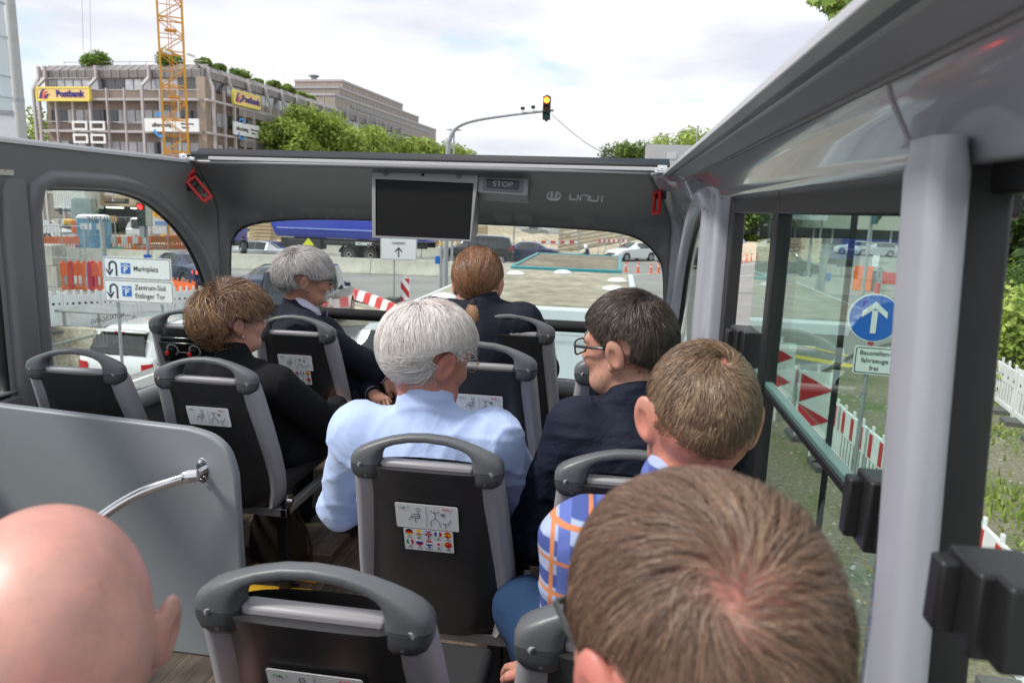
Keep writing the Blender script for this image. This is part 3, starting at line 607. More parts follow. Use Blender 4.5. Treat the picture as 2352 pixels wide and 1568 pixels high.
        text_mesh('lettering', 'OK !', .0095, M_green, stk, frame(P + X * -.053 + Y * .023, X, Y), .0002, sx=1.2); text_mesh('lettering', 'NO !', .0095, M_redprint, stk, frame(P + X * .050 + Y * .026, X, Y), .0002, sx=1.2)
    if flags:
        O2 = O + Y * -.070; b = MB(); b.prism(rrect(.118, .064, .003, 3), O2, X, Y, .0008); ls = b.build('language_sticker', M_whitesign, t)
        names = ['Deutsch', 'Badisch', 'Englisch', 'Französisch', 'Spanisch', 'Italienisch', 'Russisch', 'Niederländisch', 'Japanisch', 'Chinesisch']
        for i in range(10):
            cx = (-.046 + .023 * (i % 5)); cz = .022 if i < 5 else -.008
            flag_part(ls, cx, cz, O2, X, Y, i, 1)
            text_mesh('lettering', str(i + 1), .0062, M_blackprint, ls, frame(O2 + Zn * .0006 + X * cx + Y * (cz - .0122), X, Y), .0002, bold=.0002)
            text_mesh('lettering', names[i], .0034, M_blackprint, ls, frame(O2 + Zn * .0006 + X * cx + Y * (cz - .0162), X, Y), .0002)
    return t
M_handle2 = mat('darker_grey_handle_cap', (.055, .058, .062), .45, bump=.04, bscale=500)
M_steel2 = mat('silver_seat_rail', (.5, .5, .51), .4, metal=.7)
mat_pad = mat('grey_seat_fabric', (.02, .02, .022), .9, bump=.3, bscale=600)
XB, XI, XD, XC = -.400, .066, -1.765, -1.298
YA, YB, YH, YG = .886, 1.506, 2.126, 2.746
sp = make_seat(True, True); sp2 = make_seat(True, False); sp0 = make_seat(False, False)
def put(src, used, x, y, z, lab, grp='rows of charcoal bus seats'):
    o = src if not used.get(src.name) else copy_tree(src); used[src.name] = 1
    o.location = (x, y, z); o['label'] = lab; o['group'] = grp; return o
us = {}
put(sp, us, XB, YB, DECK, 'charcoal seat with safety and flag stickers right behind the white-haired man')
put(sp2, us, XB, YA, DECK, 'large charcoal seat with OK and NO sticker at the bottom, nearest the camera')
put(sp, us, XI, YA, DECK, 'charcoal seat holding the boy, its handle beside the near man\'s temple')
put(sp0, us, XI, YB, DECK, 'charcoal seat behind the man in the navy shirt')
put(sp, us, XB, YH, DECK + .10, 'raised charcoal seat between the white-haired man\'s face and the ponytail woman')
put(sp0, us, XI, YH, DECK + .10, 'raised charcoal seat seen left of the dark-haired man\'s chin')
put(sp0, us, XB, YG, DECK + .10, 'front row charcoal seat holding the ponytail woman')
put(sp0, us, XI, YG, DECK + .10, 'front row charcoal seat at the right window, left of black glasses')
put(sp0, us, XD, 2.11, DECK, 'plain charcoal seat without sticker beside the left window, behind the partition')
put(sp2, us, XC, 2.11, DECK, 'charcoal seat with only the OK and NO sticker, behind the curly-haired woman')
put(sp, us, XC, 2.763, DECK + .045, 'front row charcoal seat with stickers holding the grey-haired man')
se = put(sp0, us, XD, 2.763, DECK + .045, 'front row charcoal seat with the black audio panel with red knobs')
put(sp0, us, XB, YA - .62, DECK, 'charcoal seat under the bald man, out of view at the bottom')
put(sp0, us, XI, YA - .62, DECK, 'charcoal seat under the near brown-haired man, out of view')
# audio panel on the front left seat
O = Vector((.0, back_y(.77) - .028, .775)); X = Vector((1, 0, 0)); Y = Vector((0, -.28, 1)).normalized(); Zn = X.cross(Y).normalized()
ap = thing('audio_panel', 'black audio guide panel with red knobs on the seat behind the curly-haired woman', 'audio panel', se.location)
b = MB(); b.prism([(-.115, .042), (.115, .042), (.108, -.048), (-.108, -.048)], O + Zn * .03, X, Y, .05); b.prism([(-.118, .044), (.118, .044), (.112, .060), (-.112, .060)], O + Zn * .018, X, Y, .04); b.build('panel', M_blackgloss, ap, bevel=.004)
for cx in (-.055, .045):
    b = MB(); b.prism(circ(.014, 20, cx, .008), O + Zn * .05, X, Y, .02); b.build('dial', M_blackgloss, ap, bevel=.002)
    b = MB(); b.prism(circ(.009, 16, cx - .013, .003), O + Zn * .056, X, Y, .02); b.build('knob', M_red, ap, bevel=.002)
    b = MB()
    for i in range(11):
        a = R(-60 + 300 * i / 11); b.prism(circ(.0042, 8, cx + .024 * math.cos(a), .01 + .024 * math.sin(a)), O + Zn * .0308, X, Y, .0008)
    b.build('dial_marks', mat('grey_mark', (.35, .35, .35), .5), ap)
text_mesh('lettering', 'CityTour', .013, M_whitesign, ap, frame(O + Zn * .0305 + X * .0 + Y * -.040, X, Y), .0003, bold=.0003)
text_mesh('lettering', 'Please select your language', .0042, M_whitesign, ap, frame(O + Zn * .0305 + X * -.004 + Y * .0, X, Y), .0003)
for cx in (-.068, .033):
    b = MB(); b.prism([(cx - .005, -.024), (cx + .004, -.020), (cx - .002, -.038), (cx - .010, -.034)], O + Zn * .04, X, Y, .012); b.build('switch', M_red if cx > 0 else M_blackgloss, ap, bevel=.001)
# things on the deck floor
bag = thing('bag', 'dark brown shoulder bag standing on the deck floor with its strap on the planks', 'bag', at(640, 1290, Z=DECK))
b = MB(); 
b.loft([[Vector((x * w, y * .055, z)) for x, y in circ(1, 16)] for z, w in ((0, .09), (.01, .115), (.08, .125), (.16, .115), (.22, .09), (.26, .05), (.265, .02))], closed=True, cap=True); b.build('body', mat('brown_leather', (.03, .024, .018), .6, bump=.3, bscale=60), bag, smooth=True)
b = MB(); b.tube(spline([(.06, 0, .24), (.13, -.03, .18), (.15, -.02, .08), (.13, .0, .03), (.2, -.03, .008), (.27, -.08, .006), (.26, -.14, .006)], 8), .008, 6, sx=.4); b.build('strap', mat('brown_strap', (.06, .035, .025), .6), bag, smooth=True)
for k, (px, py, w, h, r_) in enumerate(((690, 1325, .16, .05, .0), (640, 1350, .24, .05, .1), (562, 1310, .03, .05, 0))):
    p = at(px, py, Z=DECK)
for i, (px, py, w, d, a, lab) in enumerate(((655, 1318, .30, .075, -4, 'yellow step edge strip on the deck floor behind the brown bag'), (640, 1362, .24, .06, 3, 'yellow strip on the deck floor, seen under the nearest seat handle'))):
    p = at(px, py, Z=DECK); b = MB(); b.bx(-w / 2, w / 2, -d / 2, d / 2, 0.001, .012); o = b.build('floor_strip', M_yellow, None, bevel=.002); o.location = p; o.rotation_euler = (0, 0, R(a)); tag(o, lab, 'floor strip', 'yellow strips on the deck floor')
# ================================================================= people : smooth-union distance fields -> one skin mesh per body
def surf_net(D, org, h):
    S = D < 0; nx, ny, nz = D.shape
    c = S[:-1, :-1, :-1].astype(np.int8)
    cnt = np.zeros((nx - 1, ny - 1, nz - 1), np.int8)
    for i in (0, 1):
        for j in (0, 1):
            for k in (0, 1): cnt += S[i:nx - 1 + i, j:ny - 1 + j, k:nz - 1 + k]
    act = np.argwhere((cnt > 0) & (cnt < 8)); idx = -np.ones(cnt.shape, np.int64); idx[tuple(act.T)] = np.arange(len(act))
    acc = np.zeros((len(act), 3)); num = np.zeros(len(act))
    cor = [(i, j, k) for i in (0, 1) for j in (0, 1) for k in (0, 1)]
    V = {c_: D[act[:, 0] + c_[0], act[:, 1] + c_[1], act[:, 2] + c_[2]] for c_ in cor}
    for a in cor:
        for ax in range(3):
            if a[ax] == 0:
                b = list(a); b[ax] = 1; b = tuple(b); m = (V[a] < 0) != (V[b] < 0); t = V[a] / (V[a] - V[b] + 1e-12)
                p = np.tile(np.array(a, float), (len(act), 1)); p[:, ax] = t; acc[m] += p[m]; num[m] += 1
    P = (act + acc / num[:, None]) * h + org
    F = []
    for ax in range(3):
        sl0 = [slice(None)] * 3; sl1 = [slice(None)] * 3; sl0[ax] = slice(0, -1); sl1[ax] = slice(1, None)
        ch = np.argwhere(S[tuple(sl0)] != S[tuple(sl1)]); u, v = [(1, 2), (2, 0), (0, 1)][ax]
        ok = (ch[:, u] > 0) & (ch[:, v] > 0) & (ch[:, u] < D.shape[u] - 1) & (ch[:, v] < D.shape[v] - 1); ch = ch[ok]
        sgn = S[tuple(ch.T)]; q = []
        for du, dv in ((0, 0), (-1, 0), (-1, -1), (0, -1)):
            w = ch.copy(); w[:, u] += du; w[:, v] += dv; q.append(idx[tuple(w.T)])
        q = np.stack(q, 1); q[~sgn] = q[~sgn][:, ::-1]; F.append(q)
    return P, np.concatenate(F)
class SDF:
    def __init__(s, lo, hi, h):
        s.h = h; s.lo = np.array(lo, float); n = np.ceil((np.array(hi) - s.lo) / h).astype(int) + 1; s.n = n
        s.D = np.full(n, .08, np.float32); s.ax = [s.lo[i] + np.arange(n[i]) * h for i in range(3)]
    def reg(s, lo, hi):
        a = np.clip(np.floor((np.array(lo) - s.lo) / s.h).astype(int), 0, s.n - 1); b = np.clip(np.ceil((np.array(hi) - s.lo) / s.h).astype(int) + 1, 1, s.n)
        sl = tuple(slice(a[i], b[i]) for i in range(3)); X, Y, Z = np.meshgrid(*[s.ax[i][sl[i]] for i in range(3)], indexing='ij'); return sl, X, Y, Z
    def comb(s, sl, d, k, sub=False):
        o = s.D[sl]
        if sub:
            d = -d
            if k: hh = np.clip(.5 - .5 * (o - d) / k, 0, 1); s.D[sl] = o * (1 - hh) + d * hh + k * hh * (1 - hh)
            else: s.D[sl] = np.maximum(o, d)
            return
        if not k: s.D[sl] = np.minimum(o, d); return
        hh = np.clip(.5 + .5 * (d - o) / k, 0, 1); s.D[sl] = d * (1 - hh) + o * hh - k * hh * (1 - hh)
    def ell(s, c, r, k=.01, M=None, sub=False):
        c = np.array(c); r = np.array(r); m = float(max(r)) + k + .02; sl, X, Y, Z = s.reg(c - m, c + m)
        q = np.stack([X - c[0], Y - c[1], Z - c[2]], -1)
        if M is not None: q = q @ np.array(M)         # columns of M = local axes
        k0 = np.sqrt(((q / r) ** 2).sum(-1)); k1 = np.sqrt(((q / (r * r)) ** 2).sum(-1)) + 1e-9
        s.comb(sl, (k0 * (k0 - 1) / k1).astype(np.float32), k, sub)
    def cone(s, a, b, ra, rb, k=.01, flat=None, sub=False):
        a = np.array(a, float); b = np.array(b, float); m = max(ra, rb) + k + .02; sl, X, Y, Z = s.reg(np.minimum(a, b) - m, np.maximum(a, b) + m)
        d = b - a; t = np.clip(((X - a[0]) * d[0] + (Y - a[1]) * d[1] + (Z - a[2]) * d[2]) / (d @ d + 1e-9), 0, 1)
        vx, vy, vz = X - a[0] - t * d[0], Y - a[1] - t * d[1], Z - a[2] - t * d[2]
        if flat is not None:                          # (axis, factor) squash
            ax, f = flat; ax = np.array(ax, float); dt = vx * ax[0] + vy * ax[1] + vz * ax[2]; g = f - 1; vx, vy, vz = vx + ax[0] * dt * g, vy + ax[1] * dt * g, vz + ax[2] * dt * g
        s.comb(sl, (np.sqrt(vx * vx + vy * vy + vz * vz) - (ra + (rb - ra) * t)).astype(np.float32), k, sub)
    def mesh(s, name, m, parent, cut=None):
        P, F = surf_net(s.D, s.lo, s.h); me = bpy.data.meshes.new(name)
        me.vertices.add(len(P)); me.vertices.foreach_set('co', P.ravel()); me.loops.add(F.size); me.loops.foreach_set('vertex_index', F.ravel().astype(np.int32)); me.polygons.add(len(F))
        me.polygons.foreach_set('loop_start', np.arange(0, F.size, 4, dtype=np.int32)); me.update(calc_edges=True); me.validate()
        me.materials.append(m); me.shade_smooth(); o = bpy.data.objects.new(name, me); C.objects.link(o); o.parent = parent
        md = o.modifiers.new('smooth', 'SMOOTH'); md.factor = .5; md.iterations = 1
        return o
def skin_mat(name, col, red=(.5, .16, .12), freckle=0., zones=()):
    m = bpy.data.materials.new(name); m.use_nodes = True; t = m.node_tree; b = t.nodes['Principled BSDF']
    tcn = t.nodes.new('ShaderNodeTexCoord'); n = t.nodes.new('ShaderNodeTexNoise'); n.inputs['Scale'].default_value = 22; n.inputs['Detail'].default_value = 5; n.inputs['Roughness'].default_value = .65
    r = t.nodes.new('ShaderNodeValToRGB'); e = r.color_ramp.elements; e[0].position = .34; e[0].color = (*[c * .80 for c in col], 1); e[1].position = .66; e[1].color = (*[min(1, a * .75 + c * .25) * 1.05 for a, c in zip(col, red)], 1)
    n2 = t.nodes.new('ShaderNodeTexNoise'); n2.inputs['Scale'].default_value = 7; r2 = t.nodes.new('ShaderNodeMix'); r2.data_type = 'RGBA'; r2.blend_type = 'MULTIPLY'; r2.inputs['B'].default_value = (1, .82, .80, 1)
    rm = t.nodes.new('ShaderNodeMapRange'); rm.inputs[1].default_value = .4; rm.inputs[2].default_value = .65
    t.links.new(tcn.outputs['Object'], n.inputs[0]); t.links.new(tcn.outputs['Object'], n2.inputs[0]); t.links.new(n.outputs[0], r.inputs[0]); t.links.new(n2.outputs[0], rm.inputs[0]); t.links.new(rm.outputs[0], r2.inputs['Factor']); t.links.new(r.outputs[0], r2.inputs['A'])
    last = r2.outputs['Result']
    if freckle:
        v = t.nodes.new('ShaderNodeTexVoronoi'); v.inputs['Scale'].default_value = 60; vr = t.nodes.new('ShaderNodeMapRange'); vr.inputs[1].default_value = .10; vr.inputs[2].default_value = .22; vr.inputs[3].default_value = freckle; vr.inputs[4].default_value = 0
        mx_ = t.nodes.new('ShaderNodeMix'); mx_.data_type = 'RGBA'; mx_.inputs['B'].default_value = (.22, .08, .04, 1); t.links.new(tcn.outputs['Object'], v.inputs[0]); t.links.new(v.outputs['Distance'], vr.inputs[0]); t.links.new(vr.outputs[0], mx_.inputs['Factor']); t.links.new(last, mx_.inputs['A']); last = mx_.outputs['Result']
    t.links.new(last, b.inputs['Base Color']); b.inputs['Roughness'].default_value = .42; b.inputs['Specular IOR Level'].default_value = .45
    b.inputs['Subsurface Weight'].default_value = .25; b.inputs['Subsurface Radius'].default_value = (.012, .004, .002); b.inputs['Subsurface Scale'].default_value = .6
    bn = t.nodes.new('ShaderNodeTexNoise'); bn.inputs['Scale'].default_value = 260; bn.inputs['Detail'].default_value = 3; bp = t.nodes.new('ShaderNodeBump'); bp.inputs['Strength'].default_value = .12; bp.inputs['Distance'].default_value = .002
    t.links.new(tcn.outputs['Object'], bn.inputs[0]); t.links.new(bn.outputs[0], bp.inputs['Height']); t.links.new(bp.outputs[0], b.inputs['Normal'])
    return m
def cloth_mat(name, col, rough=.85, weave=900, w=.25, crease=.5, sheen=.2, cscale=9.):
    m = bpy.data.materials.new(name); m.use_nodes = True; t = m.node_tree; b = t.nodes['Principled BSDF']; b.inputs['Roughness'].default_value = rough; b.inputs['Sheen Weight'].default_value = sheen if max(col) > .2 else 0; b.inputs['Specular IOR Level'].default_value = .25
    tcn = t.nodes.new('ShaderNodeTexCoord'); n = t.nodes.new('ShaderNodeTexNoise'); n.inputs['Scale'].default_value = weave; n2 = t.nodes.new('ShaderNodeTexNoise'); n2.inputs['Scale'].default_value = cscale; n2.inputs['Detail'].default_value = 4; n2.inputs['Distortion'].default_value = .8
    bp = t.nodes.new('ShaderNodeBump'); bp.inputs['Strength'].default_value = w; bp.inputs['Distance'].default_value = .001; bp2 = t.nodes.new('ShaderNodeBump'); bp2.inputs['Strength'].default_value = crease; bp2.inputs['Distance'].default_value = .02
    t.links.new(tcn.outputs['Object'], n.inputs[0]); t.links.new(tcn.outputs['Object'], n2.inputs[0]); t.links.new(n.outputs[0], bp.inputs['Height']); t.links.new(n2.outputs[0], bp2.inputs['Height']); t.links.new(bp2.outputs[0], bp.inputs['Normal']); t.links.new(bp.outputs[0], b.inputs['Normal'])
    r = t.nodes.new('ShaderNodeValToRGB'); e = r.color_ramp.elements; e[0].color = (*[c * .9 for c in col], 1); e[1].color = (*[c * 1.08 for c in col], 1); t.links.new(n.outputs[0], r.inputs[0]); t.links.new(r.outputs[0], b.inputs['Base Color'])
    return m
M_hair = attr_mat('hair_strands', .42, .5)
M_eye = mat('eye_white', (.75, .72, .7), .2)
M_lips = None
def nrm(v): return v / (np.linalg.norm(v, axis=-1, keepdims=True) + 1e-9)
CRC = np.array((0, -.010, .020)); CRR = np.array((.0765, .098, .0925))
def make_person(p):
    """p: dict(label, head=world head centre, hyaw,hpitch,hroll (deg), tyaw torso yaw, seat z ...)"""
    H = Vector(p['head']); sc = p.get('hs', 1.0); ty = R(p.get('tyaw', 0)); base = Vector(p['base'])
    root = thing('person', p['label'], 'person', base, ty)
    Ti = Matrix.Translation(base) @ Euler((0, 0, ty)).to_matrix().to_4x4(); Ti_inv = Ti.inverted()
    h = np.array(Ti_inv @ H)
    HM = np.array((Euler((0, 0, R(p.get('hyaw', 0)) - ty)).to_matrix() @ Euler((R(-p.get('hpitch', 0)), 0, 0)).to_matrix() @ Euler((0, R(p.get('hroll', 0)), 0)).to_matrix()))
    def hp(x, y, z): return h + HM @ (np.array((x, y, z)) * sc)
    vox = p.get('vox', .0034)
    pel = np.array((0, 0, p.get('pz', .56))); sh = p.get('shw', .20); nb_ = p.get('nb', (0, 0, 0)); neckb = np.array((h[0] * .6 + nb_[0], h[1] - .025 + nb_[1], h[2] - .155 + nb_[2]))
    shz = neckb[2] - .055
    SL = np.array((-sh, neckb[1] - .005, shz)); SR = np.array((sh, neckb[1] - .005, shz))
    el = [np.array(v) for v in p.get('elbow', [(-sh - .05, .12, shz - .27), (sh + .05, .12, shz - .27)])]; wr = [np.array(v) for v in p.get('wrist', [(-.12, .34, .62), (.12, .34, .62)])]
    kn = [np.array(v) for v in p.get('knee', [(-.12, .44, .50), (.12, .44, .50)])]; an = [np.array(v) for v in p.get('ankle', [(-.12, .42, .08), (.12, .42, .08)])]
    g = p.get('girth', 1.0)
    pts = np.array([h, *el, *wr, *kn, *an, pel, SL, SR]); lo = pts.min(0) - .2; hi = pts.max(0) + .2; lo[2] = max(lo[2], -.02)
    if p.get('lowcut') is not None: lo[2] = p['lowcut']
    # ---- body skin
    lo_b = lo.copy(); lo_b[2] = pel[2] - .10; hi_b = hi.copy(); hi_b[1] = max(h[1] + .17, wr[0][1] + .2, wr[1][1] + .2)
    s = SDF(lo_b, hi_b, vox)
    s.ell(h + HM @ (CRC * sc), CRR * sc, .0, HM)
    s.ell(hp(0, -.052, .0), np.array((.066, .05, .07)) * sc, .03, HM)
    s.ell(hp(0, .030, -.035), np.array((.061, .066, .078)) * sc, .03, HM)
    s.cone(hp(-.030, .045, -.082), hp(.030, .045, -.082), .030 * sc, .030 * sc, .025); s.ell(hp(0, .078, -.092), np.array((.020, .018, .018)) * sc, .018, HM)
    for q in (-1, 1):
        s.cone(hp(q * .052, -.005, -.045), hp(q * .034, .06, -.083), .022 * sc, .018 * sc, .025)
        s.ell(hp(q * .040, .070, -.030), np.array((.020, .018, .020)) * sc, .02, HM)
        s.cone(hp(q * .012, .088, .018), hp(q * .045, .076, .018), .009 * sc, .008 * sc, .015)
        s.ell(hp(q * .032, .094, -.001), np.array((.017, .014, .012)) * sc, .010, HM, sub=True)
        s.ell(hp(q * .032, .077, -.001), np.array((.0135,) * 3) * sc, .002, HM)
        s.ell(hp(q * .011, .098, -.038), np.array((.008, .010, .007)) * sc, .006, HM)
        # ear
        et = Euler((R(-12), R(q * 4), R(-q * p.get('ear_out', 28)))).to_matrix(); EM = HM @ np.array(et); es_ = p.get('ears', 1.0); ec = hp(q * .085, -.014, -.008)
        s.ell(ec, np.array((.0085, .020, .034)) * sc * es_, .005, EM)
        s.ell(ec + EM @ (np.array((q * .0095, .004, -.004)) * sc), np.array((.0065, .011, .020)) * sc * es_, .003, EM, sub=True)
        s.ell(hp(q * .079, .0, -.038), np.array((.006, .009, .010)) * sc, .006, HM)
    s.cone(hp(0, .090, .008), hp(0, .109, -.028), .0085 * sc, .011 * sc, .012); s.ell(hp(0, .106, -.033), np.array((.012, .012, .009)) * sc, .008, HM)
    s.ell(hp(0, .086, -.059), np.array((.024, .012, .006)) * sc, .006, HM); s.ell(hp(0, .083, -.069), np.array((.020, .012, .006)) * sc, .006, HM)
    nt = hp(0, -.022, -.055); nk = p.get('neck', .052)
    s.cone(nt, neckb + (0, 0, .03), nk, nk + .004, .02); s.cone(neckb + (0, 0, .05), neckb + (0, 0, -.08), nk - .002, .075, .03)
    body = lambda S, e, kk=.03: None
    def torso(S, e, k=.045):
        mid = (neckb + pel) / 2
        S.cone(SL + (.03, 0, -.005), SR - (.03, 0, .005), .052 + e, .052 + e, k)
        S.cone(neckb + (-.05, 0, -.028), SL + (.03, 0, .004), .038 + e * .6, .050 + e, k); S.cone(neckb + (.05, 0, -.028), SR - (.03, 0, -.004), .038 + e * .6, .050 + e, k)
        S.ell(neckb + (0, .0, -.19), (.155 * g + e, .112 * g + e, .20 + e), k); S.ell(mid * .6 + pel * .4 + (0, .0, .05), (.160 * g + e, .125 * g + e, .17 + e), k); S.ell(pel, (.17 * g + e, .125 * g + e, .115 + e), k)
    def arms(S, e, cuff=0.0, k=.03):
        for Sx, E_, W_ in zip((SL, SR), el, wr):
            S.cone(Sx, E_, .056 + e, .043 + e, k); d = (W_ - E_); L_ = np.linalg.norm(d); d = d / L_
            S.cone(E_, W_ - d * cuff, .043 + e, .029 + e * 1.2, k * .7)
    def legs(S, e, k=.03):
        for q, K_, A_ in zip((-1, 1), kn, an):
            S.cone(pel + (q * .085, .03, -.02), K_, .082 + e, .060 + e, k); S.cone(K_, A_, .058 + e, .042 + e, k)
    torso(s, -.006); arms(s, -.002)
    for i, (E_, W_) in enumerate(zip(el, wr)):
        d = nrm(W_ - E_); pin = np.array(p.get('palm', [(0, 0, -1), (0, 0, -1)])[i], float); pin = nrm(pin - d * (pin @ d)); side = np.cross(d, pin); q = -1 if i == 0 else 1
        # palm + four unequal fingers + thumb, curled
        tdir = side * (1 if i == 0 else -1)
        s.cone(W_ - d * .02, W_ + d * .03, .026, .027, .015, flat=(pin, 1.5)); s.ell(W_ + d * .055, (.040, .042, .015), .015, np.stack([side, d, pin], 1))
        curl = p.get('curl', [.5, .5])[i]
        for j, (off, ln_, r_) in enumerate(((-.030, .062, .0078), (-.010, .074, .0085), (.011, .078, .0085), (.031, .070, .0083))):
            a = W_ + d * (.085 - .004 * abs(j - 2)) + tdir * off; l1, l2, l3 = ln_ * .45, ln_ * .32, ln_ * .23; c1 = curl * .9; c2 = curl * 1.9; c3 = curl * 2.6
            b_ = a + (d * math.cos(c1) + pin * math.sin(c1)) * l1; c_ = b_ + (d * math.cos(c2) + pin * math.sin(c2)) * l2; e_ = c_ + (d * math.cos(c3) + pin * math.sin(c3)) * l3
            s.cone(a - d * .02, a, r_ * 1.1, r_ * 1.1, .004); s.cone(a, b_, r_ * 1.08, r_, .002); s.cone(b_, c_, r_, r_ * .92, .002); s.cone(c_, e_, r_ * .92, r_ * .8, .002)
        t0 = W_ + d * .025 + tdir * .026; t1 = t0 + (d * .7 + tdir * .6 + pin * .25) * .036; t2 = t1 + (d * .9 + tdir * .1 + pin * .35) * .030
        s.cone(t0, t1, .013, .0105, .008); s.cone(t1, t2, .0105, .0088, .003)
    # shoes live in the body field, hidden by the shoe mesh
    bo = s.mesh('body', p['skin'], root); bo['label'] = p.get('body_label', 'skin of head, neck and hands')
    del bo['label']
    def fold(S, amp, f=1.0, seed=0):
        X, Y, Z = np.meshgrid(*S.ax, indexing='ij', sparse=True)
        rr_ = np.random.default_rng(seed); w = 0
        for fr, am in ((9, 1.0), (15, .8), (24, .6), (37, .35), (55, .2)):
            d1 = nrm(rr_.normal(size=3)); d2 = nrm(rr_.normal(size=3)); p1, p2 = rr_.random(2) * 6.28
            ph_ = (X * d1[0] + Y * d1[1] + Z * d1[2]) * fr * f + 1.6 * np.sin((X * d2[0] + Y * d2[1] + Z * d2[2]) * fr * .55 * f + p2) + p1
            w = w + am * ((1 - np.abs(np.sin(ph_))) ** 2.2 - .3)
        S.D -= (amp * w).astype(np.float32)
    # ---- clothes
    S = SDF(lo - .02, hi + .02, p.get('cvox', .005)); e = p.get('ce', .012)
    torso(S, e); arms(S, e + .004, p.get('cuff', .02)); S.ell(pel + (0, 0, .03), (.175 * g + e, .135 * g + e, .12), .03)
    col = p.get('collar'); hsc = sc
    kc = .50 if col != 'none' else .26
    nb2 = neckb * (1 - kc) + nt * kc; S.cone(neckb + (0, .0, -.02), nb2 + (0, -.002, -.02), nk + .026, nk + .012, .012); S.cone(neckb + (0, 0, .05), neckb + (0, 0, -.09), nk + .012, .105, .03)
    fold(S, p.get('fold', .006), 1, p.get('seed', 1))
    co_ = S.mesh(p.get('top_name', 'shirt'), p['top'], root)
    if p.get('top_label'): co_['label'] = p['top_label']
    S = SDF(lo - .02, hi + .02, .007); legs(S, .014); S.ell(pel, (.18 * g, .135 * g, .12), .03); fold(S, .003, 1, 4); S.mesh('trousers', p['trouser'], root)
    S = SDF(np.array(an).min(0) - (.08, .1, .1), np.array(an).max(0) + (.08, .25, .06), .006)
    for A_ in an: S.cone(A_ + (0, -.02, -.035), A_ + (0, .15, -.045), .043, .036, .02); S.cone(A_, A_ + (0, 0, -.03), .045, .045, .02)
    S.mesh('shoes', M_shoe, root)
    # eyes
    for q in (-1, 1):
        b = MB(); b.lathe([(.0, -.012), (.006, -.0105), (.0105, -.006), (.012, 0), (.0105, .006), (.006, .0105), (0, .012)], hp(q * .032, .0795, -.001), 12); b.build('eye', M_eye, root, smooth=True)
    hd = dict(h=h, HM=HM, sc=sc, root=root, hp=hp)
    if p.get('glasses'): glasses(hd, **p['glasses'])
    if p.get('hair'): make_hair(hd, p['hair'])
    if p.get('after'): p['after'](hd, dict(neckb=neckb, nt=nt, wr=wr, el=el, nk=nk, sh=sh, shz=shz))
    return root
M_shoe = mat('black_leather_shoe', (.015, .014, .013), .4)
def glasses(hd, col=(.01, .01, .01), th=.0022, w=.026, hgt=.017, rimless=False, temple=.0035):
    hp = hd['hp']; m = mat('spectacle_frame', col, .3); b = MB()
    for q in (-1, 1):
        pts = [hp(q * .033 + w * math.copysign(abs(math.cos(a)) ** .6, math.cos(a)), .108 - .004 * abs(math.cos(a)), -.002 + hgt * math.copysign(abs(math.sin(a)) ** .6, math.sin(a))) for a in np.linspace(0, 2 * math.pi, 25)[:-1]]
        b.tube(pts, th, 6, closed=True)
        b.tube([hp(q * (.033 + w), .104, .006), hp(q * .072, .095, .007), hp(q * .080, .05, .006), hp(q * .082, .0, .006), hp(q * .080, -.018, -.004)], temple, 6)
        l = MB(); l.add([tuple(v) for v in pts], [tuple(range(24))]); l.build('lens', M_lens, None).parent = hd['root']
    b.tube([hp(-.008, .108, .004), hp(0, .113, .007), hp(.008, .108, .004)], th, 6)
    b.build('spectacles', m, hd['root'], smooth=True)
def hairline(phi, st):      # minimum elevation (sin) of the scalp for azimuth phi (0 front, pi back)
    k = st.get('line', [(0, .50), (.6, .40), (1.0, .12), (1.35, -.10), (1.6, -.16), (1.9, -.38), (2.3, -.66), (math.pi, -.74)])
    return np.interp(np.abs(phi), [a for a, _ in k], [b for _, b in k])
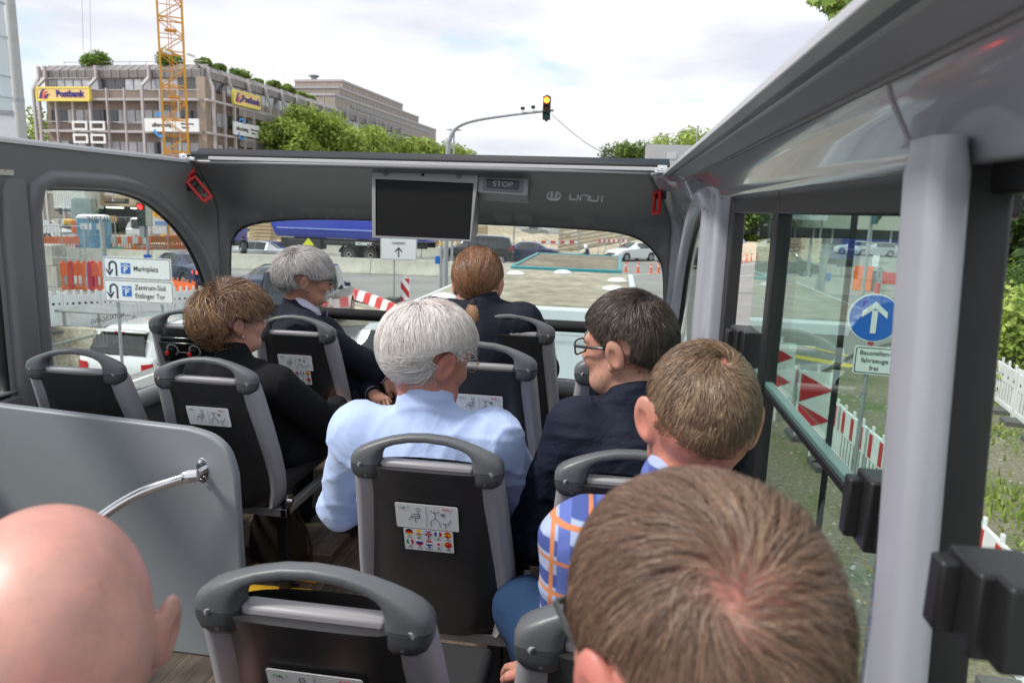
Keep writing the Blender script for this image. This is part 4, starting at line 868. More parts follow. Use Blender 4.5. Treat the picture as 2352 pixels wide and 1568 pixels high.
def make_hair(hd, st):
    h, HM, sc = hd['h'], hd['HM'], hd['sc']; n = st.get('n', 9000); rg = np.random.default_rng(st.get('seed', 3))
    ax = CRR * sc * st.get('grow', 1.0) ; cc = CRC * sc + np.array(st.get('shift', (0, 0, 0)))
    # roots
    u = nrm(rg.normal(size=(n * 4, 3))); ph = np.arctan2(u[:, 0], u[:, 1]); ok = u[:, 2] > hairline(ph, st) + rg.normal(size=len(u)) * st.get('edge', .03)
    u = u[ok]; ph = ph[ok]
    if not st.get('overear'):
        er = ((np.abs(ph) - 1.70) / .27) ** 2 + ((u[:, 2] + .10) / .19) ** 2 < 1; u = u[~er]; ph = ph[~er]
    wh = nrm(np.array(st.get('whorl', (0.1, -.45, .85)))); dw = np.arccos(np.clip(u @ wh, -1, 1))
    if st.get('thin'):
        for c, rad, dens in st['thin']:
            dd = np.arccos(np.clip(u @ nrm(np.array(c)), -1, 1)); pr_ = dens + (1 - dens) * np.clip((dd - rad * .5) / (rad * .7), 0, 1); k = rg.random(len(u)) < pr_; u = u[k]
    u = u[:n]; n = len(u); dw = np.arccos(np.clip(u @ wh, -1, 1)); ph = np.arctan2(u[:, 0], u[:, 1])
    SEG = st.get('seg', 5); ln_ = st.get('len', .03) * (1 + rg.normal(size=n) * st.get('lvar', .2)) * sc
    if st.get('lenf') is not None: ln_ *= st['lenf'](u)
    clump = nrm(rg.normal(size=(st.get('clumps', 300), 3))); ci = np.argmax(u @ clump.T, 1); cr_ = rg.normal(size=(len(clump), 3)); cl_b = rg.random(len(clump))
    P = np.zeros((n, SEG + 1, 3)); NR = np.zeros((n, SEG + 1, 3)); cur = u.copy(); lift0 = st.get('lift', .006) * sc * (1 + .5 * rg.random(n)) * (st['liftf'](u) if st.get('liftf') else 1)
    base = st.get('base', .001) * sc
    def flow(v, t):
        away = v - wh * (v @ wh)[:, None]; away = nrm(away - v * (away * v).sum(1)[:, None]); sw = np.cross(v, away); a = st.get('swirl', 1.0) * np.exp(-np.arccos(np.clip(v @ wh, -1, 1)) / .5)
        f = away * np.cos(a)[:, None] + sw * np.sin(a)[:, None] * st.get('hand', 1)
        dn = np.array(st.get('down', (0, 0, -1.))) ; f = f * st.get('wa', 1.) + dn * st.get('wd', .5) * (1 - np.clip(v[:, 2:3], 0, 1) * .6)
        if st.get('gather') is not None:
            gt = np.array(st['gather']) - v; f = f * .05 + nrm(gt)
        if st.get('part') is not None: f = f + st['part'](v)
        f = f + cr_[ci] * st.get('cn', .25) + rn * st.get('rn', .15)
        return nrm(f - v * (f * v).sum(1)[:, None])
    rn = rg.normal(size=(n, 3)); R0 = float(np.mean(ax))
    for k in range(SEG + 1):
        t = k / SEG; off = base + lift0 * np.sin(min(t * st.get('arc', 1.2), 1.0) * math.pi / 2) * (1 + st.get('tipup', 0) * t)
        if st.get('thick'): off = off + st['thick'](cur) * sc
        P[:, k] = cc + cur * ax + cur * off[:, None] if not np.isscalar(off) else cc + cur * (ax + off); NR[:, k] = nrm(cur / ax)
        if k < SEG: cur = nrm(cur + flow(cur, t) * (ln_ / SEG / R0)[:, None])
        if st.get('fall') and k < SEG: pass
    if not st.get('overear'):
        un = nrm((P - cc) / ax); bad = ((np.abs(np.arctan2(un[..., 0], un[..., 1])) - 1.70) / .24) ** 2 + ((un[..., 2] + .10) / .17) ** 2 < 1; bad |= (np.abs(np.arctan2(un[..., 0], un[..., 1])) < 1.5) & (un[..., 2] < -.12); bad = np.maximum.accumulate(bad, axis=1)
        for k in range(1, SEG + 1): P[bad[:, k], k] = P[bad[:, k], k - 1]
    if st.get('fallz') is not None:     # below the jaw the hair hangs instead of hugging the skull
        zz = P[..., 2]; lim = st['fallz'] * sc; m_ = zz < lim; P[..., 0] = np.where(m_, P[..., 0] * 1.0, P[..., 0])
    wd = st.get('w', .0009) * (1 + .4 * rg.random(n)); T = nrm(np.gradient(P, axis=1) + 1e-7); Sd = nrm(np.cross(T, NR)); prof = np.array([1 - .75 * (k / SEG) ** 2 for k in range(SEG + 1)])
    tw = rg.normal(size=(n, 1, 1)) * .5; Sd = nrm(Sd + NR * tw)
    A = P + Sd * (wd[:, None] * prof)[..., None] / 2; B = P - Sd * (wd[:, None] * prof)[..., None] / 2
    V = np.stack([A, B], 2).reshape(-1, 3) @ HM.T + h
    i0 = (np.arange(n)[:, None] * (SEG + 1) + np.arange(SEG)[None]).reshape(-1) * 2; F = np.stack([i0, i0 + 1, i0 + 3, i0 + 2], 1)
    pal = np.array(st['pal']); wts = np.array(st.get('wts', [1] * len(pal)), float); wts /= wts.sum(); cidx = rg.choice(len(pal), n, p=wts)
    cc_ = np.where(rg.random(n) < .55, (np.searchsorted(np.cumsum(wts), cl_b[ci])).clip(0, len(pal) - 1), cidx); colr = pal[cc_] * (1 + rg.normal(size=(n, 1)) * .15)
    if st.get('tint') is not None: colr = st['tint'](u, colr, rg)
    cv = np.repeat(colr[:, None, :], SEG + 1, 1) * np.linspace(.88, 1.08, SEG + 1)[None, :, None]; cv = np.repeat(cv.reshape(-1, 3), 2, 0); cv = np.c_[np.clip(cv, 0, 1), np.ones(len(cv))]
    # scalp cap under the strands
    cap_t = st.get('cap', .0015) * sc; NU, NV = 72, 40; g1, g2 = np.meshgrid(np.linspace(-math.pi, math.pi, NU + 1), np.linspace(-.78, 1, NV)); r_ = np.sqrt(np.clip(1 - g2 ** 2, 0, 1)); uc = np.stack([np.sin(g1) * r_, np.cos(g1) * r_, g2], -1).reshape(-1, 3)
    keep = uc[:, 2] > hairline(np.arctan2(uc[:, 0], uc[:, 1]), st) + .04
    if st.get('thin'):
        for c, rad, dens in st['thin']:
            dd = np.arccos(np.clip(uc @ nrm(np.array(c)), -1, 1)); keep &= ~((dd < rad * 1.05) & (dens < .9))
    if not st.get('overear'): keep &= ~(((np.abs(np.arctan2(uc[:, 0], uc[:, 1])) - 1.70) / .32) ** 2 + ((uc[:, 2] + .10) / .24) ** 2 < 1)
    if st.get('nocap'): keep[:] = False
    tk = (st['thick'](uc) * sc)[:, None] if st.get('thick') else 0
    Vc = (cc + uc * (ax + cap_t) + uc * tk * .8) @ HM.T + h; Fc = []
    for j in range(NV - 1):
        for i in range(NU):
            q = (j * (NU + 1) + i, j * (NU + 1) + i + 1, (j + 1) * (NU + 1) + i + 1, (j + 1) * (NU + 1) + i)
            if keep[list(q)].all(): Fc.append(q)
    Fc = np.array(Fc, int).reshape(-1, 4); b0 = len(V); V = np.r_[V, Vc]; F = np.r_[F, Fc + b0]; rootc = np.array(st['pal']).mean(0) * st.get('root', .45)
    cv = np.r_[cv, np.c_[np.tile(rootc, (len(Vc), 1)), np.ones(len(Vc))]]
    me = bpy.data.meshes.new('hair'); me.vertices.add(len(V)); me.vertices.foreach_set('co', V.ravel()); me.loops.add(F.size); me.loops.foreach_set('vertex_index', F.ravel().astype(np.int32)); me.polygons.add(len(F)); me.polygons.foreach_set('loop_start', np.arange(0, F.size, 4, dtype=np.int32)); me.update(calc_edges=True)
    at_ = me.color_attributes.new('col', 'FLOAT_COLOR', 'POINT'); at_.data.foreach_set('color', cv.astype(np.float32).ravel()); me.shade_smooth(); me.materials.append(M_hair)
    o = bpy.data.objects.new('hair', me); C.objects.link(o); o.parent = hd['root']; return o
# ---- skins & cloths
SK_fair = skin_mat('fair_skin', (.56, .33, .25)); SK_pink = skin_mat('pink_skin', (.56, .26, .21), (.62, .17, .14)); SK_tan = skin_mat('tanned_skin', (.50, .28, .20)); SK_freckle = skin_mat('freckled_skin', (.55, .33, .24), freckle=.6)
CL_blue = cloth_mat('light_blue_cotton', (.42, .53, .80), .8, crease=.8, cscale=5); CL_navy = cloth_mat('navy_cotton', (.007, .010, .024), .75, crease=.8); CL_suit = cloth_mat('dark_navy_wool', (.010, .012, .022), .8, crease=.3); CL_black = cloth_mat('black_wool', (.007, .007, .009), .9, crease=.35)
CL_trs = cloth_mat('dark_trousers', (.012, .013, .018), .9); CL_jean = cloth_mat('blue_denim', (.016, .042, .10), .9, weave=500, w=.6, crease=.6)
# plaid shirt
CL_plaid = bpy.data.materials.new('plaid_shirt'); CL_plaid.use_nodes = True; t = CL_plaid.node_tree; bs = t.nodes['Principled BSDF']; bs.inputs['Roughness'].default_value = .85
tcn = t.nodes.new('ShaderNodeTexCoord'); last = None
def wavel(axis, sc_, ph, lo_, hi_):
    w = t.nodes.new('ShaderNodeTexWave'); w.bands_direction = axis; w.inputs['Scale'].default_value = sc_; w.inputs['Phase Offset'].default_value = ph; w.inputs['Distortion'].default_value = .3; t.links.new(tcn.outputs['Object'], w.inputs[0])
    mr = t.nodes.new('ShaderNodeMapRange'); mr.inputs[1].default_value = lo_; mr.inputs[2].default_value = hi_; t.links.new(w.outputs['Fac'], mr.inputs[0]); return mr.outputs[0]
def mixc(fac, a, bcol):
    mn = t.nodes.new('ShaderNodeMix'); mn.data_type = 'RGBA'; t.links.new(fac, mn.inputs['Factor'])
    if isinstance(a, tuple): mn.inputs['A'].default_value = a
    else: t.links.new(a, mn.inputs['A'])
    mn.inputs['B'].default_value = bcol; return mn.outputs['Result']
c = mixc(wavel('Z', 5.5, 0, .55, .7), (.34, .40, .58, 1), (.05, .08, .28, 1)); c = mixc(wavel('X', 5.5, 1, .7, .8), c, (.10, .14, .42, 1)); c = mixc(wavel('Z', 5.5, 2.4, .94, .98), c, (.55, .20, .08, 1)); c = mixc(wavel('X', 5.5, 3.0, .95, .98), c, (.55, .2, .08, 1)); t.links.new(c, bs.inputs['Base Color'])
def HW(px, py, Y): v = at(px, py, Y=Y); return v
# --- 1 white-haired man in the light blue shirt (seat B)
def wh_tint(u, c, rg):
    k = np.exp(-((np.arccos(np.clip(u @ nrm(np.array((-.1, -.25, .95))), -1, 1))) / .35) ** 2)[:, None]; return c * (1 - k * .2) + np.array((.75, .45, .42)) * k * .2
hc = HW(985, 812, YB + .25)
make_person(dict(label='white-haired man in a light blue shirt seen from behind, head turned right', head=hc, hs=1.10, hyaw=-38, hpitch=14, hroll=6, base=(XB - .06, YB + .35, DECK), tyaw=2, shw=.178, girth=1.05, skin=skin_mat('reddish_skin', (.52, .25, .19), (.55, .16, .12)), top=CL_blue, trouser=CL_trs, top_label='light blue long sleeved shirt with stand collar', fold=.010, seed=2, ce=.018, ears=1.1, ear_out=20,
    elbow=[(-.275, .0, .60), (.255, .02, .62)], wrist=[(-.20, .26, .60), (.17, .28, .60)], neck=.056,
    glasses=dict(col=(.35, .25, .1), th=.0009, temple=.0012, w=.024, hgt=.018),
    hair=dict(n=22000, len=.060, lvar=.3, pal=[(.80, .76, .72), (.66, .61, .57), (.50, .46, .43), (.85, .82, .80)], wts=[4, 3, 1, 3], lift=.012, w=.0008, whorl=(-.25, -.35, .9), swirl=.8, wd=.9, cn=.2, rn=.12, clumps=500, thin=[((-.15, -.15, .97), .38, .45)], tint=wh_tint, root=.75, cap=.003, grow=1.04, thick=lambda u: .008 * np.clip(1 - u[:, 2] ** 2, 0, 1), line=[(0, .5), (.7, .38), (1.1, .1), (1.35, -.20), (1.6, -.22), (1.9, -.50), (2.3, -.74), (math.pi, -.80)])))
# --- 2 dark-haired man with black glasses, navy shirt (seat I)
hc = HW(1440, 790, YB + .27)
make_person(dict(label='dark-haired man in a navy shirt and black glasses looking left', head=hc, hs=1.07, hyaw=62, hpitch=6, hroll=-4, base=(XI + .02, YB + .35, DECK), tyaw=8, shw=.180, girth=1.05, skin=SK_freckle, top=CL_navy, trouser=CL_trs, top_label='navy shirt with stand collar', fold=.009, seed=5, ce=.018, ears=1.05, ear_out=12,
    elbow=[(-.27, .0, .58), (.255, .02, .60)], wrist=[(-.18, .26, .56), (.17, .28, .58)], neck=.055, glasses=dict(th=.0022, temple=.0038),
    hair=dict(n=20000, len=.034, pal=[(.045, .030, .022), (.075, .052, .038), (.12, .09, .07), (.025, .017, .013)], wts=[4, 3, 1, 2], lift=.011, w=.0008, whorl=(-.1, -.55, .8), swirl=1.1, wd=.7, cn=.2, rn=.12, clumps=600, root=.5, cap=.004, grow=1.02, line=[(0, .48), (.7, .40), (1.1, .15), (1.25, -.30), (1.45, -.32), (1.5, -.10), (1.75, -.15), (1.95, -.50), (2.4, -.70), (math.pi, -.74)])))
# --- 3 boy with short light brown hair (seat J)
hc = HW(1605, 955, YA + .24)
def boy_after(hd, q):
    b = MB(); w = np.array(q['wr'][0]); e = np.array(q['el'][0]); d = nrm(w - e); b.tube([w - d * .012, w + d * .012], [.034, .034], 20, cap=False); b.build('wrist_watch', M_black, hd['root'], smooth=True)
make_person(dict(label='boy with short light brown hair and a plaid shirt, ears standing out, seen from behind', head=hc, hs=.99, hyaw=8, hpitch=2, hroll=2, base=(XI + .02, YA + .34, DECK), tyaw=3, shw=.125, girth=.85, skin=skin_mat('rosy_skin', (.58, .28, .21), (.66, .16, .12)), top=CL_plaid, trouser=CL_jean, top_label='blue and orange plaid shirt', ears=1.12, ear_out=42, neck=.050,
    elbow=[(-.125, -.10, .64), (.22, .1, .66)], wrist=[(-.185, .03, .58), (.14, .33, .60)], curl=[.25, .5], after=boy_after, knee=[(-.24, .38, .50), (.12, .44, .5)],
    hair=dict(n=26000, len=.024, lvar=.25, pal=[(.20, .125, .075), (.28, .18, .11), (.13, .08, .05), (.36, .25, .16)], wts=[4, 3, 3, 1], lift=.007, w=.0007, whorl=(.18, -.52, .83), swirl=1.3, wd=.55, cn=.16, rn=.13, clumps=500, root=.6, cap=.0022, grow=1.01, thin=[((.18, -.52, .83), .10, .35)], lenf=lambda u: .55 + .6 * np.clip(u[:, 2] + .3, 0, 1))))
# --- 4 near man with thinning brown hair
hc = HW(1590, 1520, .50)
def near_tint(u, c, rg):
    k = np.clip((-.1 - u[:, 2]) * 3, 0, 1)[:, None] * (np.abs(u[:, 0:1]) > .6) * (rg.random((len(u), 1)) < .6); return c * (1 - k) + np.array((.34, .30, .27)) * k
make_person(dict(label='near man with thinning brown hair over a pink crown, blurred at the lower right', head=hc, hs=.99, hyaw=27, hpitch=4, hroll=4, base=(XI + .02, .52, DECK), tyaw=0, shw=.20, skin=SK_pink, top=cloth_mat('grey_shirt', (.16, .17, .19)), trouser=CL_trs, glasses=dict(col=(.03, .03, .03), temple=.003), ear_out=22, elbow=[(-.26, .05, .62), (.26, .08, .62)],
    hair=dict(n=52000, len=.045, lvar=.3, pal=[(.17, .10, .065), (.24, .15, .10), (.11, .062, .042), (.33, .22, .15)], wts=[4, 3, 3, 1], lift=.009, w=.00042, seg=6, whorl=(-.42, -.62, .66), swirl=1.1, wd=.6, cn=.18, rn=.10, clumps=900, root=.7, cap=.0012, grow=1.02, tint=near_tint, thick=lambda u: .020 * np.clip(u[:, 2] * 1.2 + u[:, 1] * .3, 0, 1), thin=[((-.25, -.62, .74), .60, .36), ((.10, -.62, .76), .55, .45)])))
# --- 5 bald man
hc = HW(118, 1455, .47)
make_person(dict(label='bald man with pink scalp and one ear visible at the lower left', head=hc, hs=.97, hyaw=34, hpitch=-13, hroll=0, base=(XB - .10, .50, DECK), tyaw=0, shw=.20, skin=skin_mat('bald_pink_skin', (.60, .36, .30), (.70, .22, .18), freckle=.10), top=cloth_mat('dark_jacket', (.03, .03, .035)), trouser=CL_trs, ear_out=30, vox=.0032, elbow=[(-.24, .05, .62), (.24, .08, .62)]))
# --- 6 curly-haired woman (seat C)
hc = HW(535, 736, 2.11 + .27)
def wom_after(hd, q):
    b = MB(); hp = hd['hp']; b.lathe([(0, -.004), (.004, 0), (0, .004)], hp(.086, -.0, -.044), 8); b.build('earring', M_whitesign, hd['root'], smooth=True)
make_person(dict(label='woman with tousled brown and blonde short hair, black jacket, looking right', head=hc, hs=1.0, hyaw=-40, hpitch=-2, hroll=2, base=(XC + .01, 2.46, DECK), tyaw=-8, shw=.155, girth=.88, skin=SK_fair, top=CL_black, trouser=CL_trs, top_name='jacket', top_label='black jacket', neck=.046, collar='none', ear_out=12, fold=.006, elbow=[(-.24, .05, .60), (.24, .1, .60)], glasses=dict(col=(.25, .25, .26), th=.0012, temple=.002), after=wom_after,
    hair=dict(n=15000, len=.075, lvar=.4, seg=7, pal=[(.13, .062, .030), (.19, .10, .048), (.34, .19, .085), (.06, .03, .018), (.46, .29, .14)], wts=[4, 3, 1.6, 3.5, .8], lift=.020, w=.0012, whorl=(0, -.3, .95), swirl=.7, wd=.9, cn=.6, rn=.28, clumps=260, root=.45, cap=.004, grow=1.05, tipup=.7, thick=lambda u: .007 * np.clip(.9 - np.abs(u[:, 2] - .1), 0, 1), line=[(0, .45), (.7, .25), (1.1, -.0), (1.4, -.22), (1.6, -.15), (1.9, -.60), (2.3, -.80), (math.pi, -.84)])))
# --- 7 grey-haired man in a suit (front left)
hc = HW(700, 638, 2.763 + .26)
def suit_after(hd, q):
    nb, nt = q['neckb'], q['nt']; rt = hd['root']
    b = MB(); M = [(.062, -.02), (.066, .0), (.063, .02)]
    cc_ = nb * .42 + nt * .58
    secs = []
    for r_, z in ((.060, .028), (.064, .010), (.073, -.028), (.084, -.055)):
        secs.append([Vector(cc_) + Vector((math.sin(a) * r_, -math.cos(a) * r_ * .95 + (.02 if z < -.02 else .006), z + .012 * math.cos(a))) for a in np.linspace(-2.7, 2.7, 22)])
    b.loft(secs); o = b.build('shirt_collar', CL_white, rt, smooth=True); sm = o.modifiers.new('s', 'SOLIDIFY'); sm.thickness = .003
    b = MB(); f = Vector(cc_) + Vector((0, .100, -.055)); b.loft([[f + Vector((x * w, .012 + d, z)) for x, d in ((-1, 0), (0, .008), (1, 0))] for z, w in ((0, .018), (-.03, .012), (-.04, .018), (-.2, .032), (-.38, .036))]); o = b.build('tie', mat('purple_silk', (.12, .03, .25), .4), rt, smooth=True); o.modifiers.new('s', 'SOLIDIFY').thickness = .004
    for w, e in zip(q['wr'], q['el']):
        w = np.array(w); d = nrm(w - np.array(e)); b = MB(); b.tube([w - d * .03, w + d * .002], [.040, .039], 18, cap=False); b.build('shirt_cuff', CL_white, rt, smooth=True)
CL_white = cloth_mat('white_cotton', (.62, .62, .78), .8)
hw1 = HW(885, 880, 3.10)
def loc(px, py, Y, base, ty): return tuple((Matrix.Translation(base) @ Euler((0, 0, R(ty))).to_matrix().to_4x4()).inverted() @ HW(px, py, Y))
bs7 = Vector((XC + .0, 3.10, DECK + .045))
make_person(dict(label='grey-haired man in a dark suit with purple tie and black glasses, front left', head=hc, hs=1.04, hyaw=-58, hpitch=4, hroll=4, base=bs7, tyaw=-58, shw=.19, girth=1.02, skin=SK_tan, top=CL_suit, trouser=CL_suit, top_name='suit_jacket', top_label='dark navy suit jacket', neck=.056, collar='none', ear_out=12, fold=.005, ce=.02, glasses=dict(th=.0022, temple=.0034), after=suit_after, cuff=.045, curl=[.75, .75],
    elbow=[(-.20, .12, .60), loc(832, 832, 3.05, bs7, -58)], wrist=[loc(858, 905, 3.02, bs7, -58), loc(880, 868, 3.08, bs7, -58)], palm=[(0, 0, -1), (-.4, 0, -1)],
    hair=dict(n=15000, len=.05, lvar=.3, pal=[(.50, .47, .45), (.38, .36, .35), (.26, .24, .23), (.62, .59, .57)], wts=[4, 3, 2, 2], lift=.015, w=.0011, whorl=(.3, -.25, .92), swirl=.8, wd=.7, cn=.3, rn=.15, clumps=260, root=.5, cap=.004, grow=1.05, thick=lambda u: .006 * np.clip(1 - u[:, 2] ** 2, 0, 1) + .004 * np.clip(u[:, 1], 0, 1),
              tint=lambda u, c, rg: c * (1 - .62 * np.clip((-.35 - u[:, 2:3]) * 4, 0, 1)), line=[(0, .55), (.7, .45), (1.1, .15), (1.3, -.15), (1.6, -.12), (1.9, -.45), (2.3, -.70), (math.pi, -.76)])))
# --- 8 woman with the ponytail (front right block)
hc = HW(1097, 650, YG + .14)
def pony(hd, q):
    hp = hd['hp']; rg = np.random.default_rng(5); n = 1500; V = []; F = []; cv = []
    g0 = hp(0, -.112, -.055); pal = np.array([(.20, .085, .035), (.32, .15, .06), (.46, .25, .11), (.12, .05, .02)])
    for i in range(n):
        a = rg.random() * 6.283; r_ = math.sqrt(rg.random()); x, y = math.cos(a) * r_, math.sin(a) * r_; col = pal[rg.integers(4)] * (1 + rg.normal() * .12); b0 = len(V); bow = rg.normal() * .2
        for k in range(7):
            t_ = k / 6; w = .012 + .026 * math.sin(min(t_ * 1.25, 1.25) * 1.5) * (1 - .3 * t_); p = g0 + np.array((x * w * (1 + bow * .2), y * w * .7 - .022 * math.sin(t_ * 2.2), -.115 * t_ * (1 - .15 * r_)))
            for sg in (-1, 1): V.append(p + np.array((sg * .0008, 0, 0))); cv.append((*np.clip(col, 0, 1), 1))
            if k: F.append((b0 + 2 * k - 2, b0 + 2 * k - 1, b0 + 2 * k + 1, b0 + 2 * k))
    me = bpy.data.meshes.new('ponytail'); me.from_pydata([tuple(v) for v in V], [], F); a_ = me.color_attributes.new('col', 'FLOAT_COLOR', 'POINT'); a_.data.foreach_set('color', np.array(cv, np.float32).ravel()); me.shade_smooth(); me.materials.append(M_hair); o = bpy.data.objects.new('ponytail', me); C.objects.link(o); o.parent = hd['root']
    b = MB(); b.tube([g0 + np.array((0, .0, .008)), g0 + np.array((0, -.004, -.008))], [.0155, .016], 16); b.build('hair_band', M_black, hd['root'], smooth=True)
make_person(dict(label='woman with auburn ponytail and black jacket seen from behind, front row', head=hc, hs=1.12, nb=(.03, -.03, .075), hyaw=4, hpitch=0, hroll=0, base=(XB - .14, YG + .30, DECK + .10), tyaw=-2, shw=.20, girth=1.0, skin=SK_fair, top=CL_suit, trouser=CL_trs, top_name='jacket', top_label='dark navy jacket', neck=.046, collar='none', ear_out=20, fold=.0045, elbow=[(-.24, .05, .66), (.25, .06, .66)], wrist=[(-.12, .3, .62), (.12, .3, .62)], after=pony,
    hair=dict(n=12000, len=.12, lvar=.15, seg=7, pal=[(.15, .062, .028), (.23, .10, .042), (.35, .18, .08), (.09, .036, .016)], wts=[4, 4, 2, 2], lift=.004, w=.0013, whorl=(0, .9, .4), gather=(0, -1.0, -.62), wd=0, cn=.10, rn=.06, clumps=400, root=.5, cap=.004, grow=1.10, thick=lambda u: .008 * np.clip(u[:, 2] + .5, 0, 1), line=[(0, .45), (.7, .36), (1.1, .15), (1.4, -.02), (1.6, .0), (1.9, -.35), (2.4, -.66), (math.pi, -.72)])))
# ================================================================= ground and roads
def noise_ground(name, c1, c2, scale, rough=.9, bump=.4, c3=None, fine=60):
    m = bpy.data.materials.new(name); m.use_nodes = True; t = m.node_tree; b = t.nodes['Principled BSDF']; b.inputs['Roughness'].default_value = rough
    tcn = t.nodes.new('ShaderNodeTexCoord'); n = t.nodes.new('ShaderNodeTexNoise'); n.inputs['Scale'].default_value = scale; n.inputs['Detail'].default_value = 8; n.inputs['Roughness'].default_value = .65
    r = t.nodes.new('ShaderNodeValToRGB'); e = r.color_ramp.elements; e[0].position = .35; e[0].color = (*c1, 1); e[1].position = .65; e[1].color = (*c2, 1)
    if c3: x = e.new(.52); x.color = (*c3, 1)
    n2 = t.nodes.new('ShaderNodeTexNoise'); n2.inputs['Scale'].default_value = fine; n2.inputs['Detail'].default_value = 4; mm = t.nodes.new('ShaderNodeMix'); mm.data_type = 'RGBA'; mm.blend_type = 'MULTIPLY'; mm.inputs['Factor'].default_value = .8
    r2 = t.nodes.new('ShaderNodeValToRGB'); r2.color_ramp.elements[0].position = .3; r2.color_ramp.elements[0].color = (.55, .55, .55, 1); r2.color_ramp.elements[1].position = .7; r2.color_ramp.elements[1].color = (1.3, 1.3, 1.3, 1)
    t.links.new(tcn.outputs['Object'], n.inputs[0]); t.links.new(tcn.outputs['Object'], n2.inputs[0]); t.links.new(n.outputs[0], r.inputs[0]); t.links.new(n2.outputs[0], r2.inputs[0]); t.links.new(r.outputs[0], mm.inputs['A']); t.links.new(r2.outputs[0], mm.inputs['B']); t.links.new(mm.outputs['Result'], b.inputs['Base Color'])
    bp = t.nodes.new('ShaderNodeBump'); bp.inputs['Strength'].default_value = bump; bp.inputs['Distance'].default_value = .03; t.links.new(n2.outputs[0], bp.inputs['Height']); t.links.new(bp.outputs[0], b.inputs['Normal'])
    return m
def sheet(name, poly, z, m, kind='structure', t=0.0):
    b = MB(); tri = geometry.tessellate_polygon([[Vector((x, y, 0)) for x, y in poly]]); b.add([(x, y, z) for x, y in poly], [tuple(q) for q in tri]); o = b.build(name, m)
    for p in o.data.polygons:
        if p.normal.z < 0: p.flip()
    o['kind'] = kind; return o
M_asph = noise_ground('asphalt', (.21, .21, .205), (.29, .285, .275), .35, .85, .25, fine=25)
M_sand = noise_ground('pale_building_sand', (.40, .32, .22), (.58, .50, .38), .25, .95, .6, fine=3)
M_gravel = noise_ground('gravel_and_weeds', (.22, .20, .15), (.09, .15, .03), .7, .95, .9, c3=(.20, .19, .12), fine=16)
RZ = -1.0
sheet('ground', [(-900, -300), (-10.1, -300), (-10.1, 26), (-12.6, 26), (-12.6, 17.4), (-18, 17.4), (-18, -20), (-10.1001, -20), (-10.1001, -300.01), (900, -300), (900, 1500), (-900, 1500)][:0] or [(-900, -300), (900, -300), (900, 1500), (-900, 1500), (-900, 17.4), (-18, 17.4), (-12.6, 17.4), (-12.6, 26), (-10.1, 26), (-10.1, -20), (-18, -20), (-18, 17.39), (-900, 17.39)], 0.0, M_asph)
sheet('ramp_road', [(-18, -20), (-10.1, -20), (-10.1, 26), (-12.6, 26), (-12.6, 17.4), (-18, 17.4)], RZ, M_asph)
b = MB(); b.bx(-10.1, -9.95, -20, 26, RZ, -.004); b.bx(-12.6, -10.1, 26, 26.2, RZ, -.004); b.bx(-12.8, -12.6, 17.6, 26, RZ, -.004); b.bx(-18.2, -18, -20, 17.4, RZ, -.004); b.build('ramp_wall', M_concrete)['kind'] = 'structure'
sheet('building_site', [(-120, 51), (-32, 52.5), (-20, 53.5), (2, 66), (14, 90), (10, 110), (-120, 110)], .006, M_sand)
sheet('verge', [(1.9, -3), (40, -3), (40, 16), (12, 17.5), (8.2, 19.5), (5.6, 19.2), (3.6, 15.8), (2.4, 12), (1.9, 6)], .006, M_gravel)
b = MB(); kp = [(-8.0, 20.8), (-7.2, 23.2), (-8.2, 24.6), (-10.4, 26.6), (-13, 28.2)]
M_kerb = mat('kerb_stone', (.38, .37, .34), .85, var=.15, vscale=2)
kp2 = [at(p[0], p[1], Z=.0) for p in ((925, 742), (875, 716), (820, 701), (760, 688), (700, 680))]
k = MB(); k.loft([[Vector((p.x + dx, p.y + dy, z)) for dx, dy, z in ((.0, -.05, 0), (.0, -.05, .12), (-.10, -.2, .12), (-.10, -.2, 0))] for p in spline(kp2, 6)], closed=True, cap=True); o = k.build('kerb', M_kerb); o['kind'] = 'structure'
sheet('verge', [(p.x - .05, p.y - .2) for p in kp2] + [(-9.9, 24), (-9.6, 22), (-8.2, 21)], .012, noise_ground('road_grit', (.42, .36, .26), (.55, .50, .40), .8, .95, .6, fine=8))
M_mark = mat('road_marking', (.62, .62, .60), .7, var=.12, vscale=3); M_ymark = mat('yellow_marking', (.62, .48, .08), .7, var=.15, vscale=2)
def mark(a, b_, w, m=M_mark, z=.005):
    a = Vector(a[:2]); b_ = Vector(b_[:2]); d = (b_ - a).normalized(); n = Vector((-d.y, d.x)) * w / 2; o = MB(); o.add([(*(a - n), z), (*(b_ - n), z), (*(b_ + n), z), (*(a + n), z)], [(0, 1, 2, 3)]); q = o.build('road_marking', m); q['kind'] = 'structure'
for (x0, y0, x1, y1, w) in ((1480, 604, 1520, 603, .15), (1672, 637, 1730, 632, .15), (1660, 616, 1760, 601, .12), (1440, 632, 1520, 627, .12), (1620, 700, 1660, 690, .15)): mark(at(x0, y0, Z=0), at(x1, y1, Z=0), w)
for (x0, y0, x1, y1, w) in ((1725, 800, 1960, 842, .5), (1725, 783, 1800, 795, .2), (1850, 795, 1960, 820, .2)): mark(at(x0, y0, Z=0), at(x1, y1, Z=0), w, M_ymark)
mark((-9.7, 5), (-9.7, 26), .12); mark((-3.6, 14), (-3.6, 30), .12)
kr = MB(); kk = [at(p[0], p[1], Z=0) for p in ((1800, 905), (1860, 872), (1950, 822), (2050, 790))]
kr.loft([[Vector((p.x + dx, p.y + dy, z)) for dx, dy, z in ((0, 0, 0), (0, 0, .1), (.1, .12, .1), (.1, .12, 0))] for p in kk], closed=True, cap=True); o = kr.build('kerb', M_kerb); o['kind'] = 'structure'
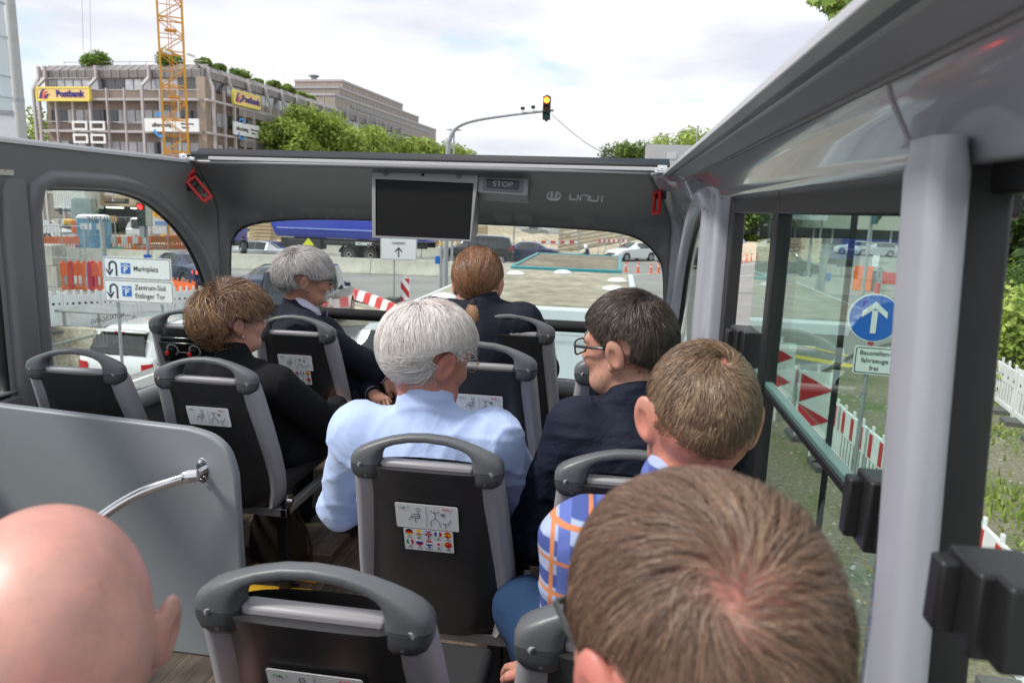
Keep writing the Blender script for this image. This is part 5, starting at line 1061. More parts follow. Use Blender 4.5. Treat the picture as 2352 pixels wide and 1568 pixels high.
# ================================================================= vehicles
M_tyre = mat('tyre_rubber', (.018, .018, .018), .8); M_rim = mat('alloy_rim', (.35, .35, .37), .3, metal=.7); M_carglass = mat('dark_car_glass', (.012, .016, .018), .04, spec=.9)
M_head = mat('headlamp', (.6, .62, .65), .08, spec=.9); M_tail = mat('tail_lamp', (.45, .01, .012), .2); M_brake = mat('lit_brake_lamp', (.8, .02, .02), .3, emit=(1, .05, .03, 3.)); M_trim = mat('black_car_trim', (.02, .02, .022), .5); M_plate = mat('number_plate', (.7, .7, .7), .5)
PAINT = {}
def paint(n, c, metal=.2):
    if n not in PAINT: PAINT[n] = mat('car_paint_' + n, c, .22, metal=metal, coat=1.0, spec=.6)
    return PAINT[n]
CARS = {   # y from rear: (y, z_under, z_belt, z_top, halfwidth_belt, halfwidth_top, is_cab)
 'hatch': (4.2, .62, [(0, .35, .62, .66, .70, .60, 0), (.03, .30, .75, .82, .80, .66, 0), (.12, .28, .86, .98, .86, .68, 0), (.42, .27, .92, 1.36, .88, .60, 1), (.80, .26, .93, 1.43, .89, .61, 1), (1.5, .25, .93, 1.46, .90, .63, 1), (2.15, .25, .92, 1.42, .90, .62, 1), (3.02, .25, .92, 1.00, .89, .70, 0), (3.5, .26, .86, .94, .88, .66, 0), (3.95, .28, .74, .80, .82, .60, 0), (4.15, .30, .60, .66, .70, .50, 0), (4.2, .34, .50, .54, .62, .45, 0)]),
 'sedan': (4.8, .64, [(0, .36, .70, .78, .72, .60, 0), (.04, .30, .84, .94, .82, .64, 0), (.5, .28, .92, 1.03, .88, .66, 0), (.85, .27, .94, 1.06, .90, .66, 0), (1.45, .26, .94, 1.38, .91, .58, 1), (2.0, .25, .94, 1.45, .92, .61, 1), (2.7, .25, .93, 1.42, .92, .62, 1), (3.45, .25, .92, 1.00, .91, .72, 0), (4.1, .26, .84, .92, .89, .66, 0), (4.6, .28, .72, .78, .82, .56, 0), (4.76, .30, .58, .64, .70, .46, 0), (4.8, .34, .48, .52, .62, .42, 0)]),
 'suv': (4.85, .74, [(0, .50, .86, .92, .82, .70, 0), (.04, .42, 1.02, 1.10, .90, .74, 0), (.10, .40, 1.12, 1.20, .95, .76, 0), (.42, .38, 1.14, 1.66, .96, .68, 1), (.8, .36, 1.14, 1.74, .97, .70, 1), (1.8, .36, 1.13, 1.77, .97, .72, 1), (2.6, .36, 1.12, 1.72, .97, .70, 1), (3.3, .36, 1.10, 1.18, .96, .80, 0), (3.9, .38, 1.05, 1.13, .95, .76, 0), (4.6, .42, .95, 1.02, .92, .70, 0), (4.8, .46, .80, .86, .84, .60, 0), (4.85, .5, .66, .7, .74, .5, 0)]),
 'van': (4.9, .66, [(0, .45, .85, .92, .84, .72, 0), (.03, .38, 1.00, 1.10, .90, .76, 0), (.06, .34, 1.08, 1.2, .93, .78, 0), (.30, .32, 1.12, 1.80, .94, .74, 1), (.7, .30, 1.12, 1.88, .95, .76, 1), (2.0, .28, 1.12, 1.91, .95, .77, 1), (2.9, .28, 1.10, 1.86, .95, .74, 1), (3.8, .28, 1.06, 1.18, .94, .76, 0), (4.3, .30, .96, 1.06, .92, .70, 0), (4.75, .34, .80, .88, .84, .60, 0), (4.87, .38, .62, .68, .74, .5, 0), (4.9, .42, .52, .56, .66, .45, 0)]),
 'coupe': (4.4, .64, [(0, .36, .62, .68, .72, .60, 0), (.05, .30, .74, .86, .84, .66, 0), (.5, .28, .86, 1.00, .90, .66, 0), (1.3, .26, .88, 1.22, .90, .56, 1), (2.0, .25, .88, 1.29, .89, .56, 1), (2.5, .25, .87, 1.24, .89, .56, 1), (3.15, .25, .84, .92, .89, .68, 0), (3.8, .26, .76, .84, .88, .62, 0), (4.25, .28, .62, .70, .80, .52, 0), (4.4, .34, .48, .52, .66, .42, 0)])}
def make_wheel(par, x, y, r, s):
    b = MB(); M = Matrix.Rotation(R(90) * s, 3, 'Y'); b.lathe([(r * .62, -.10), (r * .9, -.11), (r, -.08), (r, .08), (r * .9, .11), (r * .64, .105), (r * .62, .06)], (x, y, r), 24, M=M); o = b.build('wheel', M_tyre, par, smooth=True, angle=30)
    c = MB(); 
    for i in range(10):
        a = 2 * math.pi * i / 10; p0 = Vector((x + s * .095, y, r)); d = Vector((0, math.cos(a), math.sin(a))); c.bar(p0 + d * r * .1, p0 + d * r * .6, .045, .02, (s, 0, 0))
    c.lathe([(r * .16, .07), (r * .16, .11)], (x, y, r), 14, M=M); c.lathe([(r * .56, .10), (r * .64, .112), (r * .64, .09), (r * .56, .09)], (x, y, r), 24, M=M)
    c.lathe([(0, .04), (r * .62, .045)], (x, y, r), 20, M=M, m=1); c.build('rim', [M_rim, M_trim], o, smooth=True, angle=30)
def make_car(kind, pm, loc, heading, label, group='cars in the traffic', brake=False, parts=True, rails=False, wheel_r=None, cat='car', dash=True):
    Ln, _, st = CARS[kind]; t = thing('car' if kind != 'van' else 'van', label, cat, loc, R(heading), group); wr = wheel_r or {'suv': .38, 'van': .34}.get(kind, .325)
    y0 = -Ln / 2; secs = []; mats = [pm, M_carglass, M_trim]
    ws = (y0 + (.80 if kind != 'suv' else .9), y0 + Ln - .85)
    # resample stations for wheel arches
    ys = sorted(set([s[0] for s in st] + [w - y0 + d for w in ws for d in (-wr * 1.18, -wr * .95, -wr * .5, 0, wr * .5, wr * .95, wr * 1.18)])); A = np.array(st)
    def stn(y): return [np.interp(y, A[:, 0], A[:, i]) for i in range(1, 6)]
    b = MB(); rows = []
    for y in ys:
        zu, zb, zt, wb, wt = stn(y); arch = 0
        for w in ws:
            d = abs(y - (w - y0)) / (wr * 1.15)
            if d < 1: arch = max(arch, wr + wr * 1.12 * math.sqrt(1 - d * d))
        zl = max(zu, arch)
        rows.append([Vector((0, y0 + y, zu)), Vector((wb * .78, y0 + y, max(zu, arch - .0))), Vector((wb * .985, y0 + y, zl + .0)), Vector((wb * 1.0, y0 + y, max(zl + .01, zu * .45 + zb * .55))), Vector((wb * .985, y0 + y, max(zb, zl + .02))), Vector((wb * .955, y0 + y, zb + .025)), Vector((wt, y0 + y, max(zt - .05, zb + .03))), Vector((wt * .88, y0 + y, zt - .015)), Vector((wt * .45, y0 + y, zt)), Vector((0, y0 + y, zt + .008))])
    npt = 10; full = [r + [Vector((-p.x, p.y, p.z)) for p in r[-2:0:-1]] for r in rows]; n2 = len(full[0])
    cabI = [y for (y, *_r) in [(s[0], s) for s in st if s[6]]]; c0, c1 = min(s[0] for s in st if s[6]), max(s[0] for s in st if s[6])
    wsh = min(s[0] for s in st if s[0] > c1); rsh = max(s[0] for s in st if s[0] < c0)
    base = len(b.v); b.v += [tuple(p) for r in full for p in r]
    for i in range(len(full) - 1):
        ym = (ys[i] + ys[i + 1]) / 2
        for j in range(n2):
            k0 = j if j < npt - 1 else n2 - 1 - j; m = 0
            if k0 == 5 and c0 - .0 < ym < c1: m = 1
            if k0 in (7, 8) and (c1 < ym < wsh or rsh < ym < c0): m = 1
            if k0 in (0, 1): m = 2
            a = i * n2 + j; c = i * n2 + (j + 1) % n2; b.f.append((base + a, base + c, base + c + n2, base + a + n2)); b.mi.append(m)
    b.f.append(tuple(base + j for j in range(n2))); b.mi.append(0); b.f.append(tuple(base + (len(full) - 1) * n2 + j for j in range(n2))[::-1]); b.mi.append(0)
    body = b.build('body', mats, t, smooth=True, angle=42)
    if parts:
        for s in (-1, 1):      # pillars
            for yy in (c0 + .02, (c0 + c1) / 2 + .05, ) + (((c0 * 2 + c1) / 3 - .1,) if kind in ('suv', 'van') else ()):
                zu, zb, zt, wb, wt = stn(yy); p = MB(); p.bar((s * (wb * .955 + .004), y0 + yy, zb + .02), (s * (wt + .004), y0 + yy, zt - .05), .07 if yy == c0 + .02 else .05, .012, (s, 0, 0)); p.build('window_pillar', pm if yy == c0 + .02 else M_trim, t)
            w = MB(); zu, zb, zt, wb, wt = stn(c1 + .1); w.box((s * (wb + .06), y0 + c1 + .05, zb + .12), (.16, .10, .12)); w.build('wing_mirror', pm, t, bevel=.02)
    for s in (-1, 1):
        for w in ws: make_wheel(t, s * (stn(w - y0)[3] - .12), w, wr, s)
        zu, zb, zt, wb, wt = stn(.05); l = MB(); hh = .30 if kind in ('van', 'suv') else .16; zc = zb - hh / 2 - .01 if kind != 'van' else zb
        x1 = stn(.12)[3] + .008; l.add([(s * (x1 - .30), y0 - .012, zc - hh / 2 + .03), (s * (x1 - .06), y0 - .004, zc - hh / 2 + .02), (s * x1, y0 + .20, zc - hh / 2 + .03), (s * x1, y0 + .22, zc + hh / 2), (s * (x1 - .07), y0 + .0, zc + hh / 2), (s * (x1 - .30), y0 - .01, zc + hh / 2 - .03)], [(0, 1, 4, 5), (1, 2, 3, 4)]); l.build('tail_light', M_brake if brake else M_tail, t)
        ye = y0 + Ln; zb2 = stn(Ln - .35)[1]; x2 = stn(Ln - .25)[3] + .01; l = MB(); l.add([(s * (x2 - .42), ye - .02, zb2 - .16), (s * (x2 - .14), ye - .10, zb2 - .15), (s * (x2), ye - .42, zb2 - .09), (s * (x2 + .0), ye - .48, zb2 - .0), (s * (x2 - .14), ye - .12, zb2 - .04), (s * (x2 - .42), ye - .05, zb2 - .07)], [(0, 1, 4, 5), (1, 2, 3, 4)]); l.build('headlight', M_head, t)
    zu, zb, zt, wb, wt = stn(.05); g = MB(); g.box((0, y0 - .012, zb - .22), (.52, .02, .12)); g.build('number_plate', M_plate, t)
    g = MB(); g.box((0, y0 + Ln - .0, stn(Ln - .05)[1] - .04), (.9, .03, .12)); g.box((0, y0 + Ln + .0, .36), (1.2, .03, .10)); g.build('grille', M_trim, t, bevel=.01)
    g = MB(); g.bx(-stn(.1)[3] * .93, stn(.1)[3] * .93, y0 - .02, y0 + .12, zu - .04, zu + .10); g.build('rear_bumper', M_trim if kind in ('suv', 'van') else pm, t, bevel=.02)
    if rails:
        for s in (-1, 1):
            q = MB(); q.tube([(s * .66, y0 + .55, 1.70), (s * .66, y0 + .8, 1.80), (s * .68, y0 + 2.3, 1.83), (s * .66, y0 + 2.8, 1.76)], .018, 8); q.build('roof_rail', M_steel, t, smooth=True)
    return t
white_p = paint('white', (.74, .75, .75), 0); black_p = paint('black', (.012, .013, .015)); navy_p = paint('navy', (.012, .025, .075)); silver_p = paint('silver', (.45, .47, .50), .5); blue_p = paint('blue', (.10, .22, .50)); red_p = paint('red', (.45, .02, .03)); teal_grey = paint('grey_blue', (.018, .026, .04))
p = at(288, 882, Z=0)
suv = make_car('suv', white_p, (-11.15, 14.6 + 2.42, -1.0), 0, 'large white sport utility car seen from behind through the left window', rails=True)
# suv rear details
b = MB(); b.prism([(-.72, -.22), (.72, -.22), (.60, .24), (-.60, .24)], (0, -2.27, 1.38), (1, 0, 0), (0, .38, .92), .02); b.build('rear_window', M_carglass, suv, bevel=.01)
b = MB(); b.bx(-.62, .62, -2.16, -1.95, 1.655, 1.70); b.build('spoiler', white_p, suv, bevel=.015); b = MB(); b.bx(-.14, .14, -2.175, -2.16, 1.665, 1.69); b.build('brake_light', M_tail, suv)
text_mesh('lettering', 'Jeep', .14, M_steel, suv, frame((0, -2.445, 1.04), (1, 0, 0), (0, .1, 1)), .006, bold=.004); text_mesh('lettering', '2108', .10, M_blackprint, suv, frame((.1, -2.46, .68), (1, 0, 0), (0, 0, 1)), .002, bold=.002)
b = MB(); b.bar((-.2, -2.36, 1.21), (.25, -2.35, 1.20), .02, .03); b.build('wiper', M_trim, suv)
w2 = make_car('hatch', silver_p, (-4.25, 12.8 + 2.1, 0), 0, 'pale silver car with roof antenna ahead, beside the front man\'s hands')
b = MB(); b.tube([(0, -1.5, 1.45), (0, -1.55, 1.62)], .006, 6); b.build('antenna', M_black, w2)
make_car('van', teal_grey, (-9.3, 21.2, 0), 9, 'dark people carrier with lit brake lights behind the grey-haired man', brake=True)
make_car('coupe', navy_p, (-13.2, 27.0, 0), 6, 'dark blue sports coupe left of the grey-haired man\'s head')
make_car('sedan', navy_p, (-18.6, 29.0, 0), 62, 'dark blue car turning away beside the parking signs', brake=True)
make_car('sedan', silver_p, (-20.6, 39.4, 0), 92, 'silver saloon crossing in front of the blue tipper truck')
make_car('van', black_p, (-9.4, 48.2, 0), 96, 'black van driving left under the monitor, beside the ponytail woman')
make_car('sedan', navy_p, (-6.6, 51.5, 0), 92, 'dark blue saloon just behind the black van')
make_car('hatch', white_p, (1.0, 57.6, 0), 132, 'white hatchback turning toward the bus, at the right of the front window')
make_car('hatch', black_p, (4.9, 52.2, 0), 112, 'black hatchback partly behind the right front pillar')
make_car('hatch', blue_p, (11.6, 75, 0), 168, 'blue car facing the bus beside the round pedestrian sign', parts=False)
make_car('hatch', red_p, (0.2, 98, 0), 85, 'red car parked beyond the building site', parts=False, group='cars parked beyond the site'); make_car('hatch', white_p, (-5.6, 100, 0), 85, 'white car parked beyond the building site', parts=False, group='cars parked beyond the site'); make_car('sedan', paint('grey', (.2, .2, .21)), (-12, 101, 0), 85, 'grey car parked beyond the building site', parts=False, group='cars parked beyond the site')
for i, (px_, py_, pm, nm) in enumerate(((1760, 565, silver_p, 'silver'), (1800, 560, black_p, 'dark'), (1960, 568, white_p, 'white'), (2010, 572, silver_p, 'grey'))):
    q = at(px_, py_ + 16, Z=0); make_car('hatch', pm, (q.x, q.y, 0), 80, nm + ' parked car seen through the right window', parts=False, group='cars parked on the right')
# white trailers beside the bus
M_roofdirty = noise_ground('dirty_roof_sheet', (.26, .23, .17), (.40, .36, .28), .6, .8, .2, fine=5)
M_trailer = mat('pale_white_panel', (.62, .70, .72), .35, var=.05, vscale=2)
tr = thing('trailer', 'long white trailer with dirty beige roof and white domes ahead of the bus', 'trailer', (-.99, 7.8, 0))
b = MB(); b.bx(-1.24, 1.24, 0, 4.7, .55, 2.66); b.bx(-1.27, 1.27, -.03, 4.73, 2.52, 2.70); b.build('box_body', M_trailer, tr, bevel=.03)
b = MB(); b.bx(-1.17, 1.17, .08, 4.64, 2.69, 2.712); b.build('roof_sheet', M_roofdirty, tr)
for x, y in ((-.95, .22), (-.6, 3.6), (.95, .65), (.95, 2.0), (1.0, 3.2), (.1, 4.2)):
    b = MB(); b.lathe([(.14, 0), (.15, .012), (.13, .035), (.08, .055), (0, .062)], (x, y, 2.71), 20); b.build('roof_dome', M_white, tr, smooth=True, angle=50)
b = MB(); b.box((-.98, -.035, 2.36), (.12, .01, .03)); b.build('marker_light', M_tail, tr)
b = MB(); b.tube([(-1.1, -.035, 2.45), (-.35, -.035, 2.43), (1.1, -.035, 2.40)], .006, 6); b.build('door_seam', M_galv, tr)
for x in (-1.0, 1.0):
    for y in (1.6, 2.7): make_wheel(tr, x, y, .42, 1 if x > 0 else -1)
tb = thing('trailer', 'smaller box trailer with a teal rim round its brown roof, beyond the long white one', 'trailer', (-.95, 13.3, 0))
b = MB(); b.bx(-.95, .98, 0, 4.3, .5, 2.66); b.build('box_body', M_trailer, tb, bevel=.02)
b = MB()
for a in ((-1.0, 1.03, -.06, .03), (-1.0, 1.03, 4.27, 4.36)): b.bx(*a, 2.60, 2.70)
b.bx(-1.0, -.93, .03, 4.27, 2.60, 2.71); b.bx(.96, 1.03, .03, 4.27, 2.60, 2.71); b.build('roof_rim', mat('teal_rim', (.03, .25, .28), .4), tb, bevel=.01)
b = MB(); b.bx(-.93, .96, .03, 4.27, 2.66, 2.68); b.build('roof_sheet', noise_ground('brown_roof_sheet', (.14, .11, .08), (.26, .22, .16), .8, .8, .2, fine=6), tb)
for x in (-.8, .8): make_wheel(tb, x, 2.0, .4, 1 if x > 0 else -1)
# blue tipper truck
M_tip = mat('blue_truck_paint', (.015, .04, .42), .25, coat=.8)
tk = thing('tipper_truck', 'blue tipper semi-trailer truck crossing behind the silver car', 'truck', (-15.0, 45.0, 0), R(-1.5))
b = MB(); secs = []
for x, s_ in ((-6.6, 0), (-6.2, 1), (3.2, 1), (3.3, 1)):
    secs.append([Vector((x - (0 if s_ else .35 * (z - 1.4)) + (0 if s_ else .0), y, z)) for y, z in ((-1.24, 3.1), (-1.25, 2.2), (-1.22, 1.75), (-1.05, 1.5), (-.6, 1.42), (.6, 1.42), (1.05, 1.5), (1.22, 1.75), (1.25, 2.2), (1.24, 3.1))])
b.loft(secs, closed=True, cap=True); b.build('tipper_body', M_tip, tk, smooth=True, angle=40)
b = MB(); b.bx(-6.5, 3.3, -1.28, -1.24, 2.02, 2.08); b.bx(-6.5, 3.3, -1.30, -1.22, 3.05, 3.17); b.build('side_stripe', mat('pale_blue_stripe', (.3, .4, .75), .4), tk)
b = MB(); b.bx(-6.4, 3.3, -1.0, -.85, 1.05, 1.42); b.bx(-6.4, 3.3, .85, 1.0, 1.05, 1.42); b.bx(-5.8, -3.6, -1.2, -.3, .75, 1.35); b.bx(-3.4, 3.2, -1.18, -1.10, 1.12, 1.30); b.build('chassis', M_trim, tk, bevel=.02)
b = MB(); b.prism([(-.4, 0), (.4, 0), (0, .45)], (-4.4, -1.26, 1.0), (1, 0, 0), (0, 0, 1), .05); b.build('warning_triangle', mat('yellow_green_film', (.65, .7, .02), .4), tk)
text_mesh('lettering', 'SCHMITZ', .26, M_whitesign, tk, frame((-.75, -1.19, 1.22), (1, 0, 0), (0, 0, 1)), .01, bold=.01)
for x in (-1.75, -.30, 1.15):
    for s in (-1, 1):
        w = MB(); M = Matrix.Rotation(R(90) * s, 3, 'X'); w.lathe([(.30, -.18), (.48, -.18), (.53, -.14), (.53, .14), (.48, .18), (.32, .18), (.30, .1)], (x, s * -1.03, .53), 28, M=M); o = w.build('wheel', M_tyre, tk, smooth=True, angle=30)
        w = MB(); w.lathe([(0, .06), (.10, .07), (.12, .16), (.17, .16), (.18, .08), (.27, .10), (.31, .17), (.33, .17), (.33, .05)], (x, s * -1.03, .53), 24, M=M); w.build('rim', mat('steel_rim', (.42, .40, .37), .45, metal=.4) if 'steel_rim' not in bpy.data.materials else bpy.data.materials['steel_rim'], o, smooth=True, angle=30)
    w = MB(); w.tube([(x + .66 * math.cos(a), -1.1, .53 + .66 * math.sin(a)) for a in np.linspace(.15, math.pi - .15, 14)], .03, 6, up=(0, 1, 0), sx=1); w.loft([[Vector((x + .64 * math.cos(a), yy, .53 + .64 * math.sin(a))) for yy in (-1.28, -.75)] for a in np.linspace(.15, math.pi - .15, 14)]); w.build('mudguard', M_trim, tk, smooth=True)
b = MB(); b.bx(-12.2, -9.9, -1.2, 1.2, .9, 3.5); b.build('cab', M_tip, tk, bevel=.12); b = MB(); b.bx(-12.0, -10.9, -1.22, -1.19, 2.2, 3.0); b.build('cab_window', M_carglass, tk); b = MB(); b.bx(-12.2, -6.0, -.5, .5, .7, 1.05); b.bx(-9.4, -8.4, -1.1, -.5, .5, 1.1); b.build('chassis', M_trim, tk)
for x in (-11.2, -7.6): make_wheel(tk, x, -1.05, .5, 1); tk.children[-1]; w = MB(); w.lathe([(.2, -.16), (.5, -.16), (.52, .16), (.2, .16)], (x, -1.05, .52), 24, M=Matrix.Rotation(R(90), 3, 'X')); w.build('wheel', M_tyre, tk, smooth=True, angle=30)
# motorcyclist
mc = thing('motorcycle', 'black motorcycle with a top case behind the teal-rimmed trailer', 'motorcycle', (-1.6, 43.5, 0), R(88))
b = MB(); b.tube([(0, -.9, .8), (0, -.4, .82), (0, .1, .85), (0, .5, .95), (0, .62, .75)], [.12, .16, .2, .16, .08], 10); b.bx(-.2, .2, -.3, .35, .35, .75); b.build('body', M_trim, mc, bevel=.03); b = MB(); b.bx(-.24, .24, -1.25, -.8, .95, 1.25); b.build('top_case', M_blackgloss, mc, bevel=.06)
for y in (-.7, .75): b = MB(); b.lathe([(.24, -.06), (.31, -.05), (.33, 0), (.31, .05), (.24, .06)], (0, y, .33), 24, M=Matrix.Rotation(R(90), 3, 'Y')); b.build('wheel', M_tyre, mc, smooth=True)
b = MB(); b.tube([(-.35, .45, 1.12), (0, .5, 1.1), (.35, .45, 1.12)], .018, 6); b.build('handlebar', M_trim, mc)
def small_person(label, loc, rz, pose, top, bottom, hair=(.03, .02, .015), helmet=False, bag_=None):
    t = thing('person', label, 'person', loc, R(rz)); s = SDF((-.55, -.6, -.02), (.55, .8, 1.95), .015); J = pose
    s.ell(J['head'], (.078, .1, .115), .0); s.cone(J['head'], J['neck'], .05, .055, .02); s.cone(J['neck'], J['pel'], .10, .12, .04); s.cone(J['shL'], J['shR'], .06, .06, .05)
    for a, b_, c in (('shL', 'elL', 'haL'), ('shR', 'elR', 'haR')): s.cone(J[a], J[b_], .048, .038, .02); s.cone(J[b_], J[c], .038, .026, .01); s.ell(J[c], (.03, .03, .055), .01)
    for a, b_, q in (('knL', 'anL', -1), ('knR', 'anR', 1)): s.cone(np.array(J['pel']) + (q * .07, 0, -.03), J[a], .08, .055, .03); s.cone(J[a], J[b_], .055, .038, .02); s.cone(J[b_], np.array(J[b_]) + (0, .14, -.04), .04, .03, .01)
    s.mesh('body', SK_tan, t)
    S = SDF((-.6, -.6, -.02), (.6, .8, 1.95), .015); S.cone(J['neck'], J['pel'], .115, .135, .04); S.cone(J['shL'], J['shR'], .072, .072, .05)
    for a, b_ in (('shL', 'elL'), ('shR', 'elR')): S.cone(J[a], J[b_], .062, .052, .02)
    if helmet:
        for a, b_ in (('elL', 'haL'), ('elR', 'haR')): S.cone(J[a], J[b_], .05, .04, .01)
    S.mesh('shirt', top, t); S = SDF((-.6, -.6, -.02), (.6, .8, 1.6), .015)
    for a, b_, q in (('knL', 'anL', -1), ('knR', 'anR', 1)): S.cone(np.array(J['pel']) + (q * .07, 0, -.03), J[a], .095, .068, .03); S.cone(J[a], np.array(J[b_]) + (0, 0, .04), .068, .05, .02)
    S.mesh('trousers', bottom, t); hh = J['head']
    b = MB(); 
    if helmet: b.lathe([(.10, -.13), (.135, -.08), (.145, 0), (.12, .09), (.06, .14), (0, .15)], hh, 20); b.build('helmet', M_white, t, smooth=True); v = MB(); v.loft([[Vector(hh) + Vector((math.sin(a) * .148, math.cos(a) * .148, z)) for a in np.linspace(-1, 1, 9)] for z in (-.05, .05)]); v.build('visor', M_blackgloss, t)
    else: b.lathe([(.085, -.03), (.098, .02), (.09, .07), (.05, .118), (0, .125)], Vector(hh) + Vector((0, -.012, 0)), 16); b.build('hair', mat('dark_hair', hair, .6), t, smooth=True)
    if bag_: b = MB(); b.loft([[Vector((x * w, -.17 + y * .08, z)) for x, y in circ(1, 14)] for z, w in ((.98, .10), (1.0, .14), (1.2, .15), (1.38, .12), (1.42, .05))], closed=True, cap=True); b.build('backpack', mat('grey_backpack', (.06, .07, .08), .8), t, smooth=True)
    return t
small_person('pedestrian in black walking left with a grey backpack, left edge of the front window', at(561, 617, Z=0), 40, dict(head=(0, .03, 1.66), neck=(0, 0, 1.48), pel=(0, 0, .96), shL=(-.17, 0, 1.42), shR=(.17, 0, 1.42), elL=(-.22, -.12, 1.15), haL=(-.22, -.02, .92), elR=(.22, .08, 1.15), haR=(.22, .24, .98), knL=(-.08, .16, .52), anL=(-.08, .05, .09), knR=(.08, -.05, .50), anR=(.08, -.30, .12)), cloth_mat('black_tshirt', (.012, .012, .014)), cloth_mat('black_jeans', (.02, .022, .03)), bag_=1)
small_person('motorcycle rider with white helmet and dark jacket, behind the trailer roofs', (-1.85, 43.5, 0), 88, dict(head=(0, .1, 1.60), neck=(0, 0, 1.42), pel=(0, -.12, .88), shL=(-.19, 0, 1.36), shR=(.19, 0, 1.36), elL=(-.30, .2, 1.15), haL=(-.32, .45, 1.12), elR=(.30, .2, 1.15), haR=(.32, .45, 1.12), knL=(-.25, .3, .72), anL=(-.25, .05, .3), knR=(.25, .3, .72), anR=(.25, .05, .3)), cloth_mat('navy_jacket', (.02, .03, .07)), CL_trs, helmet=True)
# ================================================================= street furniture ahead
M_jersey = mat('pale_concrete', (.50, .49, .42), .85, var=.18, vscale=1.2, bump=.2, bscale=8)
def jersey(a, b_, grp, lab0, seglen=4.0, h=.82, proto=[None]):
    a = Vector(a); b_ = Vector(b_); d = (b_ - a); n = max(1, round(d.length / seglen)); ang = math.atan2(d.y, d.x)
    for i in range(n):
        p = a + d * ((i + .5) / n)
        if proto[0] is None:
            m = MB(); L2 = 1.985; pr_ = [(-.30, 0), (-.30, .10), (-.16, .30), (-.10, h), (.10, h), (.16, .30), (.30, .10), (.30, 0)]; m.loft([[Vector((x, y, z)) for y, z in pr_] for x in (-L2, L2)], closed=True, cap=True); o = m.build('concrete_barrier', M_jersey, None, bevel=.02); proto[0] = o
        else: o = proto[0].copy(); C.objects.link(o)
        o.location = p; o.rotation_euler = (0, 0, ang); o.scale = (1, 1, 1); tag(o, lab0, 'barrier', grp)
jersey((-33, 35.6, 0), (-1.2, 38.9, 0), 'concrete barriers ahead of the bus', 'pale concrete barrier in the row across the junction before the blue truck')
jersey((-30, 49.6, 0), (-2, 52.2, 0), 'concrete barriers along the site', 'pale concrete barrier in the farther row behind the truck and the black van')
# red-white low kerb barrier
kb = thing('kerb_barrier', 'curving row of low red and white plastic barrier blocks on the road', 'barrier', (0, 0, 0)); pts = spline([at(*q, Z=0) for q in ((745, 672), (790, 684), (835, 697), (872, 712), (905, 728), (935, 745))], 8); M_bw = mat('white_plastic', (.72, .72, .70), .5, var=.08, vscale=4); M_br = mat('red_barrier_plastic', (.58, .05, .05), .5, var=.1, vscale=4)
cum = [0]
for i in range(1, len(pts)): cum.append(cum[-1] + (pts[i] - pts[i - 1]).length)
def along(s):
    s = min(max(s, 0), cum[-1] - 1e-4); i = max(k for k in range(len(cum)) if cum[k] <= s); return pts[i].lerp(pts[min(i + 1, len(pts) - 1)], (s - cum[i]) / max(1e-6, (cum[min(i + 1, len(pts) - 1)] - cum[i])))
nk_ = 13
for i in range(nk_):
    a = along(cum[-1] * i / nk_); c = along(cum[-1] * (i + 1) / nk_); d = (c - a).normalized(); nrm_ = Vector((-d.y, d.x, 0)); m = MB()
    m.loft([[p + nrm_ * x + Vector((0, 0, z)) for x, z in ((-.2, .1), (-.17, .14), (-.07, .46), (.07, .46), (.17, .14), (.2, .1))] for p in (a + d * .01, c - d * .01)], closed=True, cap=True); m.build('barrier_block', M_br if i % 2 == 0 else M_bw, kb, bevel=.02)
# beacon
def stripes_board(root, w, h, O, X, Y, n=5, slant=.5, frame_=True, dirn=1):
    m = MB(); m.prism(rrect(w + .04, h + .04, .02, 3), O, X, Y, .03, 0); Zn = Vector(X).cross(Vector(Y)).normalized(); st = h / n * 2
    k = -w
    while k < h + w:
        P = [(-w / 2, k - h / 2), (w / 2, k - h / 2 - w * slant * 2 * dirn), (w / 2, k - h / 2 - w * slant * 2 * dirn + st / 2), (-w / 2, k - h / 2 + st / 2)]
        Q = []
        for j in range(4):
            a, b_ = P[j - 1], P[j]
            def cl(P, f, v): 
                return P
        # clip to board
        def clip(P, ax, v, sg):
            o = []
            for i in range(len(P)):
                a, b_ = P[i - 1], P[i]; ia, ib = (a[ax] - v) * sg >= 0, (b_[ax] - v) * sg >= 0
                if ia != ib: tt = (v - a[ax]) / (b_[ax] - a[ax]); o.append((a[0] + (b_[0] - a[0]) * tt, a[1] + (b_[1] - a[1]) * tt))
                if ib: o.append(b_)
            return o
        P = clip(clip(P, 1, -h / 2, 1), 1, h / 2, -1)
        if len(P) > 2: m.prism(P, Vector(O) + Zn * .004, X, Y, .004, 1)
        k += st
    return m.build('striped_board', [M_whitesign, M_redprint], root)
q = at(930, 712, Z=0); bc = thing('beacon', 'tall red and white striped warning board beside the stacked base plates', 'warning board', q, R(8))
stripes_board(bc, .30, 1.05, (0, 0, .62), (1, 0, 0), (0, 0, 1), 4.2, .65); b = MB(); b.cyl((0, .02, 1.16), (0, .02, 1.26), .02, 8); b.bx(-.03, .03, .01, .05, 0, .15); b.build('post', M_white, bc)
def base_stack(name, q, n, lab, w=.42):
    t = thing(name, lab, 'base plates', q)
    for i in range(n):
        b = MB(); b.bx(-w / 2, w / 2, -.25, .25, i * .10, i * .10 + .085); b.bx(-w / 2 - .03, -w / 2 + .05, -.12, .12, i * .10 + .02, i * .10 + .075); b.bx(w / 2 - .05, w / 2 + .03, -.12, .12, i * .10 + .02, i * .10 + .075); b.build('base_plate', mat('recycled_rubber', (.11, .11, .105), .9) if 'recycled_rubber' not in bpy.data.materials else bpy.data.materials['recycled_rubber'], t, bevel=.012)
    return t
base_stack('base_stack', at(903, 714, Z=0), 5, 'stack of grey recycled base plates at the foot of the white direction sign')
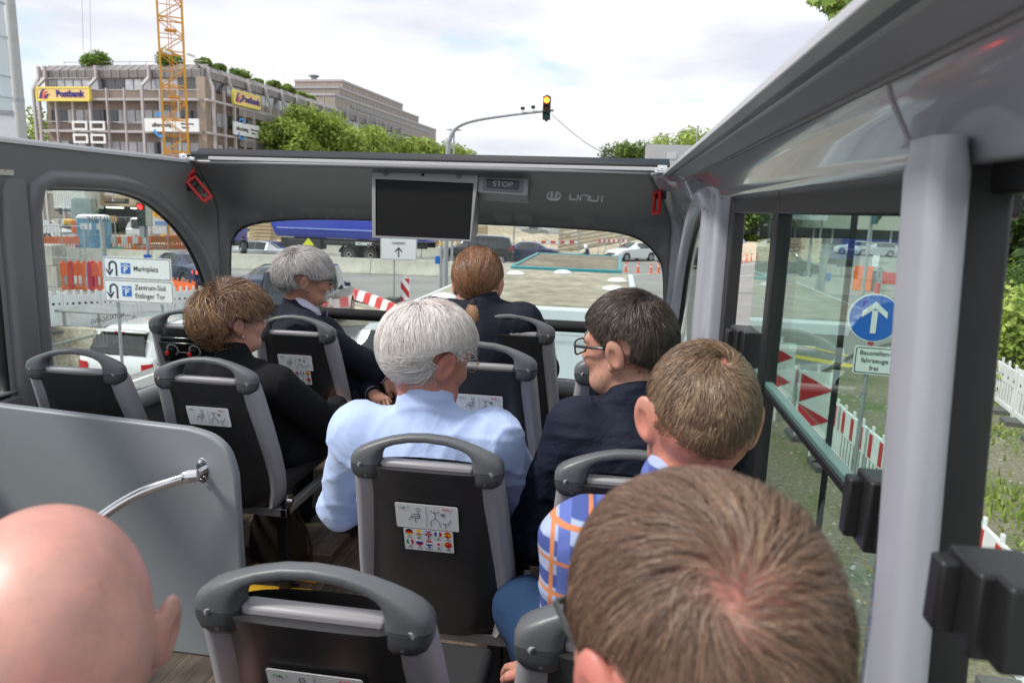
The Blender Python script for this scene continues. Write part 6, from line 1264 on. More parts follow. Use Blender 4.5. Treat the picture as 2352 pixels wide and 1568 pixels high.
def sign_panel(root, w, h, c, X=(1, 0, 0), Y=(0, 0, 1), name='sign_panel', col=None):
    b = MB(); b.prism(rrect(w, h, .03, 4), c, X, Y, .02, 0); Zn = Vector(X).cross(Vector(Y)).normalized(); c = Vector(c); b.prism(rrect(w - .03, h - .03, .025, 4), c + Zn * .002, X, Y, .002, 1); b.prism(rrect(w - .055, h - .055, .02, 4), c + Zn * .004, X, Y, .002, 0); return b.build(name, [M_whitesign, M_blackprint], root)
q = at(905, 712, Z=0); sg = thing('direction_sign', 'white sign reading Kongresszentrum nutzen with an up arrow, below the monitor', 'sign', q, R(12))
b = MB(); b.cyl((0, 0, 0), (0, 0, 2.9), .03, 10); b.build('post', M_galv, sg); c = Vector((.16, -.04, 2.42)); sp_ = sign_panel(sg, 1.28, 1.25, c)
fz = frame(c + Vector((0, -.008, .20)), (1, 0, 0), (0, 0, 1)); text_mesh('lettering', 'Kongresszentrum', .15, M_blackprint, sp_, fz, .002); text_mesh('lettering', 'nutzen', .17, M_blackprint, sp_, frame(c + Vector((0, -.008, -.02)), (1, 0, 0), (0, 0, 1)), .002)
def arrow(root, c, s, X=(1, 0, 0), Y=(0, 0, 1), m=None, th=.004):
    b = MB(); b.prism([(-.06 * s, -.5 * s), (.06 * s, -.5 * s), (.06 * s, .25 * s), (-.06 * s, .25 * s)], c, X, Y, th); b.prism([(-.36 * s, .08 * s), (-.36 * s, -.08 * s), (0, .28 * s), (.36 * s, -.08 * s), (.36 * s, .08 * s), (0, .5 * s)], Vector(c), X, Y, th * 1.3); return b.build('arrow', m or M_blackprint, root)
arrow(sp_, c + Vector((0, -.008, -.34)), .36)
# plain grey post with a blue box
q = at(1012, 664, Z=0); gp = thing('post', 'grey street post with a small blue box and stickers, left of the ponytail woman', 'post', q)
b = MB(); b.cyl((0, 0, 0), (0, 0, 4.4), .075, 14); b.build('pole', M_galv, gp, smooth=True, angle=60); b = MB(); b.bx(-.26, -.07, -.1, .08, 1.15, 1.5); b.build('blue_box', M_blue, gp, bevel=.02); b = MB(); b.cyl((0, 0, 2.0), (0, 0, 2.12), .077, 14); b.build('sticker', M_yellow, gp)
# traffic light on the curved mast
Yt = 28.; P = lambda x, y: at(x, y, Y=Yt)
tm = thing('traffic_signal_mast', 'curved grey mast arm carrying a traffic light with lit red and two small cameras', 'traffic light', (P(1030, 345).x, Yt, 0)); o3 = tm.location.copy()
pts = [Vector((P(1028, 345).x, Yt, 0)), Vector((P(1028, 345).x, Yt, 3)), P(1029, 345), P(1034, 318), P(1046, 296), P(1066, 284), P(1100, 275), P(1160, 266), P(1220, 259), P(1272, 254)]
sp3 = spline(pts, 6); b = MB(); b.tube([p - o3 for p in sp3], [.11 - .065 * i / len(sp3) for i in range(len(sp3))], 12); b.build('mast', M_galv, tm, smooth=True)
hc_ = P(1256, 249) - o3; b = MB(); b.bx(hc_.x - .14, hc_.x + .14, -.16, .1, hc_.z - .42, hc_.z + .42); b.cyl((hc_.x, -.03, hc_.z + .42), (hc_.x, -.03, hc_.z + .47), .06, 10); b.cyl((hc_.x, -.03, hc_.z - .42), (hc_.x, -.03, hc_.z - .48), .05, 10); hs_ = b.build('housing', mat('dark_green_housing', (.012, .03, .025), .5), tm, bevel=.02)
M_litred = mat('lit_red_lens', (.9, .1, .02), .3, emit=(1, .16, .02, 5.)); M_dkred = mat('unlit_amber_lens', (.10, .03, .02), .3); M_dkgr = mat('unlit_green_lens', (.01, .07, .06), .3)
def lens(root, c, r, m, nm):
    b = MB(); b.lathe([(r, 0), (r * .8, .02), (0, .035)], c, 20, M=Matrix.Rotation(R(90), 3, 'X')); b.build(nm, m, root, smooth=True); b = MB(); b.loft([[Vector(c) + Vector((math.cos(a) * r * 1.08, -.0 - d * (.5 + .5 * math.sin(a)), math.sin(a) * r * 1.08)) for a in np.linspace(-.3, math.pi + .3, 14)] for d in (0, .14)]); b.build('visor', M_trim, root)
for i, (m, nm) in enumerate(((M_litred, 'red_lens'), (M_dkred, 'amber_lens'), (M_dkgr, 'green_lens'))): lens(tm, (hc_.x, -.165, hc_.z + .27 - i * .27), .105, m, nm)
for x, y in ((1201, 258), (1225, 255)):
    c = P(x, y - 7) - o3; b = MB(); b.cyl((c.x, 0, c.z - .17), (c.x, 0, c.z), .012, 6); b.box((c.x, -.04, c.z + .02), (.14, .18, .10)); b.build('camera', M_trim, tm)
wc = thing('overhead_cable', 'thin black cable sagging from the traffic light to the right', 'cable', (0, 0, 0)); a = P(1268, 264); c = at(1450, 368, Y=34.); b = MB(); b.tube([a.lerp(c, t_) + Vector((0, 0, -.35 * math.sin(math.pi * t_))) for t_ in np.linspace(0, 1, 14)], .014, 5); b.build('cable', M_black, wc)
# street lamps behind
def street_lamp(x, ytop, D, lab, w=.5):
    p = at(x, ytop, Y=D); t = thing('street_lamp', lab, 'street lamp', (p.x, D, 0), 0, 'street lamps'); b = MB(); b.tube([(0, 0, 0), (0, 0, p.z)], [.09, .045], 10); b.build('pole', M_galv, t, smooth=True); b = MB(); b.lathe([(.02, -.06), (w / 2, -.03), (w / 2, .0), (.1, .06), (0, .08)], (0, 0, p.z), 18); b.build('lamp_head', mat('lamp_grey', (.45, .46, .47), .4) if 'lamp_grey' not in bpy.data.materials else bpy.data.materials['lamp_grey'], t, smooth=True, angle=40)
street_lamp(1043, 298, 42., 'street lamp with flat round head behind the curved mast', .9)
street_lamp(1603, 290, 60., 'slim street lamp pole beside the right roof rail', .3)
# left tall pole and white mast
p = at(40, 100, Y=22.); lp = thing('tall_pole', 'tall tapering light grey pole at the upper left', 'pole', (at(50, 310, Y=22.).x, 22, 0)); b = MB(); b.tube([(0, 0, 0), (0, 0, 8), (0, 0, 16)], [.19, .15, .115], 20); b.build('pole', mat('pale_grey_paint', (.42, .43, .41), .5, var=.06, vscale=3), lp, smooth=True); b = MB(); b.cyl((0, 0, 6.6), (0, 0, 6.72), .165, 16); b.build('pole_band', M_galv, lp)
x0 = at(-30, 200, Y=40.).x; x1 = at(19, 200, Y=40.).x; wm = thing('white_tower', 'pale blue-white tower section at the upper left edge', 'tower', ((x0 + x1) / 2, 40, 0)); w_ = (x1 - x0) / 2; b = MB(); b.tube([(0, 0, 0), (0, 0, 8.0), (0, 0, 12), (0, 0, 18)], [w_ * .9, w_ * .95, w_, w_ * .8], 24)
for z in (9.2, 10.4, 12.6, 14.5): b.cyl((0, 0, z), (0, 0, z + .12), w_ * 1.12, 24)
b.build('shaft', mat('pale_silo_paint', (.62, .70, .72), .5), wm, smooth=True, angle=40)
a = at(-40, 262, Y=34.); c = at(33, 330, Y=34.); wb_ = thing('site_cabin', 'white site cabin with grey roof edge at the left edge', 'cabin', ((a.x + c.x) / 2, 34, 0), R(42)); b = MB(); b.bx(-(c.x - a.x) / 2, (c.x - a.x) / 2, 0, 3, 0, a.z); b.build('wall', M_white, wb_); b = MB(); b.bx(-(c.x - a.x) / 2 - .1, (c.x - a.x) / 2 + .08, -.1, 3, a.z, a.z + .22); b.build('roof_edge', M_galv, wb_)
# tower crane
Yc = 52.; cx0, cx1 = at(377, 300, Y=Yc).x, at(430, 300, Y=Yc).x; wc_ = cx1 - cx0; cr_ = thing('tower_crane', 'yellow lattice tower crane mast in front of the bank building', 'crane', ((cx0 + cx1) / 2, Yc, 0), R(33)); M_crane = mat('crane_yellow', (.72, .36, .04), .5); wc_ *= .87; hh_ = wc_ / 2
zt = 24.; sec = 2.35; nseg = int(zt / sec)
b = MB()
for sx_ in (-1, 1):
    for sy_ in (-1, 1): b.bx(sx_ * hh_ - .07, sx_ * hh_ + .07, sy_ * hh_ - .07, sy_ * hh_ + .07, 0, zt)
b.build('mast_legs', M_crane, cr_)
for i in range(nseg):
    b = MB(); z0_, z1_ = i * sec, (i + 1) * sec; zm = (z0_ + z1_) / 2
    for sx_, sy_, ex, ey in ((-1, -1, 1, -1), (-1, 1, 1, 1), (-1, -1, -1, 1), (1, -1, 1, 1)):
        A_, B_ = Vector((sx_ * hh_, sy_ * hh_, 0)), Vector((ex * hh_, ey * hh_, 0)); Z_ = Vector((0, 0, 1))
        b.bar(A_ + Z_ * z0_, B_ + Z_ * z0_, .08, .08); b.bar(A_ + Z_ * z0_, B_ + Z_ * zm, .06, .06); b.bar(B_ + Z_ * zm, A_ + Z_ * z1_, .06, .06); b.bar(A_ + Z_ * zm, B_ + Z_ * zm, .05, .05)
    b.bar((-hh_, -hh_, z0_), (hh_, hh_, z0_), .06, .06); b.bar((0, 0, z0_ + .1), (.0, .0, z1_ - .1), .12, .05); b.bar((-.18, .1, z0_), (-.18, .1, z1_), .05, .05)
    if i % 2 == 0: b.box((0, 0, zm + .4), (wc_ * .5, wc_ * .4, .12))
    b.build('lattice_section', M_crane, cr_)
for x in (388, 424): c = at(x, 128, Y=Yc) - cr_.location; b = MB(); b.box((c.x * 1.25, -hh_ - .2, c.z), (.6, .3, .16), (0, R(15), 0)); b.build('floodlight', M_white, cr_, bevel=.03)
hb_ = thing('hoist_cable', 'pair of thin hoist cables hanging above the roof shrub', 'cable', at(196, 0, Y=60.)); b = MB(); 
for x in (187, 205): a = at(x, -60, Y=60.) - hb_.location; c = at(x + 4, 118, Y=60.) - hb_.location; b.tube([a, c], .018, 5)
b.build('cable', M_galv, hb_)
# ================================================================= office building
M_frame_b = mat('pale_grey_facade_frame', (.44, .41, .41), .6, var=.08, vscale=.6); M_brown = mat('brown_facade_panel', (.27, .215, .18), .45, metal=.2, var=.12, vscale=.5); M_brown2 = mat('grey_brown_roof_sheet', (.23, .215, .21), .4, metal=.3, var=.08, vscale=.4)
M_win = mat('grey_window_blind', (.46, .47, .50), .15, var=.3, vscale=.35, spec=.8); M_wind = mat('dark_window_pane', (.05, .055, .06), .1, spec=.9)
Yb = 78.; cor = at(474, 300, Y=Yb); BL = thing('office_building', 'brown five-storey office building with grey outer frame and roof shrubs', 'building', (cor.x, Yb, 0), R(-4))
def zb_(y): return at(440, y, Y=Yb).z
Z_roof, Z_fold, Z_pan, Z_s1, Z_b1, Z_w2, Z_s2, Z_b2 = [zb_(y) for y in (143, 159, 177, 208, 231, 253, 285, 306)]
FH = Z_b1 - Z_b2; FL = [Z_b1 - FH * i for i in range(0, 5)]; W_f = ((at(97, 300, Y=Yb) - cor).length) * 1.04; bay = (W_f - .6) / 9; Ld = 92.
b = MB(); b.bx(-W_f, -.35, .35, Ld, 0, Z_pan); b.build('wall', M_brown, BL)
b = MB()      # folded roof fascia, front and side
b.loft([[Vector((x, y, z)) for y, z in ((.15, Z_pan), (.1, Z_fold), (1.1, Z_roof), (1.4, Z_roof))] for x in (-W_f, -.1)]); b.loft([[Vector((x, y, z)) for x, z in ((-.15, Z_pan), (-.1, Z_fold), (-1.1, Z_roof), (-1.4, Z_roof))] for y in (.1, 60.)]); b.bx(-W_f, -1.1, 1.1, 60, Z_roof - .3, Z_roof - .02); fo = b.build('roof_fascia', M_brown2, BL)
b = MB()
for i in range(19): x = -W_f + i * bay / 2; b.bar((x, .09, Z_pan), (x, .04, Z_fold), .07, .05); b.bar((x, .04, Z_fold), (x + .3, 1.05, Z_roof), .07, .05)
for i in range(60): y = .5 + i; b.bar((.02 - .15, y, Z_pan), (-.06, y, Z_fold), .05, .05); b.bar((-.06, y, Z_fold), (-1.06, y + .3, Z_roof), .05, .05)
o = b.build('fascia_ribs', M_frame_b, BL); o['kind'] = 'stuff'
b = MB(); b.bx(-W_f + 2, -.9, 1.25, 1.3, Z_roof + .35, Z_roof + .42)
for i in range(8): b.bx(-W_f + 2 + i * 2.2, -W_f + 2.05 + i * 2.2, 1.25, 1.3, Z_roof, Z_roof + .36)
b.build('roof_railing', M_frame_b, BL)
b = MB(); b.bx(-1.0, .1, -.1, .9, 0, Z_pan + .05); b.build('corner_column', mat('tan_corner_panel', (.34, .275, .22), .5, var=.08, vscale=.6), BL)
# front windows, one part each; brown spandrels come from the wall behind
nwin = 0
def win(x0, x1, z0, z1, y, mt):
    global nwin
    b = MB(); b.bx(x0, x1, y - .05, y + .02, z0, z1); b.build('window', mt, BL); nwin += 1
rw = random.Random(4)
for f_ in range(5):
    zt_ = (Z_pan - .15) if f_ == 0 else (FL[f_ - 1] - (Z_b1 - Z_w2)); zb0 = (Z_s1 + .1) if f_ == 0 else zt_ - (Z_w2 - Z_s2)
    if zb0 < .4: continue
    for i in range(18):
        x = -W_f + .55 + i * bay / 2
        if x > -1.3: continue
        win(x + .08, x + bay / 2 - .10, zb0, zt_, .34, M_win if rw.random() < .72 else M_wind)
b = MB()
for f_ in range(6):
    zt_ = (Z_pan - .15) if f_ == 0 else (FL[f_ - 1] - (Z_b1 - Z_w2) if f_ <= 4 else 0); zb0 = (Z_s1 + .1) if f_ == 0 else zt_ - (Z_w2 - Z_s2)
    if zt_ < 1 or f_ > 4: continue
    for i in range(84):
        y = 1.4 + i * 1.05
        if y > Ld - 2: continue
        b.bx(-.36, -.30, y + .1, y + .95, max(zb0, .3), zt_, 0 if rw.random() < .5 else 1)
o = b.build('side_windows', [M_win, M_wind], BL); o['kind'] = 'stuff'
# outer frame: columns with kinked heads, beams, rails
b = MB()
for i in range(10):
    x = -W_f + .2 + i * bay; big = (i % 3 == 0); w_ = .30 if big else .17
    if x > -.9: continue
    top = Z_s1 + .15 if not big else Z_s1 + .5
    b.bx(x - w_ / 2, x + w_ / 2, -1.0, -.7, 0, top)
    if big: b.bar((x, -.85, top - .1), (x + .45, -.25, Z_pan - .1), w_, .3, (0, 1, 0)); b.bx(x + .45 - w_ / 2, x + .45 + w_ / 2, -.35, .0, Z_pan - .15, Z_fold + .45)
b.build('frame_columns', M_frame_b, BL)
b = MB()
for z in FL:
    if z > .5: b.bx(-W_f, -.2, -.95, -.5, z - .12, z + .12); b.bx(-W_f, -.2, -.62, -.5, z + (Z_s1 - Z_b1) - .05, z + (Z_s1 - Z_b1) + .05); b.bx(-W_f + .1, -.9, -.5, .34, z + .13, z + .2)
for z in FL: b.bx(.5, .95, -.9, Ld, z - .12, z + .12)
b.build('frame_beams', M_frame_b, BL)
b = MB()
for i in range(47):
    y = i * 1.97 + .4; big = i % 2 == 0; w_ = .26 if big else .14; b.bx(.62, .92, y - w_ / 2, y + w_ / 2, 0, Z_s1 + .3)
    if big and y < 60: b.bar((.8, y, Z_s1 + .2), (.12, y + .2, Z_pan + .1), .3, w_, (0, 1, 0)); b.bx(-.05, .25, y + .1, y + .1 + w_, Z_pan, Z_fold + .4)
b.build('side_frame_columns', M_frame_b, BL)
b = MB()
for z in FL[:3]:
    for k_ in range(4): b.bx(.93, .97, 5, 30, z - .25 - k_ * .22, z - .15 - k_ * .22)
b.build('sun_louvres', M_frame_b, BL)
b = MB(); b.bx(-W_f - .6, -W_f - .35, -1.0, -.7, 0, Z_s1); b.bar((-W_f - .5, -.85, Z_s1), (-W_f - .1, -.3, Z_pan), .3, .3, (0, 1, 0)); b.bx(-W_f - .25, -W_f, -.4, 0, Z_pan, Z_fold + .4); b.build('end_column', M_frame_b, BL)
for zz in (Z_s2 + .0, Z_b2 - .75):  # four white frames
    for xx in (-W_f + 2 * bay + .35, -W_f + 3 * bay + .4):
        b = MB(); w_, h_ = 1.75, .80; zc_ = zz - .42 if zz > Z_b2 else zz - .1
        for q_ in (-1, 1): b.bx(xx + w_ / 2 + q_ * w_ / 2 - .12, xx + w_ / 2 + q_ * w_ / 2 + .12, -1.25, -1.15, zc_ - h_ / 2 - .12, zc_ + h_ / 2 + .12); b.bx(xx + .12, xx + w_ - .12, -1.24, -1.16, zc_ + q_ * h_ / 2 - .12, zc_ + q_ * h_ / 2 + .12)
        b.build('white_balcony_frame', M_white, BL)
# stepped upper building behind on the long side
SB = thing('stepped_building', 'stepped brown and grey upper block of offices behind the roof shrubs', 'building', (cor.x, Yb, 0), R(-4))
def block(x0, x1, y0_, y1_, z0_, z1_, nm='storey'):
    b = MB(); b.bx(x0, x1, y0_, y1_, z0_, z1_); b.bx(x0 - .1, x1 + .1, y0_ - .1, y1_ + .1, z1_ - .35, z1_, 1); n = int((y1_ - y0_) / 1.4)
    for i in range(n): b.bx(x1, x1 + .06, y0_ + i * 1.4, y0_ + i * 1.4 + .08, z0_, z1_ - .35, 1)
    for i in range(int((x1 - x0) / 1.4)): b.bx(x0 + i * 1.4, x0 + i * 1.4 + .08, y0_ - .05, y0_, z0_, z1_ - .35, 1)
    b.build(nm, [mat('beige_panel', (.33, .28, .235), .5, var=.1, vscale=.4) if 'beige_panel' not in bpy.data.materials else bpy.data.materials['beige_panel'], M_frame_b], SB)
def uz(px_, py_, Y): return at(px_, py_, Y=Y).z
zA = uz(803, 187, 122.); zR = Z_roof
block(-14, -1.0, 34, 84, zR - 1.2, zR + 1.9); block(-13, -2.2, 38, 76, zR + 1.9, zR + 3.6); block(-12, -3.5, 42, 70, zR + 3.6, zA)
b = MB(); b.bx(-1.0, -.9, 40, 80, zR + .55, zR + 1.0); b.build('window_band', M_wind, SB); b = MB(); b.cyl((-9, 43, zA), (-9, 43, zA + .9), .5, 12); b.cyl((-9, 43, zA + .6), (-9, 43, zA + .8), .9, 12); b.build('roof_vent', M_galv, SB)
for y in (36.5, 40): b = MB(); b.cyl((-12.8, y, zR + 1.9), (-12.8, y, zR + 6.0), .04, 6); b.build('antenna', M_galv, SB)
# signs
def bmat(n, c, e=.0): return mat(n, c, .5)
M_gold = mat('golden_sign_face', (.80, .56, .24), .5, var=.08, vscale=.8); M_goldrim = mat('yellow_sign_rim', (.80, .70, .12), .4); M_navyl = mat('navy_letters', (.03, .02, .20), .4); M_pinkl = mat('red_sign_stripe', (.75, .10, .12), .4)
def bank_sign(root_parent_loc, rz, w, h, lab):
    t = thing('bank_sign', lab, 'sign', root_parent_loc, rz); b = MB(); b.bx(-w / 2, w / 2, 0, .3, -h / 2, h / 2); b.build('panel', M_gold, t)
    b = MB(); 
    for q in (-1, 1): b.bx(-w / 2 - .02, w / 2 + .02, -.05, .32, q * (h / 2) - .09, q * (h / 2) + .09); b.bx(q * w / 2 - .09, q * w / 2 + .09, -.05, .32, -h / 2 + .09, h / 2 - .09)
    b.build('rim', M_goldrim, t); text_mesh('lettering', 'Postbank', h * .72, M_navyl, t, frame((w * .14, -.03, 0), (1, 0, 0), (0, 0, 1)), .03, bold=.03)
    for k_, (o_, m) in enumerate(((0, M_navyl), (h * .26, M_pinkl), (h * .50, M_navyl))):
        b = MB(); s_ = (1, .78, .5)[k_]; P_ = [(-w * .45 + o_ * 1.0 + u_, -h * .36 + v_ * h * .74 * s_) for u_, v_ in ((0, 0), (h * .08, .45), (h * .22, .8), (h * .40, 1.0), (h * .62, 1.0), (h * .42, .82), (h * .30, .5), (h * .24, 0))]; b.prism(P_, (0, -.04 - .01 * k_, 0), (1, 0, 0), (0, 0, 1), .03); b.build('emblem_stripe', m, t)
def on_front(px_, py_, dy=-1.3):   # point on the front facade plane offset dy in building coordinates
    n = Vector((math.sin(R(4)), math.cos(R(4)), 0)); p0_ = Vector((cor.x, Yb, 0)) + n * dy; d = ray(px_, py_); o_ = Vector((0, 0, CAMZ)); return o_ + d * ((p0_ - o_).dot(n) / d.dot(n))
def on_side(px_, py_, dx=1.2):
    n = Vector((math.cos(R(4)), -math.sin(R(4)), 0)); p0_ = Vector((cor.x, Yb, 0)) + n * dx; d = ray(px_, py_); o_ = Vector((0, 0, CAMZ)); return o_ + d * ((p0_ - o_).dot(n) / d.dot(n))
a, c = on_front(84, 217), on_front(204, 215); e_, f_2 = on_front(144, 201), on_front(144, 230); bank_sign((a + c) / 2, R(-4), (c - a).length, (e_ - f_2).length, 'larger yellow sign with blue lettering on the front corner of the office building')
a, c = on_side(538, 222), on_side(597, 238); e_, f_2 = on_side(567, 216), on_side(567, 246); bank_sign((a + c) / 2, R(86), (c - a).length, (e_ - f_2).length * .95, 'smaller yellow sign with blue lettering on the receding side facade')
def training_sign(p, rz, w, h, lab, ring=1.):
    t = thing('company_sign', lab, 'sign', p, rz); b = MB(); b.bx(-w / 2, w / 2, 0, .15, -h / 2, h / 2); b.build('panel', M_white, t)
    text_mesh('lettering', 'alfatraining', h * .42, M_blackprint, t, frame((-w * .18, -.02, 0), (1, 0, 0), (0, 0, 1)), .01, bold=.01, sx=.95); text_mesh('lettering', 'Bildungszentrum', h * .17, M_blackprint, t, frame((w * .30, -.02, h * .1), (1, 0, 0), (0, 0, 1)), .01, bold=.01); text_mesh('lettering', 'Karlsruhe', h * .17, M_blackprint, t, frame((w * .26, -.02, -h * .18), (1, 0, 0), (0, 0, 1)), .01, bold=.01)
    m_ = mat('sky_blue_arc', (.04, .30, .75), .4) if 'sky_blue_arc' not in bpy.data.materials else bpy.data.materials['sky_blue_arc']; cx_ = -w * .20; rr_ = h * .95 * ring
    for a0, a1 in ((35, 130), (205, 310)):
        b = MB(); A_ = np.linspace(R(a0), R(a1), 12); P_ = [(cx_ + math.cos(a_) * rr_ * .75, math.sin(a_) * rr_) for a_ in A_] + [(cx_ + math.cos(a_) * rr_ * .58, math.sin(a_) * rr_ * .82) for a_ in A_[::-1]]; b.prism(P_, (0, -.05, 0), (1, 0, 0), (0, 0, 1), .05); b.build('blue_arc', m_, t)
a, c = on_front(332, 288, -1.4), on_front(456, 287, -1.4); training_sign((a + c) / 2, R(-4), (c - a).length, (on_front(390, 272) - on_front(390, 302)).length, 'long white company sign with blue arcs behind the yellow crane mast')
a, c = on_side(537, 292), on_side(596, 306); training_sign((a + c) / 2, R(86), (c - a).length, (on_side(560, 282) - on_side(560, 314)).length * .9, 'small white company sign with blue arcs on the side facade', .9)
# far left lower building piece
b = MB(); FB = thing('low_building', 'low grey-brown building left of the office block', 'building', (-86, 92, 0)); b.bx(-10, 12, 0, 20, 0, 9.5); b.build('wall', M_brown2, FB); b = MB(); b.bx(-10.2, 12.2, -.2, 20, 9.5, 10); b.build('roof', M_frame_b, FB)
# ================================================================= trees
M_leaf = attr_mat('leaves', .6, .3, transl=.35); M_bark = mat('bark', (.10, .08, .06), .9, var=.3, vscale=4, bump=.6, bscale=12)
def leaf_cloud(cs, n, size, seed, pal, flat=.3):
    rg = np.random.default_rng(seed); cs = np.array(cs, float); w = cs[:, 3] ** 2; k = rg.choice(len(cs), n, p=w / w.sum()); d = nrm(rg.normal(size=(n, 3))); r_ = cs[k, 3] * (rg.random(n) ** .32) * (1 + rg.normal(size=n) * .12); P = cs[k, :3] + d * r_[:, None] * (1, 1, .85)
    nn_ = nrm(d + rg.normal(size=(n, 3)) * .7 + (0, 0, .35)); a = nrm(np.cross(nn_, rg.normal(size=(n, 3)))); b_ = np.cross(nn_, a); s = size * (.6 + .8 * rg.random(n))[:, None]
    V = np.stack([P - a * s, P + b_ * s * .55, P + a * s, P - b_ * s * .55], 1).reshape(-1, 3); F = np.arange(n * 4).reshape(-1, 4); pal = np.array(pal); clump = rg.random(len(cs)); ci = (clump[k] * .6 + rg.random(n) * .4); col = pal[(ci * len(pal)).astype(int).clip(0, len(pal) - 1)] * (1 + rg.normal(size=(n, 1)) * .15)
    return V, F, np.repeat(col, 4, 0)
def leaf_obj(name, V, F, col, parent):
    me = bpy.data.meshes.new(name); me.vertices.add(len(V)); me.vertices.foreach_set('co', V.ravel()); me.loops.add(F.size); me.loops.foreach_set('vertex_index', F.ravel().astype(np.int32)); me.polygons.add(len(F)); me.polygons.foreach_set('loop_start', np.arange(0, F.size, 4, dtype=np.int32)); me.update(calc_edges=True)
    a_ = me.color_attributes.new('col', 'FLOAT_COLOR', 'POINT'); a_.data.foreach_set('color', np.c_[np.clip(col, 0, 1), np.ones(len(col))].astype(np.float32).ravel()); me.materials.append(M_leaf); o = bpy.data.objects.new(name, me); C.objects.link(o)
    if parent: o.parent = parent
    return o
PAL_G = [(.17, .24, .04), (.25, .34, .06), (.33, .43, .09), (.42, .52, .13)]; PAL_D = [(.05, .09, .02), (.08, .14, .03), (.12, .20, .045), (.17, .26, .06)]
def tree(name, label, loc, h, r, seed, pal=PAL_G, n=9000, leaf=.22, group='street trees', trunk_h=None):
    rg = random.Random(seed); t = thing(name, label, 'tree', loc, 0, group); th = trunk_h or h * .35; cs = []
    b = MB(); b.tube([(0, 0, 0), (.05, 0, th * .5), (0, .05, th), (.1, 0, h * .7)], [h * .028, h * .022, h * .018, h * .006], 10)
    for i in range(26):
        a = rg.random() * 6.28; z = th + (h - th) * (.12 + .8 * rg.random()); rr_ = r * math.sqrt(max(.05, 1 - ((z - (th + h) / 2) / ((h - th) / 2 * 1.05)) ** 2)) * (.45 + .4 * rg.random()); s_ = r * (.24 + .2 * rg.random()); c_ = (math.cos(a) * rr_, math.sin(a) * rr_, z); cs.append((*c_, s_))
        if i < 9: b.tube([(0, 0, th * .9), (c_[0] * .5, c_[1] * .5, (th + z) / 2), c_], [h * .010, h * .007, .02], 6)
    b.build('trunk', M_bark, t, smooth=True); V, F, col = leaf_cloud(cs, n, leaf, seed, pal); leaf_obj('crown', V, F, col, t); return t
def bush(label, loc, rx, ry, rz_, seed, n=2500, leaf=.1, pal=PAL_D, group='shrubs', cat='shrub', name='shrub'):
    t = thing(name, label, cat, loc, 0, group); rg = random.Random(seed); cs = []
    for i in range(14): a = rg.random() * 6.28; q = math.sqrt(rg.random()) * .75; cs.append((math.cos(a) * q * rx, math.sin(a) * q * ry, rz_ * (.25 + .5 * rg.random() * (1 - q * .6)), min(rx, ry, rz_) * (.35 + .25 * rg.random())))
    V, F, col = leaf_cloud(cs, n, leaf, seed, pal); leaf_obj('foliage', V, F, col, t); b = MB(); 
    for i in range(4): a = i * 1.6; b.tube([(0, 0, 0), (math.cos(a) * rx * .3, math.sin(a) * ry * .3, rz_ * .5)], .03, 5)
    b.build('stem', M_bark, t); return t
# roof shrubs : clipped mounds along the roof edge
PAL_S = [(.09, .16, .03), (.14, .23, .04), (.21, .31, .06), (.27, .35, .07)]
for i, (px_, y0p, wpx, hpx, side) in enumerate(((222, 141, 68, 30, 0), (385, 137, 62, 30, 0), (470, 137, 32, 22, 1), (503, 146, 34, 20, 1), (553, 164, 42, 20, 1), (590, 176, 28, 12, 1), (627, 190, 32, 18, 1), (660, 203, 34, 18, 1), (690, 214, 30, 14, 1), (712, 221, 26, 10, 1))):
    p = on_front(px_, y0p, 1.8) if not side else on_side(px_, y0p, -1.9); sc_ = (p - Vector((0, 0, CAMZ))).dot(cf) / FP
    lab = 'round clipped roof shrub, number %s from the left along the roof edge' % ('first second third fourth fifth sixth seventh eighth ninth tenth'.split()[i])
    lab = lab.replace('number ', '')
    bush(lab, (p.x, p.y, Z_roof - .1), wpx * sc_ / 2, wpx * sc_ / 2 * (1 if not side else 1.3), hpx * sc_ * 1.25, 20 + i, n=2600, leaf=.14, pal=PAL_S, group='shrubs on the office roof', cat='shrub', name='roof_shrub')
# street trees in front of the long facade
for i, (px_, ytop, D, r_, lb) in enumerate(((650, 275, 88., 4.6, 'tallest left'), (700, 244, 92., 5.0, 'highest pale green crown'), (760, 262, 96., 4.8, 'rounded crown'), (828, 288, 104., 4.8, 'crown below the stepped block'), (893, 300, 112., 4.8, 'low crown'), (955, 318, 120., 5, 'small crown'), (1015, 326, 132., 4.6, 'distant crown left of the mast'), (1075, 338, 150., 4.5, 'distant low crown right of the mast'))):
    p = at(px_, ytop, Y=D); desc = ['leftmost bright green street tree beside the white sign', 'highest bright green street tree before the side facade', 'rounded green street tree right of the highest crown', 'green street tree below the stepped block', 'green street tree before the grey facade middle', 'smaller green street tree before the facade end', 'distant street tree left of the curved mast', 'distant low tree right of the curved mast'][i]
    tree('street_tree', desc, (p.x, D, 0), p.z, r_, 40 + i, n=9500 if i < 4 else 6000, leaf=.26)
q = at(85, 235, Y=95.); tree('street_tree', 'tree behind the left end of the office building', (q.x, 97, 0), q.z, 5., 60, pal=PAL_G, n=5000)
